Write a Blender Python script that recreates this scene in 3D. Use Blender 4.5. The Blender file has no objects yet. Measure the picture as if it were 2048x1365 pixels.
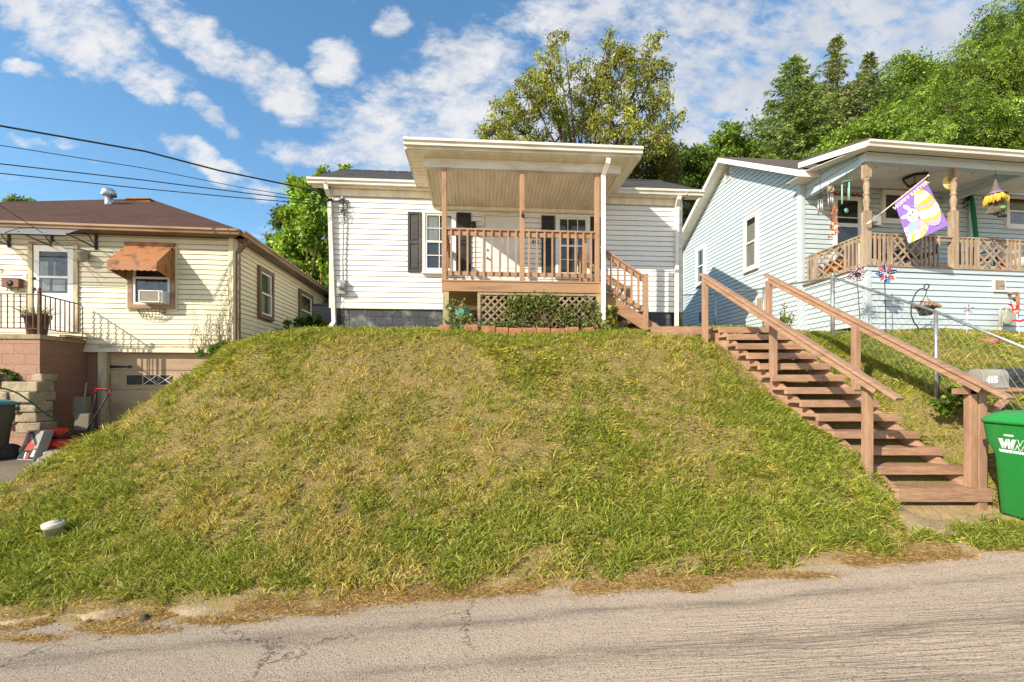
EXPO = 0.62; SKYSAT = 1.15; SKYVAL = 1.05; CLD = 4.1
import bpy, math, random
import numpy as np
from mathutils import Vector

random.seed(11)
rng = np.random.default_rng(11)
C = bpy.context.scene.collection
CX, HZ, FL = 1024.0, 770.0, 900.0          # photograph's principal column, horizon row and focal length in pixels
V = lambda *a: Vector(a)


def P(px, py, Y):
    """A point at depth Y metres on the line of sight of a photo pixel (eye level is z = 0)."""
    return Vector(((px - CX) / FL * Y, Y, (HZ - py) / FL * Y))


# ------------------------------------------------------------------ object helpers
def thing(name, label, cat, loc=(0, 0, 0), group=None):
    o = bpy.data.objects.new(name, None)
    o.empty_display_size = .2
    C.objects.link(o)
    o.location = loc
    o['label'] = label
    o['category'] = cat
    if group:
        o['group'] = group
    return o


def tag(o, label=None, cat=None, group=None, kind=None):
    if label: o['label'] = label
    if cat: o['category'] = cat
    if group: o['group'] = group
    if kind: o['kind'] = kind
    return o


def woff(p):
    v = Vector((0, 0, 0))
    while p is not None:
        v += p.location
        p = p.parent
    return v


class Frame:
    """A vertical plane: u runs along it, w points out of it (to the right of u seen from above)."""
    def __init__(s, ox, oy, ux, uy):
        l = math.hypot(ux, uy)
        s.o = Vector((ox, oy, 0)); s.u = Vector((ux / l, uy / l, 0)); s.n = Vector((uy / l, -ux / l, 0))

    def p(s, u, w, z):
        q = s.o + s.u * u + s.n * w
        q.z = z
        return q

    def px(s, px, py, w=0.0):
        """(u, z) where the sight line of a photo pixel meets the plane standing w in front of this one."""
        k = (px - CX) / FL
        u = (k * (s.o.y + w * s.n.y) - s.o.x - w * s.n.x) / (s.u.x - k * s.u.y)
        y = s.o.y + u * s.u.y + w * s.n.y
        return u, (HZ - py) / FL * y


class MB:
    def __init__(s):
        s.v = []; s.f = []; s.sm = []; s.mi = []

    def add(s, vs, fs, smooth=False, mi=0):
        b = len(s.v)
        s.v.extend(Vector(q) for q in vs)
        for f in fs:
            s.f.append([i + b for i in f]); s.sm.append(smooth); s.mi.append(mi)
        return s

    def hexa(s, q, mi=0):
        return s.add(q, [(0, 3, 2, 1), (4, 5, 6, 7), (0, 1, 5, 4), (1, 2, 6, 5), (2, 3, 7, 6), (3, 0, 4, 7)], mi=mi)

    def fbox(s, F, u0, u1, w0, w1, z0, z1, mi=0):
        return s.hexa([F.p(u0, w1, z0), F.p(u1, w1, z0), F.p(u1, w0, z0), F.p(u0, w0, z0),
                       F.p(u0, w1, z1), F.p(u1, w1, z1), F.p(u1, w0, z1), F.p(u0, w0, z1)], mi)

    def box(s, x0, x1, y0, y1, z0, z1, mi=0):
        return s.hexa([(x0, y0, z0), (x1, y0, z0), (x1, y1, z0), (x0, y1, z0), (x0, y0, z1), (x1, y0, z1), (x1, y1, z1), (x0, y1, z1)], mi)

    def beam(s, p0, p1, wd, ht, up=(0, 0, 1), mi=0):
        p0 = Vector(p0); p1 = Vector(p1)
        d = (p1 - p0).normalized(); up = Vector(up)
        sd = d.cross(up)
        if sd.length < 1e-4: sd = d.cross(Vector((0, 1, 0)))
        sd.normalize(); u = sd.cross(d).normalized()
        a = sd * wd / 2; b = u * ht / 2
        return s.hexa([p0 - a - b, p0 + a - b, p1 + a - b, p1 - a - b, p0 - a + b, p0 + a + b, p1 + a + b, p1 - a + b], mi)

    def quad(s, a, b, c, d, mi=0):
        return s.add([a, b, c, d], [(0, 1, 2, 3)], mi=mi)

    def prism(s, pts, off, mi=0):
        n = len(pts); off = Vector(off); pts = [Vector(p) for p in pts]
        fs = [tuple(range(n - 1, -1, -1)), tuple(range(n, 2 * n))] + [(i, (i + 1) % n, n + (i + 1) % n, n + i) for i in range(n)]
        return s.add(pts + [p + off for p in pts], fs, mi=mi)

    def tube(s, pts, r, n=8, cap=True, smooth=True, mi=0):
        pts = [Vector(p) for p in pts]
        rs = r if isinstance(r, (list, tuple)) else [r] * len(pts)
        vs = []; ref = None
        for i, p in enumerate(pts):
            d = (pts[min(i + 1, len(pts) - 1)] - pts[max(i - 1, 0)])
            d = d.normalized() if d.length > 1e-9 else Vector((0, 0, 1))
            if ref is None:
                ref = d.orthogonal().normalized()
            ref = (ref - d * ref.dot(d))
            ref = ref.normalized() if ref.length > 1e-6 else d.orthogonal().normalized()
            b = d.cross(ref)
            for k in range(n):
                t = 2 * math.pi * k / n
                vs.append(p + (ref * math.cos(t) + b * math.sin(t)) * rs[i])
        fs = [(i * n + k, i * n + (k + 1) % n, (i + 1) * n + (k + 1) % n, (i + 1) * n + k) for i in range(len(pts) - 1) for k in range(n)]
        s.add(vs, fs, smooth, mi)
        if cap:
            b = len(s.v) - len(vs); m = len(pts) - 1
            s.f.append([b + k for k in range(n - 1, -1, -1)]); s.f.append([b + m * n + k for k in range(n)])
            s.sm += [False, False]; s.mi += [mi, mi]
        return s

    def lathe(s, c, prof, n=16, ax=(0, 0, 1), smooth=True, mi=0):
        """prof: (radius, height along ax) pairs."""
        c = Vector(c); ax = Vector(ax).normalized()
        a = ax.orthogonal().normalized(); b = ax.cross(a)
        vs = [c + ax * h + (a * math.cos(2 * math.pi * k / n) + b * math.sin(2 * math.pi * k / n)) * r for r, h in prof for k in range(n)]
        fs = [(i * n + k, i * n + (k + 1) % n, (i + 1) * n + (k + 1) % n, (i + 1) * n + k) for i in range(len(prof) - 1) for k in range(n)]
        fs += [tuple(range(n - 1, -1, -1)), tuple((len(prof) - 1) * n + k for k in range(n))]
        return s.add(vs, fs, smooth, mi)

    def ball(s, c, rx, ry=None, rz=None, n=12, m=8, mi=0):
        ry = ry or rx; rz = rz or rx; c = Vector(c)
        vs = []
        for i in range(m + 1):
            t = math.pi * i / m
            for k in range(n):
                q = 2 * math.pi * k / n
                vs.append(c + Vector((rx * math.sin(t) * math.cos(q), ry * math.sin(t) * math.sin(q), rz * math.cos(t))))
        fs = [(i * n + k, (i + 1) * n + k, (i + 1) * n + (k + 1) % n, i * n + (k + 1) % n) for i in range(m) for k in range(n)]
        return s.add(vs, fs, True, mi)

    def build(s, name, mat, parent=None, label=None, bevel=0):
        me = bpy.data.meshes.new(name)
        if parent is not None:
            off = woff(parent); loc = Vector((0, 0, 0))
        else:
            xs = [q.x for q in s.v]; ys = [q.y for q in s.v]; zs = [q.z for q in s.v]
            off = Vector(((min(xs) + max(xs)) / 2, (min(ys) + max(ys)) / 2, min(zs))); loc = off
        me.from_pydata([q - off for q in s.v], [], s.f)
        me.polygons.foreach_set('use_smooth', s.sm)
        me.polygons.foreach_set('material_index', s.mi)
        for m in (mat if isinstance(mat, (list, tuple)) else [mat]):
            me.materials.append(m)
        me.update()
        o = bpy.data.objects.new(name, me)
        C.objects.link(o)
        o.location = loc
        if parent is not None: o.parent = parent
        if label: o['label'] = label
        if bevel:
            b = o.modifiers.new('bevel', 'BEVEL'); b.width = bevel; b.segments = 2; b.limit_method = 'ANGLE'; b.angle_limit = .6
        return o


def npmesh(name, vs, faces, mat, parent=None, cols=None, smooth=False):
    """faces: list of int arrays (M, k)."""
    me = bpy.data.meshes.new(name)
    off = np.array(woff(parent)) if parent is not None else np.array([vs[:, 0].mean(), vs[:, 1].mean(), vs[:, 2].min()])
    me.vertices.add(len(vs)); me.vertices.foreach_set('co', (vs - off).astype(np.float32).ravel())
    tot = sum(f.size for f in faces); npol = sum(len(f) for f in faces)
    me.loops.add(tot); me.polygons.add(npol)
    me.loops.foreach_set('vertex_index', np.concatenate([f.ravel() for f in faces]).astype(np.int32))
    lens = np.concatenate([np.full(len(f), f.shape[1]) for f in faces])
    me.polygons.foreach_set('loop_start', (np.cumsum(lens) - lens).astype(np.int32))
    if smooth: me.polygons.foreach_set('use_smooth', np.ones(npol, dtype=bool))
    me.update(calc_edges=True)
    if cols is not None:
        a = me.color_attributes.new('lc', 'FLOAT_COLOR', 'POINT')
        c4 = np.ones((len(vs), 4), np.float32); c4[:, :3] = cols
        a.data.foreach_set('color', c4.ravel())
    me.materials.append(mat)
    o = bpy.data.objects.new(name, me); C.objects.link(o)
    if parent is None: o.location = off
    else: o.parent = parent
    return o


def text(mb, s, o, u, v, size, bold=0.0, ext=.002, align='CENTER', mi=0, sx=1.0):
    """Raised lettering added to a mesh builder: baseline centre o, reading direction u, up v."""
    cu = bpy.data.curves.new('lettering', 'FONT')
    cu.body = s; cu.size = size; cu.align_x = align; cu.offset = bold; cu.extrude = ext; cu.resolution_u = 3
    ob = bpy.data.objects.new('lettering', cu); C.objects.link(ob)
    dg = bpy.context.evaluated_depsgraph_get(); dg.update()
    me = bpy.data.meshes.new_from_object(ob.evaluated_get(dg))
    u = Vector(u).normalized(); v = Vector(v); v = (v - u * v.dot(u)).normalized(); n = u.cross(v); o = Vector(o)
    mb.add([o + u * q.co.x * sx + v * q.co.y + n * q.co.z for q in me.vertices], [tuple(p.vertices) for p in me.polygons], mi=mi)
    bpy.data.objects.remove(ob); bpy.data.curves.remove(cu); bpy.data.meshes.remove(me)


# ------------------------------------------------------------------ materials
class NT:
    def __init__(s, name):
        s.m = bpy.data.materials.new(name); s.m.use_nodes = True
        s.t = s.m.node_tree; s.t.nodes.clear()
        s.out = s.n('ShaderNodeOutputMaterial')

    def n(s, kind, **kw):
        q = s.t.nodes.new(kind)
        for k, v in kw.items():
            if k.startswith('i_'):
                key = k[2:].replace('_', ' ')
                q.inputs[int(key) if key.isdigit() else key].default_value = v
            else: setattr(q, k, v)
        return q

    def l(s, a, b): s.t.links.new(a, b)

    def pos(s, scale=(1, 1, 1), axes=None):
        g = s.n('ShaderNodeNewGeometry')
        src = g.outputs['Position']
        if axes:
            sp = s.n('ShaderNodeSeparateXYZ'); s.l(src, sp.inputs[0]); cb = s.n('ShaderNodeCombineXYZ')
            for i, a in enumerate(axes): s.l(sp.outputs['xyz'.index(a)], cb.inputs[i])
            src = cb.outputs[0]
        mp = s.n('ShaderNodeMapping'); mp.inputs['Scale'].default_value = scale
        s.l(src, mp.inputs[0])
        return mp.outputs[0]

    def noise(s, vec, sc, det=4., rough=.55, dist=0.):
        q = s.n('ShaderNodeTexNoise'); q.inputs['Scale'].default_value = sc; q.inputs['Detail'].default_value = det
        q.inputs['Roughness'].default_value = rough; q.inputs['Distortion'].default_value = dist
        s.l(vec, q.inputs['Vector'])
        return q.outputs['Fac']

    def rng(s, fac, a, b, c=0., d=1.):
        q = s.n('ShaderNodeMapRange'); q.inputs[1].default_value = a; q.inputs[2].default_value = b
        q.inputs[3].default_value = c; q.inputs[4].default_value = d
        s.l(fac, q.inputs[0]); return q.outputs[0]

    def mixc(s, fac, a, b, mode='MIX'):
        q = s.n('ShaderNodeMix', data_type='RGBA', blend_type=mode)
        for sock, val in ((q.inputs[0], fac), (q.inputs[6], a), (q.inputs[7], b)):
            if hasattr(val, 'links'): s.l(val, sock)
            else: sock.default_value = val if not isinstance(val, tuple) else (*val, 1)[:4]
        return q.outputs[2]

    def math(s, op, a, b=0.):
        q = s.n('ShaderNodeMath', operation=op)
        for i, val in enumerate((a, b)):
            if hasattr(val, 'links'): s.l(val, q.inputs[i])
            else: q.inputs[i].default_value = val
        return q.outputs[0]

    def bsdf(s, col, rough=.6, metal=0., spec=.35, bump=None, bstr=.3, bdist=.01):
        b = s.n('ShaderNodeBsdfPrincipled')
        for key, val in (('Base Color', col), ('Roughness', rough), ('Metallic', metal)):
            if hasattr(val, 'links'): s.l(val, b.inputs[key])
            else: b.inputs[key].default_value = (*val, 1)[:4] if isinstance(val, tuple) else val
        b.inputs['Specular IOR Level'].default_value = spec
        if bump is not None:
            bp = s.n('ShaderNodeBump'); bp.inputs['Strength'].default_value = bstr; bp.inputs['Distance'].default_value = bdist
            s.l(bump, bp.inputs['Height']); s.l(bp.outputs[0], b.inputs['Normal'])
        return b

    def done(s, sh):
        s.l(sh.outputs[0] if hasattr(sh, 'outputs') else sh, s.out.inputs[0]); return s.m


def mat(name, c, c2=None, sc=3., r=.6, bump=0., bsc=60., metal=0., spec=.3, stretch=(1, 1, 1), lo=.4, hi=.65, fine=.12, fsc=45., bdist=.008):
    """Base colour c worn towards c2 by noise, plus fine-grained variation."""
    t = NT(name)
    if c2 is None: c2 = tuple(x * .82 for x in c)
    v = t.pos(stretch)
    col = t.mixc(t.rng(t.noise(v, sc, 5.), lo, hi), c, c2)
    if fine:
        f = t.rng(t.noise(v, fsc, 3.), .3, .7, 1 - fine, 1 + fine)
        cb = t.n('ShaderNodeCombineColor')
        for i in range(3): t.l(f, cb.inputs[i])
        col = t.mixc(1., col, cb.outputs[0], 'MULTIPLY')
    bh = t.noise(v, bsc, 4.) if bump else None
    return t.done(t.bsdf(col, r, metal, spec, bh, bump, bdist))


def brickmat(name, c, c2, mortar, axes, bw, bh, msz=.012, r=.8, off=.5, wear=None, bumpd=.01, wsc=1.5, lo=.45, hi=.7):
    t = NT(name)
    v = t.pos((1, 1, 1), axes)
    b = t.n('ShaderNodeTexBrick')
    b.inputs['Scale'].default_value = 1.; b.inputs['Brick Width'].default_value = bw; b.inputs['Row Height'].default_value = bh
    b.inputs['Mortar Size'].default_value = msz; b.inputs['Mortar Smooth'].default_value = .3; b.offset = off
    b.inputs['Color1'].default_value = (*c, 1); b.inputs['Color2'].default_value = (*c2, 1); b.inputs['Mortar'].default_value = (*mortar, 1)
    nz = t.noise(t.pos(), 9., 3.)
    vv = t.n('ShaderNodeVectorMath', operation='ADD'); sc = t.n('ShaderNodeVectorMath', operation='SCALE'); sc.inputs['Scale'].default_value = .012
    cb = t.n('ShaderNodeCombineXYZ'); t.l(nz, cb.inputs[0]); t.l(nz, cb.inputs[1]); t.l(cb.outputs[0], sc.inputs[0])
    t.l(v, vv.inputs[0]); t.l(sc.outputs[0], vv.inputs[1]); t.l(vv.outputs[0], b.inputs['Vector'])
    col = b.outputs['Color']
    if wear: col = t.mixc(t.rng(t.noise(t.pos(), wsc, 6., .65), lo, hi), col, wear)
    f = t.rng(t.noise(t.pos(), 30., 4.), .3, .7, .82, 1.15)
    g = t.n('ShaderNodeCombineColor')
    for i in range(3): t.l(f, g.inputs[i])
    col = t.mixc(1., col, g.outputs[0], 'MULTIPLY')
    h = t.math('ADD', t.math('MULTIPLY', t.math('SUBTRACT', 1., b.outputs['Fac']), 1.), t.math('MULTIPLY', t.noise(t.pos(), 60.), .5))
    return t.done(t.bsdf(col, r, 0, .2, h, .6, bumpd))


def leafmat(name, rough=.45, trans=.35):
    t = NT(name)
    a = t.n('ShaderNodeAttribute', attribute_name='lc')
    b = t.bsdf(a.outputs['Color'], rough, 0, .25)
    tr = t.n('ShaderNodeBsdfTranslucent'); t.l(t.mixc(1., a.outputs['Color'], (1.25, 1.2, .6), 'MULTIPLY'), tr.inputs[0])
    mx = t.n('ShaderNodeMixShader'); mx.inputs[0].default_value = trans
    t.l(b.outputs[0], mx.inputs[1]); t.l(tr.outputs[0], mx.inputs[2])
    return t.done(mx)


def glassmat(name, tint=(.75, .8, .8), refl=.12):
    t = NT(name)
    tr = t.n('ShaderNodeBsdfTransparent'); tr.inputs[0].default_value = (*tint, 1)
    gl = t.n('ShaderNodeBsdfGlossy'); gl.inputs['Roughness'].default_value = .02
    lw = t.n('ShaderNodeLayerWeight'); lw.inputs[0].default_value = .5        # same from both faces, so light gets out again
    fr = t.math('MULTIPLY', t.math('POWER', lw.outputs['Facing'], 4.), .7)
    wob = t.n('ShaderNodeBump'); wob.inputs['Strength'].default_value = .04; wob.inputs['Distance'].default_value = .02
    t.l(t.noise(t.pos(), 3., 2.), wob.inputs['Height']); t.l(wob.outputs[0], gl.inputs['Normal'])
    mx = t.n('ShaderNodeMixShader'); t.l(t.math('ADD', fr, refl + .04), mx.inputs[0])
    t.l(tr.outputs[0], mx.inputs[1]); t.l(gl.outputs[0], mx.inputs[2])
    return t.done(mx)


def polymat(name):
    t = NT(name)
    tr = t.n('ShaderNodeBsdfTransparent'); tr.inputs[0].default_value = (.8, .82, .86, 1)
    d = t.n('ShaderNodeBsdfTranslucent'); d.inputs[0].default_value = (.72, .74, .80, 1)
    b = t.bsdf((.62, .64, .70), .25, 0, .5)
    m1 = t.n('ShaderNodeMixShader'); m1.inputs[0].default_value = .5; t.l(d.outputs[0], m1.inputs[1]); t.l(b.outputs[0], m1.inputs[2])
    m2 = t.n('ShaderNodeMixShader'); m2.inputs[0].default_value = .62; t.l(tr.outputs[0], m2.inputs[1]); t.l(m1.outputs[0], m2.inputs[2])
    return t.done(m2)


def sidingmat(name, c, c2, dirt):
    """Vinyl siding: faint panel-to-panel variation and grime that runs down the boards."""
    t = NT(name)
    col = t.mixc(t.rng(t.noise(t.pos((.5, .5, 8.)), 1.2, 3.), .4, .65), c, c2)
    col = t.mixc(t.rng(t.noise(t.pos((6., 6., .7)), 1.1, 6., .65), .55, .9, 0., .35), col, dirt)
    col = t.mixc(t.rng(t.noise(t.pos(), 2.2, 6., .7), .6, .8, 0., .25), col, dirt)
    return t.done(t.bsdf(col, .45, 0, .35, t.noise(t.pos((.6, .6, 12.)), 6., 3.), .15, .004))


M = {}
M['white_side'] = sidingmat('white vinyl', (.80, .79, .755), (.74, .725, .68), (.44, .40, .32))
M['yellow_side'] = sidingmat('cream vinyl', (.74, .67, .475), (.68, .61, .42), (.36, .30, .19))
M['blue_side'] = sidingmat('pale blue vinyl', (.515, .60, .64), (.465, .55, .59), (.33, .36, .34))
M['white'] = mat('white trim', (.78, .77, .74), (.62, .59, .52), 2.5, .45, lo=.5, hi=.85, fine=.05)
M['white_dirty'] = mat('weathered white trim', (.72, .69, .62), (.42, .37, .28), 2.2, .55, lo=.45, hi=.8, stretch=(1, 1, 3))
M['gutter'] = mat('gutter white', (.72, .69, .63), (.38, .33, .26), 1.3, .4, lo=.5, hi=.85, stretch=(1, 1, 6), fine=.06)
M['soffit'] = mat('soffit cream', (.86, .80, .67), (.70, .62, .47), 1.6, .6, lo=.4, hi=.75, stretch=(5, 1, 1))
M['porch_wood'] = mat('brown stained wood', (.375, .23, .14), (.26, .155, .09), 1.6, .6, .35, 30., stretch=(1, 1, 1), lo=.45, hi=.75, fine=.14, fsc=26)
M['porch_wood_dark'] = mat('porch board stain', (.385, .225, .125), (.19, .105, .06), 1.0, .6, .4, 30., stretch=(.7, 3, 9), lo=.5, hi=.75)
M['stair_wood'] = mat('clay brown paint on wood', (.385, .232, .148), (.26, .155, .10), 2.0, .55, .5, 30., stretch=(.8, 1, 6), lo=.42, hi=.74, fine=.2, fsc=9)
M['post_wood'] = mat('clay brown paint on posts', (.385, .232, .148), (.27, .16, .105), 2.0, .55, .4, 30., stretch=(6, 6, .7), lo=.42, hi=.74, fine=.14, fsc=9)
M['old_wood'] = mat('bare grey wood', (.42, .33, .24), (.24, .17, .11), 3., .85, .5, 40., stretch=(4, 4, .6), lo=.35, hi=.7, fine=.2)
M['lattice'] = mat('weathered lattice', (.36, .28, .18), (.22, .17, .10), 5., .85, .4, 40., fine=.2)
M['mossy'] = mat('mossy timber', (.30, .28, .15), (.42, .34, .20), 4., .9, .5, 30., stretch=(3, 3, .8))
M['shutter'] = mat('charcoal shutter', (.060, .055, .050), (.085, .08, .075), 3., .45, fine=.08)
M['shutter_black'] = mat('black shutter', (.022, .024, .023), (.035, .035, .034), 3., .45, fine=.08)
M['black'] = mat('black metal', (.018, .018, .018), (.03, .028, .026), 4., .4, fine=.1)
M['rail_iron'] = mat('rusty iron', (.10, .055, .04), (.16, .08, .05), 12., .7, fine=.2)
M['brown_trim'] = mat('brown aluminium', (.18, .115, .075), (.12, .075, .05), 2., .45, fine=.06)
M['brown_gutter'] = mat('tan brown gutter', (.34, .215, .125), (.20, .12, .07), 1.5, .4, stretch=(1, 1, 5), fine=.06)
M['awning'] = mat('rust awning', (.37, .165, .070), (.13, .065, .035), 5.5, .6, .2, 30., lo=.50, hi=.68, fine=.14)
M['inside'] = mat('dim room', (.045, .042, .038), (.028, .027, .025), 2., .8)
M['curtain'] = mat('net curtain', (.42, .40, .35), (.28, .27, .24), 3., .9, stretch=(14, 14, .6), lo=.35, hi=.65)
M['curtain_green'] = mat('green curtain', (.20, .25, .10), (.08, .10, .05), 3., .9, stretch=(14, 14, .6), lo=.35, hi=.65)
M['glass'] = glassmat('window glass', (.75, .8, .8), .07)
M['glass_dark'] = glassmat('dark screen glass', (.32, .33, .33), .06)
M['poly'] = polymat('clear grey polycarbonate')
M['steel'] = mat('galvanised steel', (.50, .50, .49), (.33, .33, .32), 14., .38, metal=.75, fine=.12)
M['grey_box'] = mat('grey enamel', (.34, .33, .30), (.26, .25, .22), 5., .5, fine=.06)
M['door_white'] = mat('white door paint', (.74, .74, .73), (.66, .65, .62), 2., .4, fine=.03)
M['garage'] = mat('tan garage paint', (.45, .32, .20), (.34, .24, .15), 1.8, .55, stretch=(1, 1, 3), fine=.06)
M['jamb'] = mat('old cream jamb', (.58, .50, .32), (.33, .26, .16), 3., .7, .2, 30., stretch=(3, 3, .6))
M['concrete'] = mat('concrete', (.44, .40, .33), (.28, .25, .20), 2.5, .9, .5, 40., fine=.2)
M['stone'] = mat('rough stone', (.40, .33, .23), (.22, .18, .12), 3.5, .9, .9, 22., fine=.22, bdist=.02)
M['edging'] = mat('red edging block', (.45, .19, .10), (.30, .14, .09), 9., .9, 1., 40., fine=.3, bdist=.015)
M['found'] = brickmat('painted block footing', (.055, .062, .070), (.066, .072, .08), (.03, .034, .04), 'xzy', .41, .205, .008, .42, wear=(.30, .30, .295), wsc=1.7, lo=.49, hi=.68, bumpd=.006)
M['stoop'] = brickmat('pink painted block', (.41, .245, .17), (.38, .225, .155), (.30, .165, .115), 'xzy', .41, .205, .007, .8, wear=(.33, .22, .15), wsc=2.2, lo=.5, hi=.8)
M['stoop_side_shade'] = brickmat('pink painted block with shade', (.26, .15, .105), (.235, .135, .095), (.26, .14, .095), 'yzx', .41, .205, .007, .8, wear=(.28, .18, .12), wsc=2.2, lo=.5, hi=.8)  # stoop block paint darkened; the side's shade is put into the colour
M['roof_dark'] = brickmat('charcoal shingles', (.055, .052, .052), (.085, .08, .078), (.02, .02, .02), 'xyz', .30, .13, .006, .9, bumpd=.006)
M['roof_brown'] = brickmat('brown shingles', (.085, .043, .028), (.105, .054, .034), (.035, .02, .014), 'xyz', .30, .13, .006, .9, bumpd=.006, wear=(.06, .035, .025))
M['roof_grey'] = brickmat('grey brown shingles', (.10, .085, .07), (.13, .11, .09), (.05, .04, .035), 'xyz', .30, .13, .006, .9)
M['cable'] = mat('cable rubber', (.015, .015, .016), None, 4., .6)
M['bin_green'] = mat('green bin plastic', (.014, .225, .042), (.055, .20, .06), 3.5, .42, .08, 60., spec=.45, fine=.08, lo=.5, hi=.8, stretch=(1, 1, .5))
M['bin_lid'] = mat('green lid plastic', (.020, .30, .065), (.07, .26, .09), 3.5, .4, .08, 60., spec=.45, fine=.08, lo=.5, hi=.8)
M['bin_brown'] = mat('dark olive bin plastic', (.075, .065, .042), (.055, .048, .032), 3., .5, fine=.06)
M['teal'] = mat('teal lid plastic', (.05, .22, .22), (.04, .15, .16), 4., .4)
M['print_white'] = mat('white print', (.82, .82, .82), (.74, .74, .74), 8., .5, fine=.04)
M['mailbox'] = mat('faded black plastic', (.25, .235, .215), (.36, .335, .31), 3., .5, .1, 60., lo=.4, hi=.8, fine=.1)
M['mailbox_door'] = mat('dark plastic door', (.035, .035, .036), (.06, .06, .06), 4., .45)
M['red'] = mat('red enamel', (.55, .02, .012), (.42, .02, .012), 4., .35, fine=.05)
M['rubber'] = mat('tyre rubber', (.02, .02, .02), (.035, .033, .03), 6., .8)
M['hose'] = mat('green hose rubber', (.02, .16, .06), None, 4., .45)
M['pipe'] = mat('old white pipe', (.66, .62, .52), (.45, .40, .30), 6., .6, fine=.1)
M['terra'] = mat('brown planter', (.13, .075, .05), (.08, .05, .035), 5., .6)
M['bark'] = mat('bark', (.14, .11, .08), (.07, .055, .04), 9., .9, .8, 30., stretch=(3, 3, .7), fine=.25, bdist=.02)
M['twig'] = mat('dry twigs', (.26, .20, .12), (.16, .12, .07), 9., .9)
M['straw'] = mat('dry straw', (.42, .27, .11), (.30, .19, .08), 12., .9, fine=.25)
M['leaf'] = leafmat('leaves', .45, .34)
M['needle'] = leafmat('needles', .6, .3)
M['blade'] = leafmat('grass blades', .5, .3)
M['cardboard'] = mat('grey carton', (.27, .25, .23), (.20, .19, .18), 5., .7)
M['orange'] = mat('orange', (.60, .16, .03), (.45, .11, .02), 9., .6)
M['timber'] = mat('broom handle', (.46, .30, .16), None, 4., .7)
M['verdigris'] = mat('green enamel', (.16, .42, .32), (.12, .34, .27), 5., .4)
M['alu'] = mat('aluminium', (.62, .62, .64), (.5, .5, .52), 5., .3, metal=.8)
M['rust'] = mat('rusted pipe', (.34, .16, .06), (.22, .10, .04), 9., .8, fine=.2)
M['us_blue'] = mat('navy foil', (.02, .08, .26), None, 5., .35)
M['us_white'] = mat('white foil', (.75, .74, .72), None, 5., .4, fine=.03)
M['us_red'] = mat('red foil', (.55, .03, .04), None, 5., .35)
M['lilac_foil'] = mat('lilac foil', (.32, .30, .52), (.5, .48, .62), 7., .3, metal=.4)
M['yellow_foil'] = mat('yellow', (.70, .48, .08), None, 5., .5)
M['moon'] = mat('pale yellow', (.68, .55, .22), (.58, .44, .15), 6., .6)


def flat(name, c, r=.8):
    if name not in M: M[name] = mat(name, c, tuple(x * .88 for x in c), 6., r, fine=.06)
    return M[name]
# ------------------------------------------------------------------ camera, sun, sky
cam = bpy.data.cameras.new('camera'); camo = bpy.data.objects.new('camera', cam); C.objects.link(camo)
cam.sensor_width = 36; cam.lens = FL / 2048 * 36; cam.shift_y = (HZ - 682.5) / 2048; cam.clip_end = 2000; cam.clip_start = .05
camo.rotation_euler = (math.pi / 2, 0, 0)
bpy.context.scene.camera = camo
vs_ = bpy.context.scene.view_settings
vs_.view_transform = 'Standard'; vs_.look = 'None'; vs_.exposure = EXPO; vs_.gamma = 1

SUN = Vector((-1.21, -1.09, .92)).normalized()          # towards the sun: low behind the camera's left shoulder
sl = bpy.data.lights.new('sun', 'SUN'); sl.energy = 4.6; sl.angle = math.radians(.5); sl.color = (1., .885, .71)
so = bpy.data.objects.new('sun', sl); C.objects.link(so); so.rotation_euler = (-SUN).to_track_quat('-Z', 'Y').to_euler(); so.location = SUN * 60

w = bpy.data.worlds.new('World'); bpy.context.scene.world = w; w.use_nodes = True
nt = w.node_tree; nt.nodes.clear()
N_ = lambda k, **kw: (lambda q: ([setattr(q, a, b) for a, b in kw.items()], q)[1])(nt.nodes.new(k))
L_ = nt.links.new
out = N_('ShaderNodeOutputWorld'); bg = N_('ShaderNodeBackground'); L_(bg.outputs[0], out.inputs[0])
sky = N_('ShaderNodeTexSky', sky_type='NISHITA'); sky.sun_disc = False
sky.sun_elevation = math.asin(SUN.z); sky.sun_rotation = math.atan2(SUN.x, SUN.y)
sky.air_density = 1.0; sky.dust_density = .6; sky.ozone_density = 2.2; sky.altitude = 250
tc = N_('ShaderNodeTexCoord')


def m_(op, a, b=0., clamp=False):
    q = N_('ShaderNodeMath', operation=op, use_clamp=clamp)
    for i, v in enumerate((a, b)):
        if hasattr(v, 'links'): L_(v, q.inputs[i])
        else: q.inputs[i].default_value = v
    return q.outputs[0]


def ramp_(fac, a, b, c=0., d=1.):
    q = N_('ShaderNodeMapRange', interpolation_type='SMOOTHSTEP'); L_(fac, q.inputs[0])
    for i, v in enumerate((a, b, c, d)): q.inputs[i + 1].default_value = v
    return q.outputs[0]


sp = N_('ShaderNodeSeparateXYZ'); L_(tc.outputs['Generated'], sp.inputs[0])
den = m_('MAXIMUM', m_('ADD', sp.outputs[2], .06), .05)
cxn = m_('DIVIDE', sp.outputs[0], den); cyn = m_('DIVIDE', sp.outputs[1], den)      # position on a high cloud sheet
# tangent-plane direction used to set where the cloud banks lie
ta = m_('DIVIDE', sp.outputs[0], m_('MAXIMUM', sp.outputs[1], .05)); tb = m_('DIVIDE', sp.outputs[2], m_('MAXIMUM', sp.outputs[1], .05))
cb = N_('ShaderNodeCombineXYZ'); L_(cxn, cb.inputs[0]); L_(cyn, cb.inputs[1])


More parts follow.
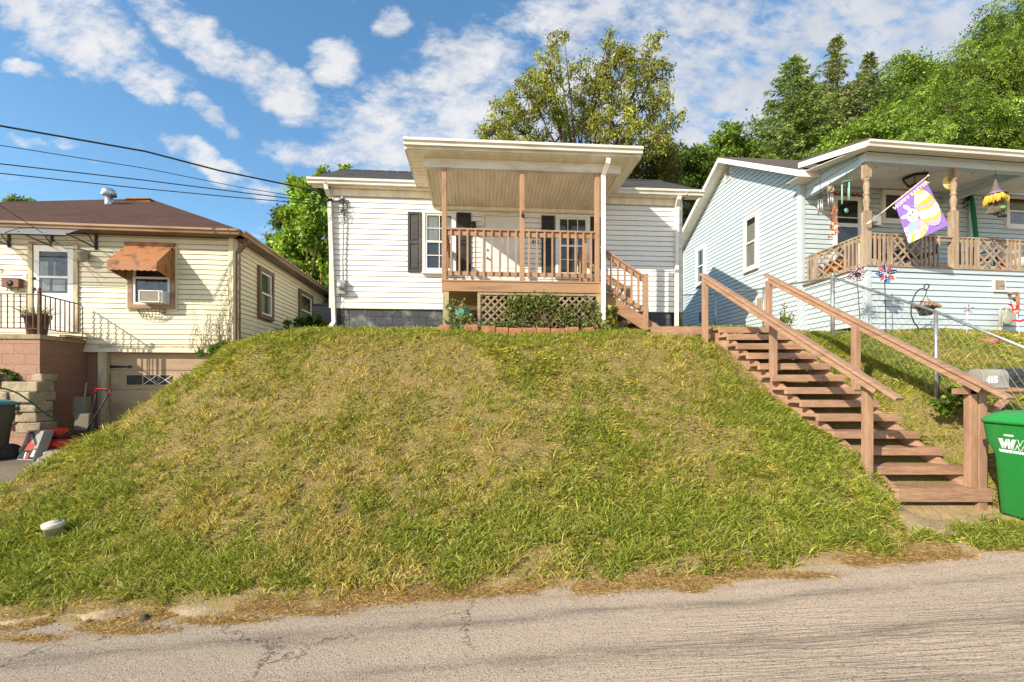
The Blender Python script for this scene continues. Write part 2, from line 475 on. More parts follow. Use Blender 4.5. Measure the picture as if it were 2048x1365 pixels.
def noise_(scale, det, rough, rot=0., sc=(1, 1, 1), loc=(0, 0, 0), dist=0., vec=None):
    mp = N_('ShaderNodeMapping'); mp.inputs['Rotation'].default_value = (0, 0, rot); mp.inputs['Scale'].default_value = sc; mp.inputs['Location'].default_value = loc
    L_(vec or cb.outputs[0], mp.inputs[0])
    q = N_('ShaderNodeTexNoise'); q.inputs['Scale'].default_value = scale; q.inputs['Detail'].default_value = det; q.inputs['Roughness'].default_value = rough
    q.inputs['Distortion'].default_value = dist
    L_(mp.outputs[0], q.inputs[0]); return q.outputs['Fac']


tv = N_('ShaderNodeCombineXYZ'); L_(ta, tv.inputs[0]); L_(tb, tv.inputs[1])
TV = tv.outputs[0]
warp = noise_(3.2, 4., .6, vec=TV); warp2 = noise_(3.2, 4., .6, loc=(7, 3, 0), vec=TV)
cov = None
# cloud banks: centre (tan azimuth, tan elevation), half-lengths, tilt
BANKS = [(-1.02, .83, .20, .10, -.45, 1.), (-.93, .74, .22, .075, -.35, .95), (-.70, .765, .20, .055, -.62, 1.), (-.545, .665, .16, .065, -.62, 1.0), (-.385, .71, .075, .075, -.3, .95), (-.44, .515, .13, .040, -.22, .9),
         (-.835, .665, .10, .028, -.5, .7), (-.77, .668, .06, .028, -.6, .6), (-.655, .60, .09, .025, -.6, .55), (-1.09, .70, .07, .02, -.3, .7), (-.67, .50, .11, .04, -.5, .85), (-.575, .45, .07, .03, -.5, .6),
         (-1.07, .545, .07, .016, -.2, .6), (-1.0, .54, .05, .012, -.25, .5), (-.5, .445, .05, .02, -.3, .5), (-.255, .80, .05, .04, -.3, .6), (-.60, .345, .20, .022, -.25, .45),
         (-.20, .56, .28, .15, .12, .95), (-.10, .70, .16, .12, .3, .9), (-.30, .44, .14, .06, .0, .85), (.12, .64, .34, .20, .2, .92), (.36, .64, .34, .24, .2, .92), (.66, .60, .40, .28, 0., 1.0), (.30, .82, .38, .11, .0, .74), (.30, .45, .36, .12, .1, .72), (.80, .80, .34, .15, 0., .82), (.95, .72, .3, .3, 0., .86), (-1.6, .75, .4, .12, .3, .9), (1.7, .6, .5, .3, .1, 1.)]
for (a, b, la, lb, rot, k) in BANKS:
    k = min(1., k * 1.3) if k < .9 else k
    dx = m_('SUBTRACT', m_('ADD', ta, m_('MULTIPLY', m_('SUBTRACT', warp, .5), .16)), a)
    dy = m_('SUBTRACT', m_('ADD', tb, m_('MULTIPLY', m_('SUBTRACT', warp2, .5), .16)), b)
    c, s_ = math.cos(rot), math.sin(rot)
    ex = m_('DIVIDE', m_('ADD', m_('MULTIPLY', dx, c), m_('MULTIPLY', dy, s_)), la * 1.0)
    ey = m_('DIVIDE', m_('SUBTRACT', m_('MULTIPLY', dy, c), m_('MULTIPLY', dx, s_)), lb * .95)
    r2 = m_('ADD', m_('MULTIPLY', ex, ex), m_('MULTIPLY', ey, ey))
    e = m_('MULTIPLY', ramp_(r2, 0., 1.6, 1., 0.), k)
    cov = e if cov is None else m_('MAXIMUM', cov, e)
behind = ramp_(sp.outputs[1], .1, -.35, 0., .75)  # unseen cloud cover behind the camera, added to whiten window reflections and fill
cov = m_('MAXIMUM', cov, behind)
puff = noise_(11., 10., .6, .62, (.8, 1.25, 1), dist=.25, vec=TV)
puff2 = noise_(26., 7., .65, .5, (.8, 1.4, 1), vec=TV)
pf = m_('ADD', m_('MULTIPLY', puff, .62), m_('MULTIPLY', puff2, .38))
dens = m_('ADD', m_('MULTIPLY', m_('SUBTRACT', pf, .5), 6.2), m_('SUBTRACT', m_('MULTIPLY', cov, 1.75), .95))
cl = ramp_(dens, -.5, 1.3)
cl = m_('MULTIPLY', cl, ramp_(sp.outputs[2], .0, .12))
grey = m_('ADD', ramp_(noise_(7., 5., .6, .3, loc=(3, 1, 0), vec=TV), .35, .7, 0., .35), ramp_(ta, -.2, .7, 0., .45))
ccol = N_('ShaderNodeMix', data_type='RGBA'); L_(grey, ccol.inputs[0]); ccol.inputs[6].default_value = (CLD, CLD * .985, CLD * .98, 1); ccol.inputs[7].default_value = (CLD * .58, CLD * .625, CLD * .70, 1)
hsv = N_('ShaderNodeHueSaturation'); hsv.inputs['Hue'].default_value = .491; hsv.inputs['Saturation'].default_value = SKYSAT; hsv.inputs['Value'].default_value = SKYVAL; L_(sky.outputs[0], hsv.inputs['Color'])
mx = N_('ShaderNodeMix', data_type='RGBA'); L_(m_('MULTIPLY', cl, .93), mx.inputs[0]); L_(hsv.outputs[0], mx.inputs[6]); L_(ccol.outputs[2], mx.inputs[7])
L_(mx.outputs[2], bg.inputs[0]); bg.inputs[1].default_value = .15


# ------------------------------------------------------------------ terrain
def smooth(a, b, x):
    t = np.clip((np.asarray(x, float) - a) / (b - a), 0, 1)
    return t * t * (3 - 2 * t)


def vnoise(x, y, sc, seed=0):
    x = np.asarray(x, float) * sc + 100; y = np.asarray(y, float) * sc + 100
    g = np.random.default_rng(seed).random((256, 256))
    i = np.floor(x).astype(int); j = np.floor(y).astype(int); fx = x - i; fy = y - j
    fx = fx * fx * (3 - 2 * fx); fy = fy * fy * (3 - 2 * fy); q = lambda a, b: g[a % 256, b % 256]
    return (q(i, j) * (1 - fx) + q(i + 1, j) * fx) * (1 - fy) + (q(i, j + 1) * (1 - fx) + q(i + 1, j + 1) * fx) * fy


def zroad(X): return -1.95 + .06 * np.clip(X, -16, 16)


def yedge(X): return 4.15 + .0038 * (np.clip(X, -9, 9) + 4.7) ** 2


def drive(Y): return np.interp(Y, [4.2, 7.5, 10, 14], [-2.44, -1.42, -1.12, -1.05])


def foot(Y): return np.interp(Y, [4, 7.5, 10, 12], [-7.9, -7.42, -6.92, -6.8])


def ground(X, Y):
    X = np.asarray(X, float); Y = np.asarray(Y, float)
    zr = zroad(X); s0 = Y - yedge(X)
    A = 0; B = 0
    for d in (-.2, 0, .2):
        s = s0 + d * np.clip(s0 / .6, 0, 1)
        A = A + np.interp(s, [-1, 0, .12, .5, 1.3, 2.9, 3.85, 4.4, 5.0], [0, 0, .03, .07, .196, .537, .886, .965, 1.]) / 3
        B = B + np.interp(s, [-1, 0, .3, .9, 2.0, 4.1, 5], [0, 0, .03, .12, .56, .95, 1.]) / 3
    t = smooth(5.6, 6.3, X); prof = A * (1 - t) + B * t
    top = 1.08 - .33 * smooth(-4.5, -6.0, X) + .0 * Y
    back = np.maximum(Y - 9.3, 0)
    z = zr + (top - zr) * prof + .15 * np.minimum(back, 11) + .10 * np.clip(back - 11, 0, 30) + .42 * np.clip(back - 12, 0, 40) * smooth(-6, 14, X)
    z = z + (vnoise(X, Y, .8, 3) - .5) * .14 * np.clip(s0 - .1, 0, 1) + (vnoise(X, Y, 3.1, 4) - .5) * .05 * np.clip(s0, 0, 1)
    # driveway cut at the left
    ft = foot(Y); sl_ = np.interp(Y, [4, 7.5, 9, 10], [.42, .85, 1.2, 2.6])
    zl = drive(Y) + np.maximum(X - ft + (vnoise(X, Y, 2.3, 6) - .5) * .25, 0) * sl_
    k = .22
    h = np.clip(.5 + .5 * (zl - z) / k, 0, 1)
    zs = zl * (1 - h) + z * h - k * h * (1 - h)
    f = smooth(15.5, 14, Y) * smooth(3.6, 4.3, Y) * smooth(-4.2, -5.0, X)
    z = z * (1 - f) + zs * f
    # level pad at the foot of the stair, and the cut the stair sits in
    m = smooth(4.3, 4.85, X) * smooth(6.9, 6.4, X) * smooth(6.0, 5.5, Y)
    z = z * (1 - m) + (zr + .11 * np.clip(s0 / .5, 0, 1) + (vnoise(X, Y, 5, 9) - .5) * .05) * m
    sx = np.interp(Y, [5.7, 8.25], [4.9, 3.8])
    m2 = smooth(sx - .12, sx + .12, X) * smooth(sx + 1.75, sx + 1.35, X) * smooth(8.8, 8.3, Y) * smooth(5.2, 5.6, Y)
    z = z * (1 - m2) + np.minimum(z, -1.32 + (Y - 5.7) * .933 - .30) * m2
    return np.where(s0 < 0, zr - .05, z)


def gz(x, y): return float(ground(x, y))


def grid(name, xs, ys, fz, mt):
    Xg, Yg = np.meshgrid(xs, ys)
    vs = np.stack([Xg, Yg, fz(Xg, Yg)], -1).reshape(-1, 3)
    n = len(xs); i, j = np.meshgrid(np.arange(n - 1), np.arange(len(ys) - 1)); a = (j * n + i).ravel()
    return npmesh(name, vs, [np.stack([a, a + 1, a + n + 1, a + n], -1)], mt, smooth=True)


def ground_mat():
    t = NT('lawn soil')
    p = t.pos()
    soil = t.mixc(t.rng(t.noise(p, 28., 6., .8), .38, .62), (.21, .155, .07), (.33, .25, .115))
    thatch = t.mixc(t.rng(t.noise(p, 55., 5., .8), .40, .60), (.31, .25, .09), (.15, .14, .035))
    col = t.mixc(t.rng(t.noise(p, 1.9, 5., .6), .42, .60), soil, thatch)
    sp = t.n('ShaderNodeSeparateXYZ'); t.l(p, sp.inputs[0]); wb = t.math('MULTIPLY', t.math('SUBTRACT', t.noise(p, 2.2, 5.), .5), 1.2)
    dirt = t.math('MULTIPLY', t.rng(t.math('ADD', sp.outputs[0], wb), 3.85, 4.3), t.rng(t.math('ADD', sp.outputs[1], wb), 5.9, 5.6))
    sand = t.mixc(t.rng(t.noise(p, 12., 6., .7), .35, .65), (.50, .37, .22), (.36, .25, .14))
    col = t.mixc(dirt, col, sand)
    und = t.mixc(t.rng(t.noise(p, 1.3, 6., .7), .35, .65), (.045, .07, .014), (.10, .12, .03))
    col = t.mixc(t.rng(t.math('ADD', sp.outputs[1], wb), 12.5, 15.), col, und)
    edge = t.math('MULTIPLY', t.rng(t.math('ADD', sp.outputs[1], t.math('MULTIPLY', wb, .35)), 4.62, 4.40), t.rng(sp.outputs[0], -9., 3.))
    col = t.mixc(t.math('MULTIPLY', edge, .7), col, (.38, .28, .16))
    return t.done(t.bsdf(col, .95, 0, .1, t.noise(p, 30., 6., .7), 1., .03))


def road_mat():
    t = NT('asphalt')
    p = t.pos(); px = t.pos((1, 1, 1))
    sp = t.n('ShaderNodeSeparateXYZ'); t.l(p, sp.inputs[0])
    X, Y = sp.outputs[0], sp.outputs[1]
    wob = t.math('MULTIPLY', t.math('SUBTRACT', t.noise(t.pos((.35, 1, 1)), 1.1, 4.), .5), .5)
    Yw = t.math('ADD', t.math('ADD', Y, wob), t.math('MULTIPLY', X, -.045))
    base = t.mixc(t.rng(t.noise(t.pos((.5, 1, 1)), 1.0, 6., .65), .35, .68), (.62, .49, .365), (.49, .39, .29))
    base = t.mixc(t.math('MULTIPLY', t.rng(X, -3.2, 1.6, 1., 0.), .8), base, (.42, .345, .27))
    # tyre tracks and the old seam
    def band(c, wd, amt):
        d = t.math('ABSOLUTE', t.math('SUBTRACT', Yw, c))
        return t.math('MULTIPLY', t.math('MULTIPLY', t.rng(d, 0., wd, 1., 0.), amt), t.rng(t.noise(t.pos((.6, 4, 1)), 2.2, 6., .7), .36, .6))
    for c, wd, amt in ((3.72, .15, .62), (3.13, .17, .6), (2.6, .22, .4), (4.02, .05, .3)):
        base = t.mixc(band(c, wd, amt), base, (.13, .11, .092))
    # aggregate speckle
    sp1 = t.noise(p, 78., 3., .75); sp2 = t.noise(p, 30., 5., .8)
    base = t.mixc(t.rng(sp1, .53, .63, 0., .9), base, (.085, .07, .06))
    base = t.mixc(t.rng(sp2, .54, .66, 0., .6), base, (.66, .55, .43))
    # cracks
    vv = t.n('ShaderNodeTexVoronoi', feature='DISTANCE_TO_EDGE'); vv.inputs['Scale'].default_value = .55
    off = t.n('ShaderNodeVectorMath', operation='ADD'); nz = t.n('ShaderNodeTexNoise'); nz.inputs['Scale'].default_value = 1.6; nz.inputs['Detail'].default_value = 8.; nz.inputs['Roughness'].default_value = .7
    t.l(p, nz.inputs['Vector']); sc = t.n('ShaderNodeVectorMath', operation='SCALE'); sc.inputs['Scale'].default_value = 1.1
    t.l(nz.outputs['Color'], sc.inputs[0]); t.l(p, off.inputs[0]); t.l(sc.outputs[0], off.inputs[1]); t.l(off.outputs[0], vv.inputs['Vector'])
    ck = t.math('MULTIPLY', t.rng(vv.outputs['Distance'], .0, .005, 1., 0.), t.rng(t.noise(p, .55, 2.), .47, .56))
    ck = t.math('MULTIPLY', ck, t.rng(X, 1.5, -.5, .0, 1.))
    base = t.mixc(t.math('MULTIPLY', ck, .45), base, (.10, .085, .07))
    # milled ridges on the right
    rid = t.rng(t.noise(t.pos((2.2, 30., 1)), 1., 3., .6), .42, .58)
    mill = t.math('MULTIPLY', rid, t.math('MULTIPLY', t.rng(X, .2, 1.8), t.rng(Y, 3.9, 3.3)))
    base = t.mixc(t.math('MULTIPLY', mill, t.rng(t.noise(t.pos((.5, 3, 1)), 2.5, 5., .7), .40, .70, .0, .36)), base, (.24, .20, .16))
    # loose straw dust along the verge
    base = t.mixc(t.math('MULTIPLY', t.rng(t.noise(t.pos((.7, 2.2, 1)), 3., 6., .7), .50, .60), t.rng(Yw, 3.85, 4.25)), base, (.42, .30, .16))
    h = t.math('ADD', t.math('ADD', t.math('MULTIPLY', sp1, .6), t.math('MULTIPLY', sp2, .5)), t.math('SUBTRACT', t.math('MULTIPLY', mill, -.45), t.math('MULTIPLY', ck, 1.5)))
    return t.done(t.bsdf(base, .9, 0, .15, h, 1., .022))


xs = np.unique(np.concatenate([np.linspace(-90, -12, 30), np.linspace(-12, 12, 241), np.linspace(12, 90, 30)]))
ys = np.unique(np.concatenate([np.linspace(-60, 3.6, 12), np.linspace(3.6, 13, 142), np.linspace(13, 90, 60)]))
g = grid('ground', xs, ys, ground, ground_mat()); tag(g, kind='structure')


def roadz(X, Y): return zroad(X) + .004 + .03 * np.clip((3.2 - Y) / 3, 0, 1)


xs = np.linspace(-60, 60, 241)
vs = []; rows = np.concatenate([np.linspace(-4, 3.4, 12), np.linspace(3.5, 1, 0)])
yr = np.linspace(0, 1, 24)
Xg, Tg = np.meshgrid(xs, yr)
edge = yedge(Xg) + (vnoise(Xg, Xg * 0, 2.4, 31) - .5) * .16 + (vnoise(Xg, Xg * 0, 9, 32) - .5) * .06
Yg = -4 + (edge + 4) * Tg
vs = np.stack([Xg, Yg, roadz(Xg, Yg)], -1).reshape(-1, 3)
i, j = np.meshgrid(np.arange(240), np.arange(23)); a = (j * 241 + i).ravel()
o = npmesh('road', vs, [np.stack([a, a + 1, a + 242, a + 241], -1)], road_mat(), smooth=True); tag(o, kind='structure')

# driveway: worn tarmac strip laid over the ground sheet
t_ = NT('driveway tarmac'); p_ = t_.pos()
c_ = t_.mixc(t_.rng(t_.noise(p_, 1.4, 6., .65), .35, .7), (.20, .165, .125), (.13, .105, .08))
c_ = t_.mixc(t_.rng(t_.noise(p_, 70., 3.), .55, .68, 0., .6), c_, (.30, .25, .19))
drive_m = t_.done(t_.bsdf(c_, .95, 0, .1, t_.noise(p_, 60., 5., .7), .9, .012))
ys = np.linspace(4.45, 10.6, 40); ks = np.linspace(0, 1, 14)
Kg, Yg = np.meshgrid(ks, ys); Xg = -14 + Kg * (foot(Yg) - .12 + 14)
vs = np.stack([Xg, Yg, ground(Xg, Yg) + .012], -1).reshape(-1, 3)
i, j = np.meshgrid(np.arange(13), np.arange(39)); a = (j * 14 + i).ravel()
o = npmesh('driveway', vs, [np.stack([a, a + 1, a + 15, a + 14], -1)], drive_m, smooth=True); tag(o, kind='structure')

# remains of a concrete kerb between bank and road at the lower left
ks = np.linspace(-6.5, -2.5, 90); prof = [(-.02, -.06), (-.015, .035), (.0, .055), (.14, .065), (.17, .05), (.18, -.06)]
vs = []
for x in ks:
    e = float(yedge(x)) + .02 + (float(vnoise(x, 0, 2.4, 31)) - .5) * .16; fade = float(smooth(-2.5, -3.0, x))
    for dy, dz in prof:
        vs.append((x, e + dy + (float(vnoise(x, dy * 9, 6, 33)) - .5) * .035, float(zroad(x)) + dz * fade - .02 * (1 - fade) + (float(vnoise(x, dy * 9, 7, 34)) - .5) * .03))
i, j = np.meshgrid(np.arange(5), np.arange(89)); a = (j * 6 + i).ravel()
o = npmesh('kerb', np.array(vs), [np.stack([a, a + 6, a + 7, a + 1], -1)], mat('sandy kerb', (.38, .295, .19), (.24, .18, .11), 5., .95, .8, 30., fine=.25, bdist=.02), smooth=True); tag(o, kind='structure')
# ------------------------------------------------------------------ house building helpers
def siding(mb, F, z0, z1, ufn, ex, t=.022):
    z = z0
    while z < z1 - 1e-3:
        zt = min(z + ex, z1)
        a, b = ufn(z); c, d = ufn(zt)
        if b - a > .01:
            if d <= c: c = d = (c + d) / 2
            g = .012; zg = max(zt - g, z + .01); k = (zg - z) / (zt - z); c1, d1 = a + (c - a) * k, b + (d - b) * k
            mb.add([F.p(a, t, z), F.p(b, t, z), F.p(d1, .006, zg), F.p(c1, .006, zg), F.p(a, -.03, z), F.p(b, -.03, z), F.p(d, -.03, zt - .004), F.p(c, -.03, zt - .004)],
                   [(0, 1, 2, 3), (4, 5, 1, 0), (3, 2, 6, 7)])
        z += ex
    return mb


def gutter(mb, F, u0, u1, w, z, h=.11, d=.11, slope=0.):
    prof = [(0, 0), (d * .6, 0), (d * .68, h * .42), (d, h * .6), (d, h), (d - .012, h), (d - .012, h - .01), (0, h - .01)]
    a = [F.p(u0, w + x, z + y) for x, y in prof]; b = [F.p(u1, w + x, z + y + slope) for x, y in prof]; n = len(prof)
    mb.add(a + b, [tuple(range(n - 1, -1, -1)), tuple(range(n, 2 * n))] + [(i, (i + 1) % n, n + (i + 1) % n, n + i) for i in range(n)])
    return mb


def pipe_rect(mb, pts, wd=.085, ht=.06, up=(0, 1, 0)):
    for a, b in zip(pts[:-1], pts[1:]):
        a = Vector(a); b = Vector(b); d = (b - a).normalized() * .012
        mb.beam(a - d, b + d, wd, ht, up)
    return mb


def window(F, root, x0, x1, y0, y1, w=.03, cas=.06, casm='white', frm='white', cols=2, rows=2, sill=True, curtain=None, glass='glass', name='window', sash=.045, wn=None, mid=True, depth=.05, z=None):
    """Double-hung window measured by photo pixels on a wall frame; casing is the part, sash, pane, curtain and sill its sub-parts."""
    if z is None:
        u0, za = F.px(x0, y0, w); u1, zb = F.px(x1, y1, w); _, zc = F.px(x1, y0, w); _, zd = F.px(x0, y1, w)
        zt = (za + zc) / 2; zl = (zb + zd) / 2
    else:
        u0 = F.px(x0, 500, w)[0]; u1 = F.px(x1, 500, w)[0]; zl, zt = z
    if u1 < u0: u0, u1 = u1, u0
    m = MB()
    m.fbox(F, u0, u0 + cas, .0, w + depth, zl, zt); m.fbox(F, u1 - cas, u1, .0, w + depth, zl, zt)
    m.fbox(F, u0 + cas, u1 - cas, .0, w + depth, zt - cas, zt); m.fbox(F, u0 + cas, u1 - cas, .0, w + depth, zl, zl + cas)
    win = m.build(name, M[casm], root)
    a0, a1, b0, b1 = u0 + cas, u1 - cas, zl + cas, zt - cas
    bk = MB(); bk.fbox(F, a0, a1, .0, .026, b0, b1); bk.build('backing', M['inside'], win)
    s = MB(); zm = (b0 + b1) / 2
    def fr(c0, c1, d0, d1, wa, wb, nc, nr):
        s.fbox(F, c0, c0 + sash, wa, wb, d0, d1); s.fbox(F, c1 - sash, c1, wa, wb, d0, d1)
        s.fbox(F, c0 + sash, c1 - sash, wa, wb, d1 - sash, d1); s.fbox(F, c0 + sash, c1 - sash, wa, wb, d0, d0 + sash)
        for i in range(1, nc):
            x = c0 + (c1 - c0) * i / nc; s.fbox(F, x - .009, x + .009, wa + .004, wb - .004, d0 + sash, d1 - sash)
        for i in range(1, nr):
            y = d0 + (d1 - d0) * i / nr; s.fbox(F, c0 + sash, c1 - sash, wa + .006, wb - .006, y - .009, y + .009)
    if mid:
        fr(a0, a1, zm - sash / 2, b1, w - .002, w + .026, cols, rows); fr(a0, a1, b0, zm + sash / 2, w + .012, w + .038, cols, rows)
    else: fr(a0, a1, b0, b1, w, w + .03, cols, rows)
    s.build('sash', M[frm], win)
    pn = MB()
    pn.quad(F.p(a0 + sash * .6, w + .008, b0 + sash * .6), F.p(a1 - sash * .6, w + .008, b0 + sash * .6), F.p(a1 - sash * .6, w + .008, b1 - sash * .6), F.p(a0 + sash * .6, w + .008, b1 - sash * .6))
    pn.build('pane', M[glass], win)
    if curtain:
        cm = MB(); n = 22
        for (ca, cb_, za, zb) in curtain:                      # fractions of the opening
            pts = []
            for i in range(n + 1):
                u = a0 + (a1 - a0) * (ca + (cb_ - ca) * i / n)
                ww = .0305 + .0035 * math.sin(i * 1.9) * (1 if i % 2 else .6)
                pts += [F.p(u, ww, b0 + (b1 - b0) * za), F.p(u, ww, b0 + (b1 - b0) * zb)]
            cm.add(pts, [(2 * i, 2 * i + 2, 2 * i + 3, 2 * i + 1) for i in range(n)], True)
        cm.build('curtain', M['curtain' if curtain is not True else 'curtain'], win)
    if sill:
        q = MB(); q.fbox(F, u0 - .02, u1 + .02, .0, w + depth + .03, zl - .035, zl - .003); q.build('sill', M[casm], win)
    return win


def shutter(F, root, x0, x1, y0, y1, mt):
    u0, za = F.px(x0, y0, .03); u1, zb = F.px(x1, y1, .03)
    m = MB(); t = .055; zm = zb + (za - zb) * .49
    m.fbox(F, u0, u1, .0, .03, zb, za)
    for a, b, c, d in ((u0, u0 + t, zb, za), (u1 - t, u1, zb, za), (u0 + t, u1 - t, za - t, za), (u0 + t, u1 - t, zb, zb + t), (u0 + t, u1 - t, zm - .03, zm + .03)):
        m.fbox(F, a, b, .03, .05, c, d)
    for c, d in ((zb + t + .04, zm - .07), (zm + .07, za - t - .04)):
        m.fbox(F, u0 + t + .035, u1 - t - .035, .03, .043, c, d)
    return m.build('shutter', M[mt], root, bevel=.004)


# ------------------------------------------------------------------ WHITE HOUSE
W = Frame(-4.32, 10.69, .9972, .0743)
WL = 8.61
zF = 1.85; zS = 4.655
wh = thing('white_house', 'small white sided house with brown front porch standing on top of the grassy bank', 'house', W.p(WL / 2, 0, 1.1))
m = MB(); siding(m, W, zF, zS - .16, lambda z: (0.09, WL - .09), .125)
m.build('front_wall', M['white_side'], wh)
Wr = Frame(*W.p(WL, 0, 0).xy, -W.n.x, -W.n.y); Wb = W.p(0, -4.6, 0); Wl = Frame(Wb.x, Wb.y, W.n.x, W.n.y)
m = MB(); siding(m, Wr, zF, zS, lambda z: (.09, 4.6), .125); siding(m, Wr, zS, 6.0, lambda z: ((z - zS) / .585 - .35, 4.6 - (z - zS) / .585 + .35), .125)
siding(m, Wl, zF, zS, lambda z: (0, 4.51), .125); siding(m, Wl, zS, 6.0, lambda z: ((z - zS) / .585 - .35, 4.6 - (z - zS) / .585 + .35), .125)
m.fbox(W, 0, WL, -4.6, -4.58, 0.6, zS)
m.build('side_wall', M['white_side'], wh)
for u, Fq, v in ((0, Wl, 4.51), (WL - .09, Wr, 0)):
    m = MB(); m.fbox(W, u, u + .09, -.02, .026, zF - .02, zS); m.fbox(Fq, v, v + .09, -.02, .0255, zF - .02, zS); m.build('corner_board', M['white_dirty'], wh)
m = MB(); m.fbox(W, .09, WL - .09, -.02, .03, zS - .165, zS - .005); m.fbox(W, .09, WL - .09, -.02, .022, zF - .03, zF)
m.build('frieze_board', M['soffit'], wh)
m = MB(); m.fbox(W, .02, WL - .02, -.25, -.03, .3, zF - .02); m.fbox(Wr, .03, 4.6, -.25, -.03, .6, zF - .02); m.fbox(Wl, 0, 4.57, -.25, -.03, .3, zF - .02)
m.build('foundation', M['found'], wh)
# main roof: eave overhang .36, ridge 2.2 m behind the front wall
rU0, rU1 = -.42, WL + .42; eW, eZ = .20, 4.78; rW, rZ = -2.2, 6.10; bW, bZ = -4.9, 4.65
m = MB()
for (w0, z0, w1, z1) in ((eW + .04, eZ, rW, rZ), (rW, rZ, bW, bZ)):
    a, b, c, d = W.p(rU0, w0, z0), W.p(rU1, w0, z0), W.p(rU1, w1, z1), W.p(rU0, w1, z1)
    m.prism([a, b, c, d], (0, 0, .035))
for k in range(29):                                            # ridge caps
    u = rU0 + (rU1 - rU0) * k / 29
    m.prism([W.p(u, rW + .12, rZ - .02), W.p(u + .3, rW + .12, rZ - .02), W.p(u + .3, rW, rZ + .055), W.p(u, rW, rZ + .055)], (0, 0, .012))
roof = m.build('roof', M['roof_dark'], wh)
m = MB()
for u in (rU0 - .005, rU1 - .02):
    for (w0, z0, w1, z1) in ((eW, eZ, rW, rZ), (rW, rZ, bW, bZ)):
        m.prism([W.p(u, w0, z0 - .14), W.p(u, w1, z1 - .14), W.p(u, w1, z1 - .004), W.p(u, w0, z0 - .004)], W.u * .025)
m.fbox(W, rU0 + .03, rU1 - .03, eW - .02, eW, eZ - .13, eZ - .005)
m.build('fascia', M['white_dirty'], roof)
m = MB(); m.fbox(W, rU0 + .03, rU1 - .03, .03, eW - .025, zS, zS + .012); n = 60
for k in range(n):
    u = rU0 + .05 + (rU1 - rU0 - .1) * k / n; m.fbox(W, u, u + .012, .03, eW - .025, zS - .006, zS)
for u in (rU0 + .03, WL + .03):
    m.prism([W.p(u, eW, eZ - .1), W.p(u + .37, eW, eZ - .1), W.p(u + .37, rW, rZ - .1), W.p(u, rW, rZ - .1)], (0, 0, .01))
m.build('soffit', M['soffit'], wh)
pU0 = 1.95; pU1 = 6.95                                          # porch roof takes the middle
m = MB(); gutter(m, W, rU0 - .02, 2.20, eW, eZ - .115, .125); m.build('gutter', M['gutter'], wh)
m = MB(); gutter(m, W, 6.85, rU1 + .02, eW, eZ - .115, .125); m.build('gutter', M['gutter'], wh)
# corner downspouts
def wpx(px, py, w): u, z = W.px(px, py, w); return W.p(u, w, z)
m = MB(); pipe_rect(m, [wpx(652, 370, .26), wpx(653, 378, .24), wpx(659, 396, .09), wpx(668, 645, .07), wpx(647, 674, .40)], .09, .065); m.build('downspout', M['white_dirty'], wh)
m = MB(); pipe_rect(m, [wpx(1359, 393, .26), wpx(1358, 398, .24), wpx(1354, 414, .09), wpx(1353, 652, .08)], .09, .065); m.build('downspout', M['white'], wh)
# windows, shutters, door
window(W, wh, 845.5, 912, 423.5, 546, cols=2, rows=2, curtain=[(.0, .45, .5, .96), (.72, 1, .05, .96)])
window(W, wh, 1111, 1179, 431.5, 555, cols=3, rows=2)
shutter(W, wh, 815.5, 843.5, 424, 545, 'shutter'); shutter(W, wh, 914, 942, 425.5, 546, 'shutter_black')
shutter(W, wh, 1083, 1109, 431.5, 551, 'shutter_black'); shutter(W, wh, 1181, 1208, 434, 553, 'shutter_black')
dU0, dZt = W.px(963, 425.5, .02); dU1, _ = W.px(1046, 425, .02); dkz = 2.13
m = MB(); m.fbox(W, dU0, dU0 + .075, 0, .05, dkz, dZt); m.fbox(W, dU1 - .075, dU1, 0, .05, dkz, dZt); m.fbox(W, dU0 + .075, dU1 - .075, 0, .05, dZt - .08, dZt)
m.build('door_frame', M['white_dirty'], wh)
m = MB(); a, b = dU0 + .08, dU1 - .08; zt = dZt - .085; m.fbox(W, a, b, .0, .030, dkz, zt)
dw = b - a; H = zt - dkz
for (c, d) in ((.12, .46), (.54, .88)):
    for (e, f) in ((.08, .30), (.36, .72), (.79, .94)):
        m.fbox(W, a + dw * c, a + dw * d, .030, .038, dkz + H * e, dkz + H * f)
dr = m.build('front_door', M['door_white'], wh, bevel=.006)
m = MB(); u = a + .06
m.lathe(W.p(u, .030, dkz + 1.15), [(.03, 0), (.03, .02), (.02, .03)], 12, W.n); m.build('deadbolt', M['steel'], dr)
m = MB(); m.lathe(W.p(u, .030, dkz + .95), [(.03, 0), (.03, .008), (.012, .012), (.012, .03), (.028, .04), (.03, .06), (.018, .072)], 12, W.n)
m.build('door_handle', M['steel'], dr)
m = MB(); m.fbox(W, a + dw * .44, a + dw * .56, .030, .044, dkz + 1.28, dkz + 1.42); m.build('door_notice', M['print_white'], dr)
# porch lamp beside the door
lu, lz = W.px(947.5, 450, .1)
m = MB(); m.fbox(W, lu - .04, lu + .04, 0, .03, lz - .02, lz + .09); m.tube([W.p(lu, .03, lz + .06), W.p(lu, .09, lz + .08), W.p(lu, .11, lz + .05)], .008, 6)
m.lathe(W.p(lu, .11, lz + .05), [(.01, .02), (.06, 0), (.045, -.13), (.02, -.15)], 8); m.build('porch_lamp', M['black'], wh)
# house number on the siding between door and window
nu, nz = W.px(1069.5, 488, .03)
m = MB(); m.fbox(W, nu - .09, nu + .12, .010, .030, nz - .03, nz + .13)
np_ = m.build('number_plate', M['white_dirty'], wh)
m = MB(); text(m, '415', W.p(nu + .015, .033, nz + .0), W.u, (0, 0, 1), .125, .004); m.build('house_number', M['black'], np_)

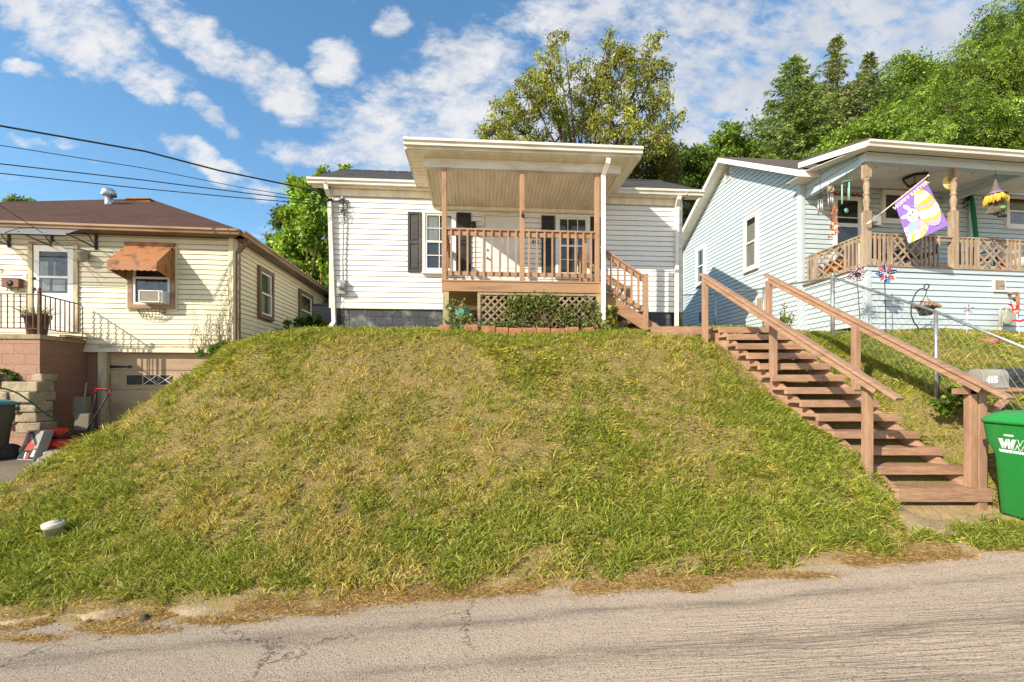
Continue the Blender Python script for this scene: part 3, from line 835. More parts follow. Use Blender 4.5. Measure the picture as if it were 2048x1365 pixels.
# ---- porch
dw0, dU_l = 1.70, 2.767; dU_r = W.px(1204.5, 560, 1.70)[0]
zD = 2.135
m = MB(); n = 13
for k in range(n):                                               # deck boards, ends to the front
    c = .0 + (dw0 - .03) * k / n; m.fbox(W, dU_l + .01, dU_r - .01, c, c + (dw0 - .03) / n - .008, zD - .03, zD)
m.fbox(W, dU_l + .06, dU_r - .06, .03, dw0 - .06, zD - .2, zD - .035)
deck = m.build('porch_deck', M['porch_wood'], wh)
m = MB(); m.fbox(W, dU_l, dU_r, dw0 - .04, dw0, zD - .215, zD - .012); m.fbox(W, dU_l - .01, dU_r + .01, dw0 - .06, dw0 + .015, zD - .010, zD + .018)
m.fbox(W, dU_l, dU_l + .04, .02, dw0 - .042, zD - .215, zD - .012); m.fbox(W, dU_r - .04, dU_r, .02, dw0 - .042, zD - .215, zD - .012)
m.build('deck_fascia', M['porch_wood_dark'], deck)
# posts
bw = 1.60
for px0, px1, ytop in ((883.5, 893.5, 333), (1040, 1049.5, 338), (1190.5, 1201, 342)):
    a, _ = W.px(px0, 500, bw + .05); b = a + .098; zt = W.px(px0, ytop - 6, bw)[1]
    m = MB(); m.fbox(W, a, b, bw - .05, bw + .048, zD + .018, zt); m.build('porch_post', M['porch_wood'], wh, bevel=.006)
# thermometer-like candle holder hung on the middle post
u, z = W.px(1045, 431, bw + .05)
m = MB(); m.tube([W.p(u, bw + .05, z + .10), W.p(u, bw + .10, z + .10), W.p(u, bw + .11, z + .06)], .006, 6); m.lathe(W.p(u, bw + .10, z - .06), [(.02, 0), (.035, .03), (.03, .07), (.012, .09), (.02, .11)], 8)
tag(m.build('hanging_lantern', M['black']), 'small black lantern hanging on the middle porch post of the white house', 'lantern')
# railings
def railing(m_, pa, pb, zb, n, skip=(), long=()):
    pa = Vector(pa); pb = Vector(pb); d = pb - pa; rd = d.normalized(); sd = Vector((rd.y, -rd.x, 0))
    m_.beam(pa + V(0, 0, 1.085), pb + V(0, 0, 1.085), .10, .035); m_.beam(pa + V(0, 0, 1.0), pb + V(0, 0, 1.0), .038, .088)
    m_.beam(pa + V(0, 0, .17), pb + V(0, 0, .17), .038, .088)
    for k in range(n):
        q = pa + d * ((k + .5) / n) + sd * .038
        m_.beam(q + V(0, 0, .02 if k in long else .10), q + V(0, 0, 1.062), .036, .036, rd)
def pst(px): return W.px(px, 500, bw + .05)[0]
zr_ = zD + .0
m = MB(); railing(m, W.p(pst(894), bw, zr_), W.p(pst(1040), bw, zr_), 0, 9, long=(4,)); m.build('porch_railing', M['porch_wood'], wh)
m = MB(); railing(m, W.p(pst(1050), bw, zr_), W.p(pst(1190), bw, zr_), 0, 9, long=(3,)); m.build('porch_railing', M['porch_wood'], wh)
m = MB(); uL = pst(884) + .05; railing(m, W.p(uL, .06, zr_), W.p(uL, bw - .06, zr_), 0, 9); m.build('porch_railing', M['porch_wood'], wh)
uR = pst(1191) + .05
m = MB(); m.fbox(W, uR - .05, uR + .05, .42, .52, zD, zD + 1.22); m.lathe(W.p(uR, .47, zD + 1.22), [(.045, 0), (.05, .02), (.03, .05), (.045, .09), (.02, .13)], 10)
railing(m, W.p(uR, .05, zr_), W.p(uR, .41, zr_), 0, 2); m.build('porch_railing', M['porch_wood'], wh)
# steps down to the right of the deck
st = MB(); nst = 5; run = .25; gz0 = 1.12
for k in range(nst):
    z = zD - (k + 1) * (zD - gz0) / (nst + .3)
    st.fbox(W, dU_r + .02 + k * run, dU_r + .30 + k * run, .50, 1.52, z - .04, z)
steps = st.build('porch_steps', M['porch_wood_dark'], wh)
for wv in (.49, 1.53):
    m = MB(); m.beam(W.p(dU_r + .02, wv, zD - .24), W.p(dU_r + nst * run, wv, gz0 + .02), .045, .26); m.build('stringer', M['porch_wood_dark'], steps)
for wv, nwl in ((1.60, True), (.47, False)):
    u1, zb = W.px(1284, 560, wv); u1 = dU_r + .92
    m = MB(); a = W.p(uR + .05, wv, zD + .78); b = W.p(u1, wv, zD + .18)
    m.beam(a, b, .10, .036); m.beam(a - V(0, 0, .075), b - V(0, 0, .075), .038, .088); m.beam(a - V(0, 0, .74), b - V(0, 0, .72), .04, .10)
    for k in range(6):
        q = a.lerp(b, (k + .6) / 6.4) + W.n * .038; m.beam(q - V(0, 0, .76), q - V(0, 0, .05), .036, .036, W.u)
    m.build('stair_railing', M['porch_wood'], steps)
    m = MB(); m.fbox(W, u1, u1 + .095, wv - .05, wv + .05, 1.02, zD + .23); m.build('newel_post', M['porch_wood'], steps, bevel=.006)
# porch roof
gW, gU0, gU1 = 1.95, W.px(807, 285, 2.05)[0], W.px(1286.5, 310, 2.05)[0]
gZ = 4.73; pr = .172
m = MB()
a, b = W.p(gU0 + .01, gW + .04, gZ + .115), W.p(gU1 - .01, gW + .04, gZ + .115); bk_ = 2.78
m.prism([a, b, W.p(gU1 - .01, gW + .04 - bk_, gZ + .115 + pr * bk_), W.p(gU0 + .01, gW + .04 - bk_, gZ + .115 + pr * bk_)], (0, 0, .035))
pr_ = m.build('porch_roof', M['roof_dark'], wh)
m = MB(); gutter(m, W, gU0 - .005, gU1 + .005, gW, gZ - .005, .125); m.build('porch_gutter', M['gutter'], pr_)
m = MB(); m.fbox(W, gU0 + .02, gU1 - .02, gW - .025, gW, zS + .02, gZ + .11)
for u in (gU0, gU1 - .03):
    m.prism([W.p(u, gW - .01, zS + .005), W.p(u, .22, zS + .005), W.p(u, .22, gZ + .105 + pr * (gW - .22)), W.p(u, gW - .01, gZ + .105)], W.u * .03)
m.build('porch_fascia', M['white_dirty'], pr_)
bU0, bU1 = W.px(850, 330, bw)[0], W.px(1240, 335, bw)[0]
m = MB(); m.fbox(W, gU0 + .03, gU1 - .03, bw + .06, gW - .03, zS + .01, zS + .022)          # front strip, ribs across
u = gU0 + .05
while u < gU1 - .05:
    m.fbox(W, u, u + .014, bw + .06, gW - .03, zS + .003, zS + .01); u += .15
for c, d in ((gU0 + .03, bU0 - .01), (bU1 + .01, gU1 - .03)):                              # side strips
    m.fbox(W, c, d, .22, bw + .058, zS + .01, zS + .022); q = .24
    while q < bw:
        m.fbox(W, c, d, q, q + .014, zS + .003, zS + .01); q += .15
m.build('porch_soffit', M['soffit'], pr_)
m = MB(); zb0 = 4.47
m.fbox(W, bU0, bU1, bw - .06, bw + .055, zb0, zS + .03)
m.build('porch_beam', M['white_dirty'], pr_)
m = MB(); cz1, cz0 = 4.52, 4.315                                                           # beadboard ceiling falling towards the wall
for c, d, zt in ((bU0, bU0 + .04, 0), (bU1 - .04, bU1, 0)):
    m.prism([W.p(c, bw - .06, zb0 + .0), W.p(c, .03, cz0 - .05), W.p(c, .03, zS + .02), W.p(c, bw - .06, zS + .02)], W.u * .04)
nb = 46
for k in range(nb):
    c = bU0 + .04 + (bU1 - bU0 - .08) * k / nb; d = c + (bU1 - bU0 - .08) / nb
    m.add([W.p(c + .006, bw - .06, cz1), W.p(d - .006, bw - .06, cz1), W.p(d - .006, .0, cz0), W.p(c + .006, .0, cz0),
           W.p(d, bw - .06, cz1 + .012), W.p(d, .0, cz0 + .012), W.p(c, bw - .06, cz1 + .012), W.p(c, .0, cz0 + .012)],
          [(0, 3, 2, 1), (1, 2, 5, 4), (6, 7, 3, 0)])
m.fbox(W, bU0 + .05, bU1 - .05, .018, .05, cz0 - .075, cz0 + .0)
m.build('porch_ceiling', M['soffit'], pr_)
m = MB(); dsw = 1.74
pipe_rect(m, [wpx(1217, 318, gW + .05), wpx(1216, 326, gW + .03), wpx(1206.5, 352, dsw), wpx(1206.8, 655, dsw)], .085, .06); m.build('downspout', M['white'], wh)
# lattice skirt and its posts
zG = 1.10
m = MB(); lu0, lu1 = W.px(955, 600, dw0 - .02)[0], dU_r - .06; lz0, lz1 = zG - .02, zD - .225
m.fbox(W, lu0, lu1, dw0 - .035, dw0 - .018, lz1 - .05, lz1); m.fbox(W, lu0, lu0 + .06, dw0 - .036, dw0 - .017, lz0, lz1 - .05)
st_ = .155; hgt = lz1 - lz0
for s_, wv in ((1, dw0 - .045), (-1, dw0 - .055)):
    k = -hgt
    while k < lu1 - lu0:
        a = max(0, k); b = min(lu1 - lu0, k + hgt)
        if b - a > .03:
            f = lambda x: ((x - k) if s_ > 0 else hgt - (x - k))
            m.beam(W.p(lu0 + a, wv, lz0 + f(a)), W.p(lu0 + b, wv, lz0 + f(b)), .008, .036, W.n.cross(Vector((W.p(1, 0, s_) - W.p(0, 0, 0)))))
        k += st_
m.build('lattice', M['lattice'], wh)
for c, d in ((dU_l + .02, dU_l + .14), (dU_r - .12, dU_r - .01)):
    m = MB(); m.fbox(W, c, d, dw0 - .13, dw0 - .01, zG - .15, lz1 + .005); m.build('porch_pier', M['mossy'], wh)
m = MB(); m.fbox(W, dU_l + .25, dU_l + .55, 1.15, 1.25, zG - .1, zG + .55)       # old door leaf stored under the deck
o = m.build('stored_board', M['verdigris']); tag(o, 'faded green board stored in the dark opening under the porch deck', 'board')

# electricity: meter, conduit, weatherhead
mu, mz = W.px(683, 575, .10)
mt_ = thing('electric_meter', 'grey electric meter box with round glass dial on the white front wall', 'electric meter', W.p(mu, .02, mz - .2))
m = MB(); m.fbox(W, mu - .10, mu + .10, .02, .14, mz - .165, mz + .165); m.build('meter_box', M['grey_box'], mt_, bevel=.01)
m = MB(); m.lathe(W.p(mu, .14, mz + .02), [(.085, 0), (.085, .03), (.075, .035), (.07, .10), (.05, .115)], 18, W.n); m.build('meter_dial', M['alu'], mt_)
m = MB(); cu_, cz_ = W.px(685.5, 399, .07)
m.tube([W.p(mu + .03, .07, mz + .16), W.p(mu + .02, .07, mz + .7), W.p(mu + .045, .075, cz_ - .5), W.p(cu_, .075, cz_)], .017, 8)
m.lathe(W.p(cu_, .085, cz_), [(.02, -.03), (.045, 0), (.04, .05), (.01, .07)], 8)
m.build('conduit', M['grey_box'], mt_)
m = MB(); m.tube([W.p(mu - .03, .07, mz - .16), W.p(mu - .035, .06, mz - .30), W.p(mu + .02, .05, mz - .4), W.p(mu + .06, .04, mz - .7), W.p(mu + .02, .05, mz - 1.0), W.p(mu + .03, .06, mz - 1.15)], .006, 5); m.build('earth_wire', M['cable'], mt_); m = MB()
for k in range(7):
    q = [W.p(cu_ + .02 + .14 * math.sin(t * .8 + k) * (t / 8), .10 + .03 * math.sin(t + k), cz_ - .02 - (.06 + .07 * k) * math.sin(t * math.pi / 8)) for t in range(9)]
    m.tube(q, .006, 5)
m.tube([W.p(cu_, .1, cz_), W.p(cu_ - .08, .13, cz_ - .09), W.p(cu_ - .2, .16, cz_ - .1), W.p(cu_ - .32, .18, cz_ - .06)], .012, 6)
m.tube([W.p(cu_ - .2, .2, cz_ - .06), W.p(cu_ - .32, .22, cz_ - .11)], .028, 7)
m.build('service_wire', M['cable'], mt_)
# edging blocks in front of the lattice
r_ = random.Random(4)
tops = [(85, 190), (312, 440), (468, 596), (600, 714), (718, 838), (842, 968), (972, 1092), (1098, 1224), (1228, 1350), (1402, 1492)]
for i, (a, b) in enumerate(tops):
    u0 = W.px(860 + a / 4.55, 658, 2.0)[0]; u1 = W.px(860 + b / 4.55, 658, 2.0)[0]
    wq = 1.86 + r_.uniform(-.03, .03); zb = gz(*W.p((u0 + u1) / 2, wq, 0).xy) - .04
    bm = MB(); n = 6
    bm.fbox(W, u0, u1, wq, wq + .2, zb, zb + .155)
    o = bm.build('edging_block', M['edging'], bevel=.02)
    place = ['first, alone by the mossy pier', 'second, under the dark opening', 'third, where lattice starts', 'fourth, a narrow one', 'fifth from the left', 'sixth from the left',
             'seventh from the left', 'eighth from the left', 'ninth, ending the long row', 'last one, apart by the downspout'][i]
    tag(o, 'reddish edging block below the porch lattice, ' + place, 'edging block', 'red edging blocks along the porch')
# ------------------------------------------------------------------ YELLOW HOUSE
ca, sa = math.cos(math.radians(6.1)), math.sin(math.radians(6.1))
YLEN = 10.3
Yf = Frame(-6.4 - YLEN * ca, 10.35 - YLEN * sa, ca, sa)          # front, right end at the corner (-6.4, 10.35)
Ys = Frame(-6.4, 10.35, -.107, .994)                              # right-hand wall running back
YD = 12.5
yh = thing('yellow_house', 'low cream yellow house with brown hip roof beside the driveway at the left', 'house', Yf.p(YLEN / 2, 0, -1.1))
def yu(px, w=0.): return Yf.px(px, 600, w)[0]
def yz(px, py, w=0.): return Yf.px(px, py, w)[1]
def ypt(px, py, w=0.):
    u, z = Yf.px(px, py, w); return Yf.p(u, w, z)
zE = 3.36; yzb = .80
m = MB(); siding(m, Yf, yzb, zE, lambda z: (0, YLEN - .10), .1145, .022); m.build('front_wall', M['yellow_side'], yh)
m = MB(); siding(m, Ys, .1, zE, lambda z: (.10, YD), .1145, .022); m.build('side_wall', M['yellow_side'], yh)
m = MB(); m.fbox(Yf, YLEN - .10, YLEN, -.02, .03, yzb - .05, zE); m.fbox(Ys, 0, .10, -.0195, .029, .2, zE); m.build('corner_board', M['yellow_side'], yh)
m = MB(); m.fbox(Yf, yu(170), YLEN + .0, -.02, .045, yzb - .07, yzb - .003); m.build('drip_board', M['yellow_side'], yh)
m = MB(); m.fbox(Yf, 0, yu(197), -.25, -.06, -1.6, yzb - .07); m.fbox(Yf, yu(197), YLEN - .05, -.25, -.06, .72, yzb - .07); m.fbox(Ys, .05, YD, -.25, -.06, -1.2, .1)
m.build('basement_wall', M['stoop_side_shade'], yh)
# hip roof
oh = .28
FR, FLc = Ys.p(-oh, oh, zE + .08), Yf.p(-.3, oh, zE + .08)
BR = Ys.p(YD + .3, oh, zE + .08); BL = BR + (FLc - FR)
apx = Vector((-12.1, 15.0, 6.17)); apb = apx + (BR - FR).normalized() * 3.
m = MB()
for q in ((FLc, FR, apx), (FR, BR, apb, apx), (BL, FLc, apx, apb), (BR, BL, apb)):
    m.prism(list(q), (0, 0, .04))
yr_ = m.build('roof', M['roof_brown'], yh)
m = MB(); zs_ = zE
m.prism([Yf.p(-.3, oh - .02, zs_), Yf.p(YLEN + oh - .02, oh - .02, zs_), Yf.p(YLEN + oh - .02, 0, zs_), Yf.p(-.3, 0, zs_)], (0, 0, .012))
m.prism([Ys.p(-oh + .02, oh - .02, zs_ + .0), Ys.p(YD, oh - .02, zs_), Ys.p(YD, 0, zs_), Ys.p(0, 0, zs_)], (0, 0, .011))
m.build('soffit', M['brown_trim'], yr_)
m = MB(); gutter(m, Yf, -.3, YLEN + oh, oh, zE, .11, .10); gutter(m, Ys, -oh - .0, YD + .3, oh, zE - .002, .11, .10); m.build('gutter', M['brown_gutter'], yh)
m = MB(); pipe_rect(m, [Ys.p(.03, oh + .03, zE), Ys.p(.03, oh, zE - .06), Ys.p(.06, .075, zE - .3), Ys.p(.06, .075, .75)], .075, .06, (1, 0, 0)); m.build('downspout', M['brown_trim'], yh)
# roof fittings
q = P(218, 402, 13.2)
v = thing('roof_vent', 'round metal turbine vent standing on the brown roof ridge', 'roof vent', q)
m = MB(); m.tube([q - V(0, 0, .25), q + V(0, 0, .12)], .10, 14); m.build('vent_pipe', M['alu'], v)
m = MB(); m.lathe(q + V(0, 0, .12), [(.10, 0), (.165, .05), (.18, .12), (.15, .2), (.05, .25)], 16)
for k in range(16):
    t = k * math.pi / 8; m.beam(q + V(.17 * math.cos(t), .17 * math.sin(t), .15), q + V(.155 * math.cos(t + .35), .155 * math.sin(t + .35), .29), .012, .05)
m.build('turbine_head', M['alu'], v)
q = P(277, 404, 14.2)
m = MB(); m.prism([q + V(-.38, 0, -.08), q + V(.38, 0, -.03), q + V(.36, 0, .07), q + V(-.34, 0, .07)], (0, .3, 0)); m.prism([q + V(-.42, -.05, .06), q + V(.40, -.05, .07), q + V(.36, -.05, .12), q + V(-.36, -.05, .12)], (0, .4, 0))
tag(m.build('ridge_vent_box', M['rust'], bevel=.02), 'low rusty brown vent box on the peak of the brown roof', 'roof vent')

# storm door
d0, dz1 = Yf.px(57, 485, .03); d1 = yu(156.5, .03); dz0 = 1.17; dz1 = yz(100, 485, .03)
m = MB(); m.fbox(Yf, d0, d0 + .09, 0, .05, dz0, dz1); m.fbox(Yf, d1 - .09, d1, 0, .05, dz0, dz1); m.fbox(Yf, d0 + .09, d1 - .09, 0, .05, dz1 - .06, dz1)
m.build('door_frame', M['jamb'], yh)
a, b = d0 + .10, d1 - .10; zt = dz1 - .07
def yuz(rx, ry, w): return Yf.px(rx, ry, w)
g0, gz1 = yuz(78, 503, .035); g1, gz0 = yuz(135, 587, .035); gm = yz(105, 554.5, .035)
m = MB(); m.fbox(Yf, a, g0, .0, .035, dz0, zt); m.fbox(Yf, g1, b, .0, .035, dz0, zt); m.fbox(Yf, g0, g1, .0, .035, gz1, zt); m.fbox(Yf, g0, g1, .0, .035, dz0, gz0); m.fbox(Yf, g0, g1, .0, .036, gm - .025, gm + .025)
m.fbox(Yf, g0 + .05, g1 - .05, .035, .042, dz0 + .1, gz0 - .16)
sd_ = m.build('storm_door', M['door_white'], yh, bevel=.004)
m = MB(); m.fbox(Yf, g0, g1, .0, .024, gz0, gz1)
inn = m.build('inner_door', M['inside'], sd_)
m = MB()
for c, d in ((.10, .36), (.47, .90)): m.fbox(Yf, g0 + (g1 - g0) * c, g0 + (g1 - g0) * d, .024, .028, gz0 + .05, gm - .05)
for c, d in ((.02, .30), (.5, .56)): m.fbox(Yf, g0 + (g1 - g0) * c, g0 + (g1 - g0) * d, .024, .028, gm + .03, gz1 - .22)
m.build('curtain', M['curtain'], sd_)
m = MB(); m.quad(Yf.p(g0, .032, gz0), Yf.p(g1, .032, gz0), Yf.p(g1, .032, gz1), Yf.p(g0, .032, gz1)); m.build('pane', M['glass'], sd_)
m = MB()
for py in (557, 578):
    u, z = yuz(66.5, py, .05); m.fbox(Yf, u - .03, u + .03, .035, .05, z - .03, z + .03)
    m.tube([Yf.p(u, .05, z), Yf.p(u + .03, .085, z), Yf.p(u + .04, .085, z - .10 if py > 570 else z - .02)], .011, 6)
m.build('door_handle', M['black'], sd_)
# canopy over the door
c0, c1 = yu(-25), yu(199); zc1 = yz(120, 461.5, .0) ; m = MB(); n = 10
prof = [(.02 + .86 * t, .02 - .34 * t ** 2.1) for t in [i / n for i in range(n + 1)]]
zc1 = yz(100, 466, 0)
cut = [c0 + (c1 - c0) * k / 2 for k in range(3)]
can = None
m.add([Yf.p(u, w_, zc1 + z_) for u in (c0, c1) for w_, z_ in prof], [(i, i + 1, n + 2 + i, n + 1 + i) for i in range(n)], True)
can = m.build('door_canopy', M['poly'], yh)
m = MB()
for u in (c0, (c0 + c1) / 2, c1): m.tube([Yf.p(u, w_, zc1 + z_) for w_, z_ in prof], .009, 6)
m.tube([Yf.p(c0, prof[-1][0], zc1 + prof[-1][1]), Yf.p(c1, prof[-1][0], zc1 + prof[-1][1])], .014, 6); m.fbox(Yf, c0, c1, .0, .03, zc1, zc1 + .04)
m.build('canopy_rib', M['black'], can)
for px in (20, 106, 194):
    u = yu(px); m = MB()
    m.fbox(Yf, u - .03, u + .03, 0, .03, zc1 - .36, zc1 - .02); m.beam(Yf.p(u, .03, zc1 - .31), Yf.p(u, .80, zc1 - .24), .018, .022); m.tube([Yf.p(u, .03, zc1 - .28), Yf.p(u, .22, zc1 - .10), Yf.p(u, .40, zc1 - .06)], .010, 6)
    m.build('canopy_bracket', M['black'], can)
# wall lamp, mailbox, bell
u, z = Yf.px(166, 512, .12)
m = MB(); m.fbox(Yf, u - .05, u + .05, 0, .03, z - .05, z + .12); m.tube([Yf.p(u, .03, z + .09), Yf.p(u, .12, z + .12)], .012, 6)
m.lathe(Yf.p(u, .13, z), [(.02, .14), (.10, .09), (.115, .05), (.095, .04), (.09, -.06), (.04, -.12), (.015, -.15)], 12); m.build('wall_lamp', M['grey_box'], yh)
u0, z1 = Yf.px(3, 558, .12); u1, z0 = Yf.px(38, 575, .12)
lb = thing('letterbox', 'small brown metal letterbox on the cream wall beside the storm door', 'letterbox', Yf.p((u0 + u1) / 2, .02, z0))
m = MB(); m.fbox(Yf, u0, u1, .02, .13, z0, z1); m.fbox(Yf, u0 - .01, u1 + .01, .02, .14, z1, z1 + .02); m.build('box', flat('letterbox brown', (.20, .085, .06), .5), lb, bevel=.008)
m = MB(); text(m, '343', Yf.p((u0 + u1) / 2, .133, z0 + .06), Yf.u, (0, 0, 1), .055); m.lathe(Yf.p((u0 + u1) / 2, .130, z0 + .08), [(.07, 0), (.07, .002)], 20, Yf.n)
m.build('badge', M['black'], lb)
m = MB()
for k in (.25, .5, .85):
    u = u0 + (u1 - u0) * k; m.tube([Yf.p(u, .08, z0), Yf.p(u, .09, z0 - .05), Yf.p(u + .02, .12, z0 - .08), Yf.p(u + .04, .12, z0 - .05)], .006, 5)
m.build('hook', M['black'], lb)
u, z = Yf.px(51, 553, .02); m = MB(); m.fbox(Yf, u - .03, u + .03, .0, .035, z - .055, z + .055); m.build('doorbell', M['print_white'], yh, bevel=.006)
m = MB(); u, z = Yf.px(2.5, 546, .03); text(m, '3', Yf.p(u, .026, z), Yf.u, (0, 0, 1), .13, .0); m.build('house_number', M['black'], yh)
# front window with air conditioner, awning and wire basket
fw = window(Yf, yh, 258, 351.5, 495, 619, cas=.10, casm='brown_gutter', cols=1, rows=1, w=.03, sash=.05, curtain=None, sill=False)
a0, zl = Yf.px(258, 619, .02); a1, zt = Yf.px(351.5, 495, .02); zl = yz(305, 619); zt = yz(305, 495)
m = MB()
for q in ((a0 - .035, a0, zl - .035, zt + .03), (a1, a1 + .035, zl - .035, zt + .03)): m.fbox(Yf, q[0], q[1], 0, .05, q[2], q[3])
m.fbox(Yf, a0, a1, 0, .05, zl - .035, zl - .001); m.build('trim', M['yellow_side'], fw)
A0, A1 = yu(256), yu(350); zA = yz(300, 494); aw = .60; zf = zA - .50; zfb = zf - .17
m = MB(); n = 6
m.fbox(Yf, A0 - .02, A1 + .02, 0, .09, zA, zA + .08)
m.prism([Yf.p(A0, .05, zA), Yf.p(A0, aw, zf), Yf.p(A0, aw, zf + .012), Yf.p(A0, .05, zA + .012)], Yf.u * (A1 - A0))
k = 16
top = [Yf.p(A0 + (A1 - A0) * i / k, aw, zf) for i in range(k + 1)]
bot = [Yf.p(A0 + (A1 - A0) * i / k, aw, zfb - (.02 if i % 2 else 0)) for i in range(k + 1)]
m.add(top + bot, [(i, i + 1, k + 2 + i, k + 1 + i) for i in range(k)])
for u in (A0, A1): m.prism([Yf.p(u, .03, zA), Yf.p(u, aw, zf), Yf.p(u, aw, zfb), Yf.p(u, .03, zfb - .10)], Yf.u * (.008 if u == A0 else -.008))
m.build('window_awning', M['awning'], yh)
b0, bz1 = Yf.px(279, 581, .25); b1, bz0 = Yf.px(326, 606, .25)
ac = thing('window_air_conditioner', 'white window air conditioner with grey coil grille sitting in the awning window', 'air conditioner', Yf.p((b0 + b1) / 2, .15, bz0))
m = MB(); m.fbox(Yf, b0, b1, .0, .27, bz0, bz1); m.fbox(Yf, b0, b0 + .03, .27, .285, bz0, bz1); m.fbox(Yf, b0 + .40, b0 + .43, .27, .285, bz0, bz1); m.fbox(Yf, b0 + .03, b0 + .40, .27, .285, bz1 - .025, bz1); m.fbox(Yf, b0 + .03, b0 + .40, .27, .285, bz0, bz0 + .025)
m.fbox(Yf, b1, yu(342), .03, .05, bz0, bz1); m.build('case', M['door_white'], ac, bevel=.006)
m = MB(); m.fbox(Yf, b0 + .03, b0 + .40, .27, .276, bz0 + .025, bz1 - .025)
k = b0 + .45
while k < b1 - .02: m.fbox(Yf, k, k + .01, .27, .276, bz0 + .03, bz1 - .03); k += .022
m.build('grille', flat('grey coil', (.27, .245, .21)), ac)
k0, kz = Yf.px(276, 618, .05); k1 = yu(335)
m = MB(); n = 11; R = (k1 - k0) / 2; uc = (k0 + k1) / 2
def bask(t, s): return Yf.p(uc + R * math.cos(t) * (1 - .25 * s * s), .03 + .20 * math.sin(t) * (1 - .5 * s), kz - .02 - .17 * s ** 1.5)
for s in (0, .5, 1.): m.tube([bask(math.pi * i / 16, s) for i in range(17)], .007, 5)
for i in range(n): m.tube([bask(math.pi * (i + .5) / n, s / 5) for s in range(6)], .006, 5)
m.tube([Yf.p(k0, .03, kz - .02), Yf.p(k1, .03, kz - .02)], .007, 5)
tag(m.build('wire_basket', M['rail_iron']), 'empty curved wire basket planter under the awning window', 'wire basket')
# side windows, tall with brown casings
def swin(x0, x1, y0, y1, cur):
    u0 = Ys.px(x0, 600)[0]; u1 = Ys.px(x1, 600)[0]; zt = Ys.px(x0, y0)[1]; zl = Ys.px(x1, y1)[1]
    return window(Ys, yh, x0, x1, 0, 0, w=.03, z=(zl, zt), cas=.11, casm='brown_trim', cols=1, rows=1, curtain=cur, depth=.06, sill=False)
swin(515.4, 544.6, 532, 645, [(.0, .45, 0, .5), (.75, 1., 0, 1)])
swin(597, 623.8, 578.5, 667, [(.0, .2, 0, 1)])
swin(651.5, 666, 611, 690, None)
m = MB(); q = P(642, 565, 16.5); m.tube([q, q + V(0, 0, .32)], .03, 8); m.tube([q - V(0, 0, .3), q], .03, 8); m.build('vent_pipe', M['rust'], yr_)

# garage door below the right half of the front
gx0 = yu(214); gx1 = YLEN - .35; gzt = yz(300, 704, -.1); gzb = -1.15
m = MB(); m.fbox(Yf, yu(197), gx0, -.12, .02, gzb, gzt + .13); m.fbox(Yf, gx0, YLEN - .1, -.12, .018, gzt, gzt + .13); m.fbox(Yf, gx0 - .045, gx0 - .02, .02, .03, gzb, gzt); m.build('garage_frame', M['jamb'], yh)
m = MB(); zs = [gzb] + [yz(250, py, -.12) for py in (858, 819, 780, 741)] + [gzt]
for i in range(5): m.fbox(Yf, gx0 + .005, gx1, -.14, -.10, zs[i] + .006, zs[i + 1] - .006)
m.fbox(Yf, gx0, gx1, -.16, -.125, gzb, gzt)
gd = m.build('garage_door', M['garage'], yh)
for i, (xa, xb) in enumerate(((254, 283.6), (287, 315), (317, 345))):
    ua, ub = yu(xa, -.1), yu(xb, -.1); za, zb = yz(270, 769.5, -.1), yz(270, 751, -.1)
    m = MB(); m.fbox(Yf, ua, ub, -.10, -.094, za, zb)
    f = m.build('garage_window', M['inside'], gd)
    m = MB()
    if i == 0:
        for k in range(9):
            z = za + (zb - za) * (k + .3) / 9; m.fbox(Yf, ua, ub, -.094, -.084, z, z + .012)
        m.build('louvre', flat('slate louvre', (.09, .09, .10)), f)
    else:
        m.beam(Yf.p(ua, -.09, za), Yf.p(ub, -.09, zb), .012, .008, Yf.n); m.beam(Yf.p(ua, -.088, zb), Yf.p(ub, -.088, za), .012, .008, Yf.n)
        m.build('cross_bar', M['print_white'], f)
m = MB(); ua, ub, z = yu(216, -.1), yu(266, -.1), yz(240, 734, -.1)
m.prism([Yf.p(ua, -.098, z - .05), Yf.p(ua + .1, -.098, z - .03), Yf.p(ub - .09, -.098, z - .015), Yf.p(ub - .08, -.098, z - .04), Yf.p(ub, -.098, z), Yf.p(ub - .08, -.098, z + .04), Yf.p(ub - .09, -.098, z + .015), Yf.p(ua + .1, -.098, z + .03), Yf.p(ua, -.098, z + .05)], Yf.n * .015)
m.build('strap_hinge', M['black'], gd)

# ---- pink block stoop in front of the storm door
sU1 = Yf.px(82.5, 700, 1.05)[0]; sW = 1.08; sZ = 1.0
stp = thing('block_stoop', 'pink painted concrete block stoop with timber edge below the storm door', 'stoop', Yf.p(sU1 - 1.5, .5, -1.3))
m = MB(); m.fbox(Yf, sU1 - 4., sU1 - .003, sW - .25, sW, -1.8, sZ - .09); m.build('front_face', M['stoop'], stp)
m = MB(); m.fbox(Yf, sU1 - .25, sU1, -.04, sW - .252, -1.8, sZ - .09); m.fbox(Yf, sU1 - .0015, sU1, sW - .26, sW - .0, -1.8, sZ - .091); m.build('side_face', M['stoop_side_shade'], stp)
m = MB(); m.fbox(Yf, sU1 - 4, sU1 - .1, .0, sW - .1, sZ - .12, sZ - .02); m.build('stoop_floor', M['concrete'], stp)
m = MB(); m.fbox(Yf, sU1 - 4, sU1 + .03, sW - .12, sW + .03, sZ - .09, sZ + .0); m.fbox(Yf, sU1 - .12, sU1 + .03, .0, sW - .122, sZ - .09, sZ + .0)
m.fbox(Yf, sU1 - .02, sU1 + .14, .12, .62, sZ + .0, sZ + .05); m.build('timber_edge', M['lattice'], stp)
rl = thing('stoop_railing', 'rusty brown iron railing with thin bars round the pink block stoop', 'railing', Yf.p(sU1, sW, sZ))
pu, pw = sU1 - .03, sW - .03; rz = sZ + .80
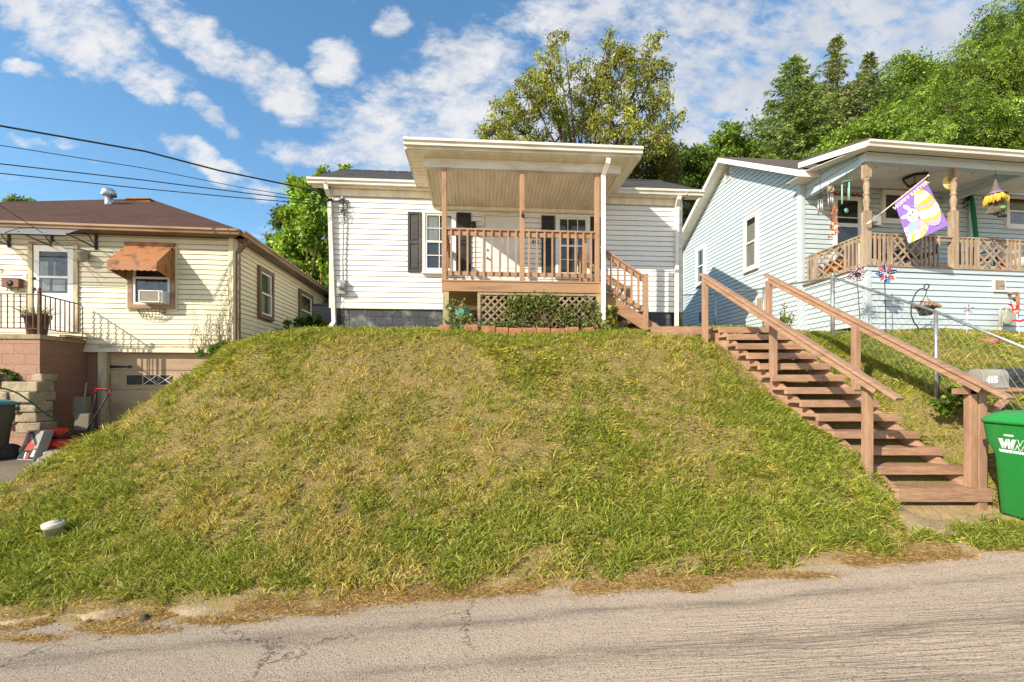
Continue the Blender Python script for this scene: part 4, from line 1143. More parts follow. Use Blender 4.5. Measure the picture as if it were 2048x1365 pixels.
m = MB(); m.beam(Yf.p(pu, pw, sZ), Yf.p(pu, pw, sZ + .84), .045, .045, (1, 0, 0)); m.lathe(Yf.p(pu, pw, sZ + .84), [(.035, 0), (.035, .02), (.015, .03), (.03, .06), (.012, .10)], 8); m.build('post', M['rail_iron'], rl)
m = MB()
m.beam(Yf.p(pu - 3.5, pw, rz), Yf.p(pu, pw, rz), .03, .018); m.beam(Yf.p(pu - 3.5, pw, sZ + .12), Yf.p(pu, pw, sZ + .12), .03, .014)
m.beam(Yf.p(pu, pw, rz), Yf.p(pu + .02, .20, rz - .03), .03, .018); m.beam(Yf.p(pu, pw, sZ + .12), Yf.p(pu + .02, .20, sZ + .12), .03, .014)
m.tube([Yf.p(pu + .02, .20, rz - .03), Yf.p(pu + .05, .14, rz - .05), Yf.p(pu + .07, .12, rz - .10), Yf.p(pu + .07, .12, sZ)], .011, 6)
m.build('rail', M['rail_iron'], rl)
for k in range(27):
    u = pu - .115 * (k + 1); b = MB(); b.beam(Yf.p(u, pw, sZ + .12), Yf.p(u, pw, rz), .014, .014, (1, 0, 0)); b.build('bar', M['rail_iron'], rl)
for k in range(7):
    w_ = pw - (pw - .2) * (k + 1) / 7.6; b = MB(); b.beam(Yf.p(pu + .01, w_, sZ + .12), Yf.p(pu + .01, w_, rz - .01), .014, .014, (1, 0, 0)); b.build('bar', M['rail_iron'], rl)
# planter with spiky plant
c = Yf.p(Yf.px(74, 650, .62)[0], .62, sZ - .02)
fp = thing('flower_pot', 'tall brown flower pot with a spiky green plant on the pink block stoop', 'flower pot', c)
m = MB(); m.lathe(c, [(.13, 0), (.15, .05), (.195, .40), (.225, .40), (.23, .47), (.20, .47), (.19, .43)], 20); m.build('pot', M['terra'], fp)
LV = []
def tuft_pts(c, n, L, spread, rr, base=.05):
    out = []
    for _ in range(n):
        a = rr.uniform(0, 2 * math.pi); s = rr.uniform(.1, spread); l = L * rr.uniform(.5, 1.)
        d = Vector((math.cos(a) * s, math.sin(a) * s, 1)).normalized(); p0 = Vector(c) + Vector((math.cos(a), math.sin(a), 0)) * rr.uniform(0, base)
        out.append((p0, d, l))
    return out
def blade_plant(name, items, wd, cols, parent, mat_='leaf', droop=.5, seed=1):
    vs = []; fs = []; cc = []; rr = random.Random(seed)
    for p0, d, l in items:
        sd = d.cross(V(rr.uniform(-1, 1), rr.uniform(-1, 1), .2)).normalized() * wd * rr.uniform(.6, 1.2); b = len(vs)
        col = [x * rr.uniform(.75, 1.25) for x in rr.choice(cols)]
        for k in range(4):
            t = k / 3; p = p0 + d * l * t + Vector((d.x, d.y, -.8)) * (droop * l * t * t * .5)
            ww = (1 - t) if k else .7
            vs += [p - sd * ww, p + sd * ww]; cc += [col, col]
        fs += [(b + 2 * i, b + 2 * i + 1, b + 2 * i + 3, b + 2 * i + 2) for i in range(3)]
    return npmesh(name, np.array([tuple(v) for v in vs]), [np.array(fs)], M[mat_], parent, np.array(cc))
blade_plant('leaves', tuft_pts(c + V(0, 0, .43), 70, .5, 1.3, random.Random(5), .14), .012, [(.20, .24, .07), (.30, .30, .11), (.10, .14, .04)], fp)
# ------------------------------------------------------------------ clutter on the driveway
def rot2(x, y, a): return x * math.cos(a) - y * math.sin(a), x * math.sin(a) + y * math.cos(a)


class Loc:
    """Local axes on the ground: forward f, sideways s, up."""
    def __init__(s, x, y, z, ang): s.o = Vector((x, y, z)); s.a = Vector((math.cos(ang), math.sin(ang), 0)); s.b = Vector((-math.sin(ang), math.cos(ang), 0))
    def __call__(s, x, y, z): return s.o + s.a * x + s.b * y + Vector((0, 0, z))


def lbox(mb, Lc, x0, x1, y0, y1, z0, z1, mi=0):
    return mb.hexa([Lc(x0, y0, z0), Lc(x1, y0, z0), Lc(x1, y1, z0), Lc(x0, y1, z0), Lc(x0, y0, z1), Lc(x1, y0, z1), Lc(x1, y1, z1), Lc(x0, y1, z1)], mi)


def loft(mb, Lc, rings, n=20, p=6., cap=True):
    """rings: (z, half-x, half-y, centre-x) superellipse sections."""
    vs = []
    for z, hx, hy, cx_ in rings:
        for k in range(n):
            t = 2 * math.pi * (k + .5) / n; c, s = math.cos(t), math.sin(t)
            vs.append(Lc(cx_ + hx * math.copysign(abs(c) ** (2 / p), c), hy * math.copysign(abs(s) ** (2 / p), s), z))
    fs = [(i * n + k, i * n + (k + 1) % n, (i + 1) * n + (k + 1) % n, (i + 1) * n + k) for i in range(len(rings) - 1) for k in range(n)]
    if cap: fs += [tuple(range(n - 1, -1, -1)), tuple((len(rings) - 1) * n + k for k in range(n))]
    return mb.add(vs, fs, True)


def wheelie_bin(root, Lc, body, lidm, wid=.72, dep=.82, h=1.0, lid_top=.16, wheels=True, step=False):
    """Local x is the bin's width, local -y its front."""
    hx, hy = wid / 2, dep / 2
    m = MB(); n = 28
    if step: loft(m, Lc, [(.04, hx * .80, hy * .62, 0), (.06, hx * .82, hy * .64, 0), (h * .64, hx * .93, hy * .70, 0), (h * .70, hx * .945, hy * .74, 0), (h * .76, hx * .96, hy * .86, 0), (h * .82, hx * .975, hy * .94, 0), (h * .98, hx, hy, 0), (h, hx * 1.0, hy * 1.0, 0)], n, 9.)
    else: loft(m, Lc, [(.05, hx * .74, hy * .70, 0), (.07, hx * .76, hy * .72, 0), (h * .62, hx * .88, hy * .88, 0), (h * .66, hx * .90, hy * .90, 0), (h * .78, hx * .98, hy * .98, 0), (h * .98, hx, hy, 0), (h, hx * 1.0, hy * 1.0, 0)], n, 7.)
    lbox(m, Lc, -hx * .9, hx * .9, hy * .90, hy * 1.12, h * .90, h * .96)
    b = m.build('body', body, root)
    m = MB()
    loft(m, Lc, [(h + .002, hx * 1.06, hy * 1.06, 0), (h + .045, hx * 1.07, hy * 1.07, 0), (h + .047, hx * 1.03, hy * 1.03, 0), (h + .06, hx * 1.02, hy * 1.02, 0), (h + lid_top * .75, hx * .86, hy * .9, 0), (h + lid_top, hx * .6, hy * .75, 0)], n, 7.)
    m.tube([Lc(-hx * .8, hy * 1.1, h + .03), Lc(hx * .8, hy * 1.1, h + .03)], .025, 8)
    m.build('lid', lidm, root)
    if wheels:
        for s in (-1, 1):
            w_ = MB(); w_.lathe(Lc(s * hx * .82, hy * .78, .14), [(.05, -.05), (.14, -.045), (.15, -.02), (.15, .02), (.14, .045), (.05, .05)], 20, Lc.a); w_.build('wheel', M['rubber'], root)
    return b


# dark bin with teal lid at the left edge
bx, by = -9.40, 8.0
Lb = Loc(bx, by, gz(bx, by) + .012, -.5)
bn = thing('wheeled_bin', 'dark olive wheeled bin with a teal lid on the driveway by the stone blocks', 'wheeled bin', Lb.o)
wheelie_bin(bn, Lb, M['bin_brown'], M['teal'], .62, .70, .98, .10)
# carton leaning behind it
cx_, cy_ = -8.66, 8.0
z0 = gz(cx_, cy_) + .02; a_ = math.radians(-12)
Lk = Loc(cx_, cy_, z0, a_)
ctn = thing('tool_carton', 'grey printed carton with a red tool picture leaning beside the dark wheeled bin', 'carton', Lk.o)
K = lambda x, y, z: Lk(x - .16 * z, y + .42 * z, z)                          # leaning back
m = MB(); m.hexa([K(-.19, 0, 0), K(.19, 0, 0), K(.19, .16, 0), K(-.19, .16, 0), K(-.19, 0, .5), K(.19, 0, .5), K(.19, .16, .5), K(-.19, .16, .5)]); m.build('box', M['cardboard'], ctn)
m = MB(); e = -.004
for (pts, mi) in (([(-.18, .02), (.18, .02), (.18, .2), (-.18, .16)], 0), ([(-.08, .17), (.08, .17), (.10, .25), (.02, .30), (-.08, .27)], 1), ([(-.10, .27), (-.04, .30), (-.08, .42), (-.13, .42)], 1),
                  ([(-.13, .42), (-.06, .45), (.06, .30), (.12, .24), (.14, .28), (.02, .42), (-.06, .49), (-.13, .47)], 0), ([(.10, .06), (.17, .06), (.17, .17), (.12, .18)], 2), ([(-.04, .03), (-.01, .03), (-.02, .13), (-.05, .13)], 2), ([(.0, .03), (.05, .03), (.05, .12), (.01, .12)], 1)):
    m.add([K(x, e * (1 + .3 * mi), z) for x, z in pts], [tuple(range(len(pts)))], mi=mi)
m.build('print', [flat('print black', (.03, .03, .03)), flat('print red', (.45, .05, .04)), M['print_white']], ctn)
# red lawn mower
mx_, my_ = -8.62, 8.55
Lm = Loc(mx_, my_, gz(mx_, my_) + .012, math.radians(28))
mw = thing('lawn_mower', 'red push lawn mower with black handle parked beside the pink stoop wall', 'lawn mower', Lm.o)
m = MB(); loft(m, Lm, [(.09, .40, .29, 0), (.20, .41, .30, 0), (.24, .36, .26, 0), (.27, .22, .2, 0)], 24, 4.); m.build('deck', M['red'], mw)
m = MB(); loft(m, Lm, [(.28, .18, .17, -.05), (.40, .19, .17, -.05), (.46, .13, .13, -.05)], 20, 4.); m.build('engine_cover', M['red'], mw)
m = MB(); loft(m, Lm, [(.26, .2, .18, .0), (.33, .19, .17, .05), (.38, .05, .08, .12)], 16, 4.); m.tube([Lm(.18, .12, .3), Lm(.18, .12, .40)], .05, 10); m.build('engine', M['black'], mw)
for x in (-.33, .33):
    for y in (-.30, .30):
        w_ = MB(); w_.lathe(Lm(x, y, .10), [(.03, -.03), (.095, -.028), (.10, 0), (.095, .028), (.03, .03)], 16, Lm.b); w_.build('wheel', M['rubber'], mw)
h0 = P(187, 829, 8.75); h1 = P(219, 782, 9.05); h2 = P(192, 781, 9.35)
ho = Lm(.36, -.2, .2); hp = Lm(.36, .2, .2)
top_a = P(222, 781, 9.0); top_b = P(194, 780, 9.15)
m = MB(); m.tube([ho, top_a + (ho - top_a) * .12, top_a, top_b, top_b + (hp - top_b) * .12, hp], .014, 8); m.build('handle', M['black'], mw)
m = MB(); m.tube([top_a + V(0, -.03, .02), top_b + V(0, -.03, .03), top_b + V(-.02, -.05, -.09)], .007, 6); m.tube([top_a + V(0, -.03, .02), top_a + V(.03, -.04, -.12)], .007, 6); m.build('bail_lever', M['red'], mw)
# blocks leaning on the wall, broom handle, hose
def slab(name, label, base, ang, lean, wd, hg, th, mt, grp, side=0.):
    Ls = Loc(*base, ang); Q = lambda x, y, z: Ls(x + side * z, y + lean * z, z)
    m = MB(); m.hexa([Q(-wd / 2, 0, 0), Q(wd / 2, 0, 0), Q(wd / 2, th, 0), Q(-wd / 2, th, 0), Q(-wd / 2, 0, hg), Q(wd / 2, 0, hg), Q(wd / 2, th, hg), Q(-wd / 2, th, hg)])
    return tag(m.build(name, mt, bevel=.012), label, 'concrete block', grp)
q = P(158, 836, 9.25); slab('concrete_block', 'upper grey concrete block leaning on the pink stoop wall by the broom handle', (q.x, q.y, q.z), .1, .3, .25, .43, .14, flat('grey block', (.17, .145, .105)), 'concrete blocks by the stoop wall', -.22)
q = P(162, 862, 9.05); slab('concrete_block', 'grey concrete block on the driveway, lower one in front of the leaning block', (q.x, q.y, q.z), .15, .2, .26, .34, .14, flat('grey block', (.17, .145, .105)), 'concrete blocks by the stoop wall', -.1)
m = MB(); a = P(167, 815, 9.5); b = P(173, 766, 9.75); m.tube([a - (b - a) * .9, b], .016, 8); tag(m.build('broom_handle', M['timber']), 'pale wooden broom handle leaning in the corner by the garage', 'broom handle')
m = MB(); pts = [P(-30, 771, 7.8), P(0, 776, 8.0), P(18, 780, 8.1), P(36, 787, 8.2), P(60, 803, 8.35), P(90, 827, 8.55), P(120, 844, 8.8), P(152, 855, 9.1), P(170, 868, 9.2)]
m.tube(pts, .014, 8); tag(m.build('garden_hose', M['hose']), 'green garden hose stretched across in front of the stone blocks', 'hose')
# stacked rough stones at the foot of the stoop
stones = [(3, 82 - 8, 763.5, 785, 8.75), (15, 58, 785, 807, 8.62), (-25, 14, 785, 807, 8.6), (59, 78, 784, 803, 8.8), (35, 72, 804, 826, 8.7), (-20, 33, 807, 828, 8.66), (28, 72, 826, 846, 8.72), (-20, 28, 828, 850, 8.7), (30, 80, 846, 868, 8.75), (56, 84, 748, 764, 8.93)]
txt = ['wide top block of the pile', 'second course, middle block under the top one', 'second course, left block behind the bin', 'second course, darker right block against the wall', 'third course, block right of the bin lid', 'third course, block behind the teal lid', 'fourth course, block with a ragged lower edge', 'fourth course, block hidden behind the bin', 'lowest block, behind the printed carton', 'small block set into the corner of the stoop above the pile']
rs = random.Random(3)
for (xa, xb, ya, yb, Y), tx in zip(stones, txt):
    a = P(xa, yb, Y); b = P(xb, ya, Y); m = MB(); j = lambda: rs.uniform(-.012, .012)
    m.hexa([(a.x + j(), Y + j(), a.z + .006), (b.x + j(), Y + j(), a.z + .006), (b.x, Y + .34, a.z + .006), (a.x, Y + .34, a.z + .006), (a.x + j(), Y + j(), b.z), (b.x + j(), Y + j(), b.z + j()), (b.x, Y + .34, b.z), (a.x, Y + .34, b.z)])
    o = m.build('stone_block', M['stone'], bevel=.025); tag(o, 'rough tan stone, ' + tx, 'stone block', 'rough stone blocks at the stoop')
# worn kerb pieces at the foot of the bank
for i, (x0, y0, x1, y1, Y, tx) in enumerate([(68, 945, 98, 925, 7.35, 'lower kerb piece, nearest the road'), (84, 928, 118, 903, 7.7, 'upper kerb piece, long and pale'), (96, 903, 120, 888, 8.1, 'short kerb piece below the mower wheel')]):
    a = P(x0, y0, Y); b = P(x1, y1, Y + .55); a.z = gz(a.x, a.y) + .04; b.z = gz(b.x, b.y) + .04
    m = MB(); m.beam(a, b, .16, .20); o = m.build('kerb_stone', M['concrete'], bevel=.04); tag(o, 'concrete kerb stone beside the driveway, ' + tx, 'kerb stone', 'kerb stones along the driveway')
# clean-out cap in the grass
q = P(110, 1083, 5.25); q.z = gz(q.x, q.y)
cp = thing('cleanout_cap', 'round dirty white pipe cap sticking out of the grass near the road', 'pipe cap', q)
ax = V(.0, -.12, 1)
q = q + V(0, 0, .12)
m = MB(); m.lathe(q - V(0, 0, .13), [(.085, -.1), (.085, .15), (.098, .15), (.102, .16), (.102, .19), (.096, .20), (.075, .202)], 24, ax); m.build('pipe', M['pipe'], cp)
m = MB(); m.lathe(q + Vector((0, -.12, 1)).normalized() * .074, [(.070, -.01), (.070, .0), (.0, .003)], 24, ax); m.build('lid', M['concrete'], cp)

# ------------------------------------------------------------------ TIMBER STAIR up the bank
tr = [(1440, 1564, 654.5), (1456.7, 1586, 668.5), (1475, 1609, 687), (1496, 1634.7, 706), (1519, 1662, 727), (1545, 1690.5, 750), (1573, 1722, 775), (1604, 1758.7, 801), (1637, 1796.8, 829), (1668, 1840, 863), (1700, 1884, 896), (1744, 1938, 934), (1797, 1985.8, 978)]
stair = thing('wooden_stair', 'brown painted wooden stair with two handrails climbing the grassy bank', 'stair', P(1890, 1005, 5.7))
N = len(tr); rails_pts = []
for i, (xl, xr, y) in enumerate(tr):
    Y = 8.25 + (5.7 - 8.25) * i / (N - 1); a = P(xl, y, Y); b = P(xr, y, Y); th = .105 if i < N - 1 else .165
    if i == N - 1: th = .17
    m = MB(); z = a.z
    back = .40 if i == 0 else .285
    m.hexa([(a.x, Y, z - th), (b.x, Y, z - th), (b.x - .015, Y + .045, z - th), (a.x - .015, Y + .045, z - th), (a.x, Y, z), (b.x, Y, z), (b.x - .015, Y + .045, z), (a.x - .015, Y + .045, z)])
    m.hexa([(a.x - .016, Y + .047, z - .045), (b.x - .016, Y + .047, z - .045), (b.x - .03, Y + back, z - .045), (a.x - .08, Y + back, z - .045), (a.x - .016, Y + .047, z - .001), (b.x - .016, Y + .047, z - .001), (b.x - .03, Y + back, z - .001), (a.x - .08, Y + back, z - .001)])
    m.build('tread', M['stair_wood'], stair, bevel=.005)
    rails_pts.append((a, b))
# stringers
(a0, b0), (a1, b1) = rails_pts[0], rails_pts[-1]
for s, off in ((0, .05), (1, -.09)):
    A = [a0, b0, a0.lerp(b0, .5)][s] + V(off, .06, 0); B = [a1, b1, a1.lerp(b1, .5)][s] + V(off, .06, 0)
    dn = .36 if s == 0 else .30
    m = MB(); Bk = A + (A - B).normalized() * .42
    m.prism([B + V(0, 0, -.16), B + V(0, 0, -.05), A + V(0, 0, -.05), A + V(-.1, .55, -.05), A + V(-.1, .55, -.30), A + V(0, 0, -dn), B + V(0, .10, -dn + .08)], (.045, 0, 0)); m.build('stringer', M['stair_wood'], stair)
def vpost(px0, px1, yt, yb, Y):
    a = P(px0, yt, Y); b = P(px1, yt, Y); zb = P(px0, yb, Y).z - .12; wd = .092
    m = MB(); m.box(a.x, a.x + wd, Y, Y + wd, zb, a.z); return m.build('post', M['post_wood'], stair, bevel=.006)
vpost(1407, 1416, 556, 686, 8.3); vpost(1544, 1556, 650, 800, 7.3); vpost(1733, 1748, 768, 955, 5.75)
vpost(1535.5, 1545, 561, 662, 8.62); vpost(1710, 1722, 653, 765, 6.95); vpost(1941, 1956, 768, 958, 5.72)
m = MB()
for (x0, y0, Y0, x1, y1, Y1) in ((1399, 549, 8.42, 1796, 799, 5.35), (1526, 550, 8.75, 2018, 798, 5.28)):
    a = P(x0, y0, Y0); b = P(x1, y1, Y1); a.x += .05; b.x += .02
    m = MB(); m.beam(a, b, .14, .040); m.beam(a.lerp(b, .03) - V(0, 0, .06) - V(.03, 0, 0), a.lerp(b, .93) - V(0, 0, .06) - V(.03, 0, 0), .038, .085)
    m.build('handrail', M['stair_wood'], stair, bevel=.006)
# boardwalk from the house steps to the stair head
bwk = thing('boardwalk', 'low brown boardwalk between the porch steps and the head of the lawn stair', 'boardwalk', (3.1, 9.2, 1.1))
for k in range(9):
    x = 2.72 + k * .125; m = MB(); m.box(x, x + .117, 8.78, 9.85, 1.10, 1.135); m.build('board', M['stair_wood'], bwk)
m = MB(); m.box(2.70, 3.86, 8.74, 8.777, .98, 1.13); m.box(2.70, 3.5, 8.66, 8.70, .90, .99); m.build('edge_beam', M['stair_wood'], bwk)

# ------------------------------------------------------------------ mailbox on its post, green bin
Ym = 5.72
a = P(1958, 790, Ym); zt = P(1958, 777, Ym).z
mb = thing('roadside_mailbox', 'faded black roadside mailbox numbered 415 on a brown wooden arm behind the green bin', 'mailbox', (a.x, Ym, -1.4))
m = MB(); m.box(a.x, a.x + .11, Ym, Ym + .10, -1.65, zt - .0); m.build('post', M['post_wood'], mb, bevel=.006)
m = MB(); x0 = P(1917, 780, Ym).x; m.box(x0, a.x - .001, Ym + .0, Ym + .09, zt - .075, zt + .0); m.box(a.x - .0, a.x + .80, Ym - .05, Ym - .002, zt - .04, zt + .001); m.box(a.x + .112, a.x + .80, Ym + .0, Ym + .1, zt - .075, zt)
m.beam((a.x + .11, Ym + .05, zt - .42), (a.x + .45, Ym + .05, zt - .08), .06, .06); m.build('arm', M['stair_wood'], mb)
xb = P(1976, 760, Ym - .1).x; hb = .235; wdb = .22; n = 14
prof = [(-wdb / 2, 0)] + [(-wdb / 2 * math.cos(math.pi * k / n) if False else -wdb / 2 * math.copysign(abs(math.cos(math.pi * k / n)) ** .7, math.cos(math.pi * k / n)), hb * .42 + hb * .58 * math.sin(math.pi * k / n) ** .7) for k in range(n + 1)] + [(wdb / 2, 0)]
zb_ = zt + .012; yc = Ym + .06
def mbx(x0, x1, s=1.):
    m = MB(); p0 = [(x0, yc + y * s, zb_ + z * (1 + (s - 1) * .5)) for y, z in prof]; m.prism(p0, (x1 - x0, 0, 0)); return m
xd = P(2028, 760, Ym - .1).x
m = mbx(xb, xd); m.box(xb, xd, yc - wdb / 2 - .012, yc + wdb / 2 + .012, zb_ - .012, zb_ + .016); m.build('body', M['mailbox'], mb, bevel=.008)
m = mbx(xd + .001, xd + .20, 1.08); 
for k in range(4): m.box(xd + .05, xd + .16, yc - wdb / 2 - .016, yc - wdb / 2 - .009, zb_ + .05 + k * .03, zb_ + .06 + k * .03)
m.build('door', M['mailbox_door'], mb, bevel=.006)
m = MB(); q = P(1984, 766, Ym - .05); text(m, '415', (q.x, yc - wdb / 2 - .004, q.z), (1, 0, 0), (0, 0, 1), .115, .006, sx=.8); m.build('house_number', M['print_white'], mb)

gx_, gy_ = 5.90, 4.92
Lg = Loc(gx_, gy_, gz(gx_, gy_) + .0, math.radians(176))
gb = thing('recycling_bin', 'bright green lidded waste bin with white WM lettering at the foot of the stair', 'waste bin', Lg.o)
wheelie_bin(gb, Lg, M['bin_green'], M['bin_lid'], .74, .84, 1.07, .15, step=True)
# white print on the bin's front
fy = -.43 * .955
def gp(x, z, e=.003): return Lg(.37 * np.interp(z, [.06, .685, .75, .81, .88, 1.05], [.82, .93, .945, .96, .975, 1.]) + e + .001, x, z)
zc = P(0, 885, 4.9).z - Lg.o.z
m = MB()
xL = -.19
def band(pts):
    m.add([gp(x, z) for x, z in pts], [tuple(range(len(pts)))])
zt_, zb2 = .905, .795
band([(xL, zt_), (xL + .05, zt_), (xL + .075, zb2), (xL + .035, zb2)]); band([(xL + .036, zb2), (xL + .074, zb2), (xL + .118, zt_), (xL + .085, zt_)]); band([(xL + .086, zt_), (xL + .126, zt_), (xL + .140, zb2), (xL + .105, zb2)]); band([(xL + .106, zb2), (xL + .139, zb2), (xL + .185, zt_), (xL + .15, zt_)])
mw_ = [(.15, zb2), (.19, zt_), (.215, zt_), (.23, zb2 + .045), (.265, zt_), (.29, zt_), (.33, zb2), (.30, zb2), (.275, zb2 + .055), (.245, zb2), (.22, zb2), (.203, zb2 + .055), (.18, zb2)]
for i in range(len(mw_)):
    p, q = mw_[i], mw_[(i + 1) % len(mw_)]; m.beam(gp(xL + p[0], p[1]), gp(xL + q[0], q[1]), .004, .004)
o_ = gp(xL, .752); text(m, 'WASTE MANAGEMENT', o_, Lg.b, (0, 0, 1), .042, .002, align='LEFT', sx=1.05)
o_ = gp(xL + .06, .935); text(m, 'T20 000845', o_, Lg.b, (0, 0, 1), .030, .0, align='LEFT', sx=.75)
m.build('lettering', M['print_white'], gb)
# ------------------------------------------------------------------ BLUE HOUSE
Bf = Frame(7.5, 11.7, .992, .125)            # recessed front wall behind the porch
Bp = Frame(7.7, 9.78, .992, .125)            # porch front
SL = 6.49
Bs = Frame(6.92, 18.16, .0895, -.996)        # long side wall, u runs towards the street
Bq = Frame(*Bf.p(.13, 0, 0).xy, .1, -1.91)   # left side of the porch, from the house out to the porch corner
bh = thing('blue_house', 'pale blue sided house with a raised front porch at the right', 'house', Bp.p(2.5, -1, 1.1))
zr0, slope_r = 5.33, .585                    # main eave height and pitch
mid = SL / 2 + .05
def gz_(u): return zr0 + slope_r * (mid + .40 - abs(u - mid)) - .12
def grange(z):
    if z <= gz_(.05): return (.10, SL - .10)
    h = (z + .12 - zr0) / slope_r - .40
    return (h, 2 * mid - h)
m = MB(); siding(m, Bs, 1.20, 7.2, grange, .127, .023); m.build('side_wall', M['blue_side'], bh)
m = MB(); siding(m, Bf, 1.4, 5.25, lambda z: (.10, 9.), .127, .023); m.build('front_wall', M['blue_side'], bh)
m = MB(); m.fbox(Bs, SL - .10, SL, -.02, .026, 1.2, gz_(SL)); m.fbox(Bf, 0, .10, -.02, .0255, 1.3, 5.3); m.build('corner_board', M['blue_side'], bh)
m = MB(); m.fbox(Bs, 0, .10, -.02, .026, 1.2, gz_(0)); m.build('corner_board', M['blue_side'], bh)
# main roof
ovr = .42; pk = zr0 + slope_r * (mid + .40)
m = MB(); LB = 9.5
def rp(u, w, z): return Bs.p(u, w, z)
for (ua, za, ub, zb) in ((mid + mid + .40 - .0, zr0, mid, pk), (-.40, zr0, mid, pk)):
    m.prism([rp(ua, ovr, za), rp(ub, ovr, zb), rp(ub, -LB, zb), rp(ua, -LB, za)], (0, 0, .04))
mr = m.build('roof', M['roof_grey'], bh)
m = MB()
for (ua, za, ub, zb) in ((2 * mid + .42, zr0 - .01, mid, pk), (-.42, zr0 - .01, mid, pk)):
    m.prism([rp(ua, ovr - .022, za - .16), rp(ub, ovr - .022, zb - .16), rp(ub, ovr - .022, zb - .002), rp(ua, ovr - .022, za - .002)], Bs.n * .026)
m.fbox(Bs, 2 * mid + .40, 2 * mid + .424, -LB, ovr - .03, zr0 - .17, zr0 - .005)
m.build('fascia', M['white'], mr)
m = MB()
for (ua, za, ub, zb) in ((2 * mid + .40, zr0, mid, pk), (-.40, zr0, mid, pk)):
    m.prism([rp(ua, ovr - .03, za - .10), rp(ub, ovr - .03, zb - .10), rp(ub, 0.0, zb - .10), rp(ua, .0, za - .10)], (0, 0, .012))
    for k in range(1, 14):
        t = k / 14; u = ua + (ub - ua) * t; z = za + (zb - za) * t; m.beam(rp(u, ovr - .04, z - .104), rp(u, .02, z - .104), .014, .008)
m.prism([rp(2 * mid + .39, ovr - .03, zr0 - .13), rp(SL, ovr - .03, zr0 - .13), rp(SL, -LB, zr0 - .13), rp(2 * mid + .39, -LB, zr0 - .13)], (0, 0, .012))
m.build('soffit', M['soffit'], mr)
# gable vent
u0, z1 = Bs.px(1451, 338, .02); u1, z0 = Bs.px(1462.5, 362, .02); z1 = Bs.px(1456, 333, .02)[1]; z0 = Bs.px(1456, 363, .02)[1]
m = MB(); f = .035
for q in ((u0, u0 + f, z0, z1), (u1 - f, u1, z0, z1), (u0 + f, u1 - f, z1 - f, z1), (u0 + f, u1 - f, z0, z0 + f)): m.fbox(Bs, q[0], q[1], 0, .05, q[2], q[3])
gv = m.build('gable_vent', M['white'], bh)
m = MB(); m.fbox(Bs, u0 + f, u1 - f, 0, .021, z0 + f, z1 - f); m.build('opening', M['black'], gv)
m = MB(); n = 9
for k in range(n):
    z = z0 + f + (z1 - z0 - 2 * f) * (k + .5) / n; m.prism([Bs.p(u0 + f, .022, z + .018), Bs.p(u0 + f, .045, z - .014), Bs.p(u1 - f, .045, z - .014), Bs.p(u1 - f, .022, z + .018)], (0, 0, .008))
m.build('louvre', M['white'], gv)
# side windows
def bwin(x0, x1, ytl, ybr, cur):
    u0 = Bs.px(x0, 600)[0]; u1 = Bs.px(x1, 600)[0]; zt = Bs.px((x0 + x1) / 2, ytl)[1]; zl = Bs.px((x0 + x1) / 2, ybr)[1]
    window(Bs, bh, x0, x1, 0, 0, w=.03, z=(zl, zt), cas=.075, casm='white', cols=1, rows=1, curtain=cur, depth=.045)
bwin(1489, 1516.5, 431, 541, [(.12, 1., .0, .86)]); bwin(1393, 1411, 496, 571, [(.0, .3, 0, 1), (.6, 1, 0, 1)])
u0, u1 = Bs.px(1514, 600)[0], Bs.px(1532, 600)[0]; za, zb = Bs.px(1523, 626)[1], Bs.px(1523, 592)[1]
m = MB(); m.fbox(Bs, u0, u1, 0, .035, za, zb); hv = m.build('crawl_window', M['white'], bh)
m = MB(); m.fbox(Bs, u0 + .05, u1 - .05, .03, .04, za + .05, zb - .05); m.build('board', M['old_wood'], hv)
u0 = Bs.px(1400, 640)[0]; z = Bs.px(1400, 637)[1]; m = MB(); m.fbox(Bs, u0, u0 + .4, 0, .03, z - .15, z + .2); m.build('crawl_vent', M['black'], bh)
# back porch wall pieces: storm door, windows
def bpx(px, py, w=0.): return Bf.px(px, py, w)
zPf = 2.62                                     # porch floor
d0, dz1 = bpx(1667, 392.5, .03); d1 = bpx(1722, 400, .03)[0]
m = MB(); c = .10
m.fbox(Bf, d0, d0 + c, 0, .05, zPf, dz1); m.fbox(Bf, d1 - c, d1, 0, .05, zPf, dz1); m.fbox(Bf, d0 + c, d1 - c, 0, .05, dz1 - c, dz1); bd = m.build('storm_door', M['white'], bh)
zm = bpx(1695, 451, .03)[1]
m = MB(); m.fbox(Bf, d0 + c, d1 - c, 0, .026, zPf, dz1 - c); m.build('inner_door', M['inside'], bd)
m = MB(); m.fbox(Bf, d0 + c, d1 - c, .026, .046, zm - .05, zm + .05); z2 = bpx(1695, 436, .03)[1]; m.fbox(Bf, d0 + c, d1 - c, .026, .044, z2 - .012, z2 + .012); m.build('cross_rail', M['white'], bd)
m = MB(); m.quad(Bf.p(d0 + c, .036, zPf), Bf.p(d1 - c, .036, zPf), Bf.p(d1 - c, .036, dz1 - c), Bf.p(d0 + c, .036, dz1 - c)); m.build('pane', M['glass'], bd)
m = MB(); rr = random.Random(8)
for k in range(26):
    u = d0 - .03 + (d1 - d0 + .06) * k / 25; m.ball(Bf.p(u, .05, dz1 + .05 + .02 * math.sin(k * 1.3)), .025, n=6, m=4, mi=rr.randrange(3))
tag(m.build('door_garland', [M['orange'], flat('leaf red', (.30, .06, .03)), flat('olive', (.12, .10, .03))]), 'string of orange and red autumn leaves above the blue porch storm door', 'garland')
window(Bf, bh, 1762, 1830, 383, 447, cas=.07, cols=1, rows=1, curtain=None, mid=False)
window(Bf, bh, 2010, 2072, 391, 458, cas=.07, cols=1, rows=1, curtain=[(.05, .95, .05, .8)], mid=True)
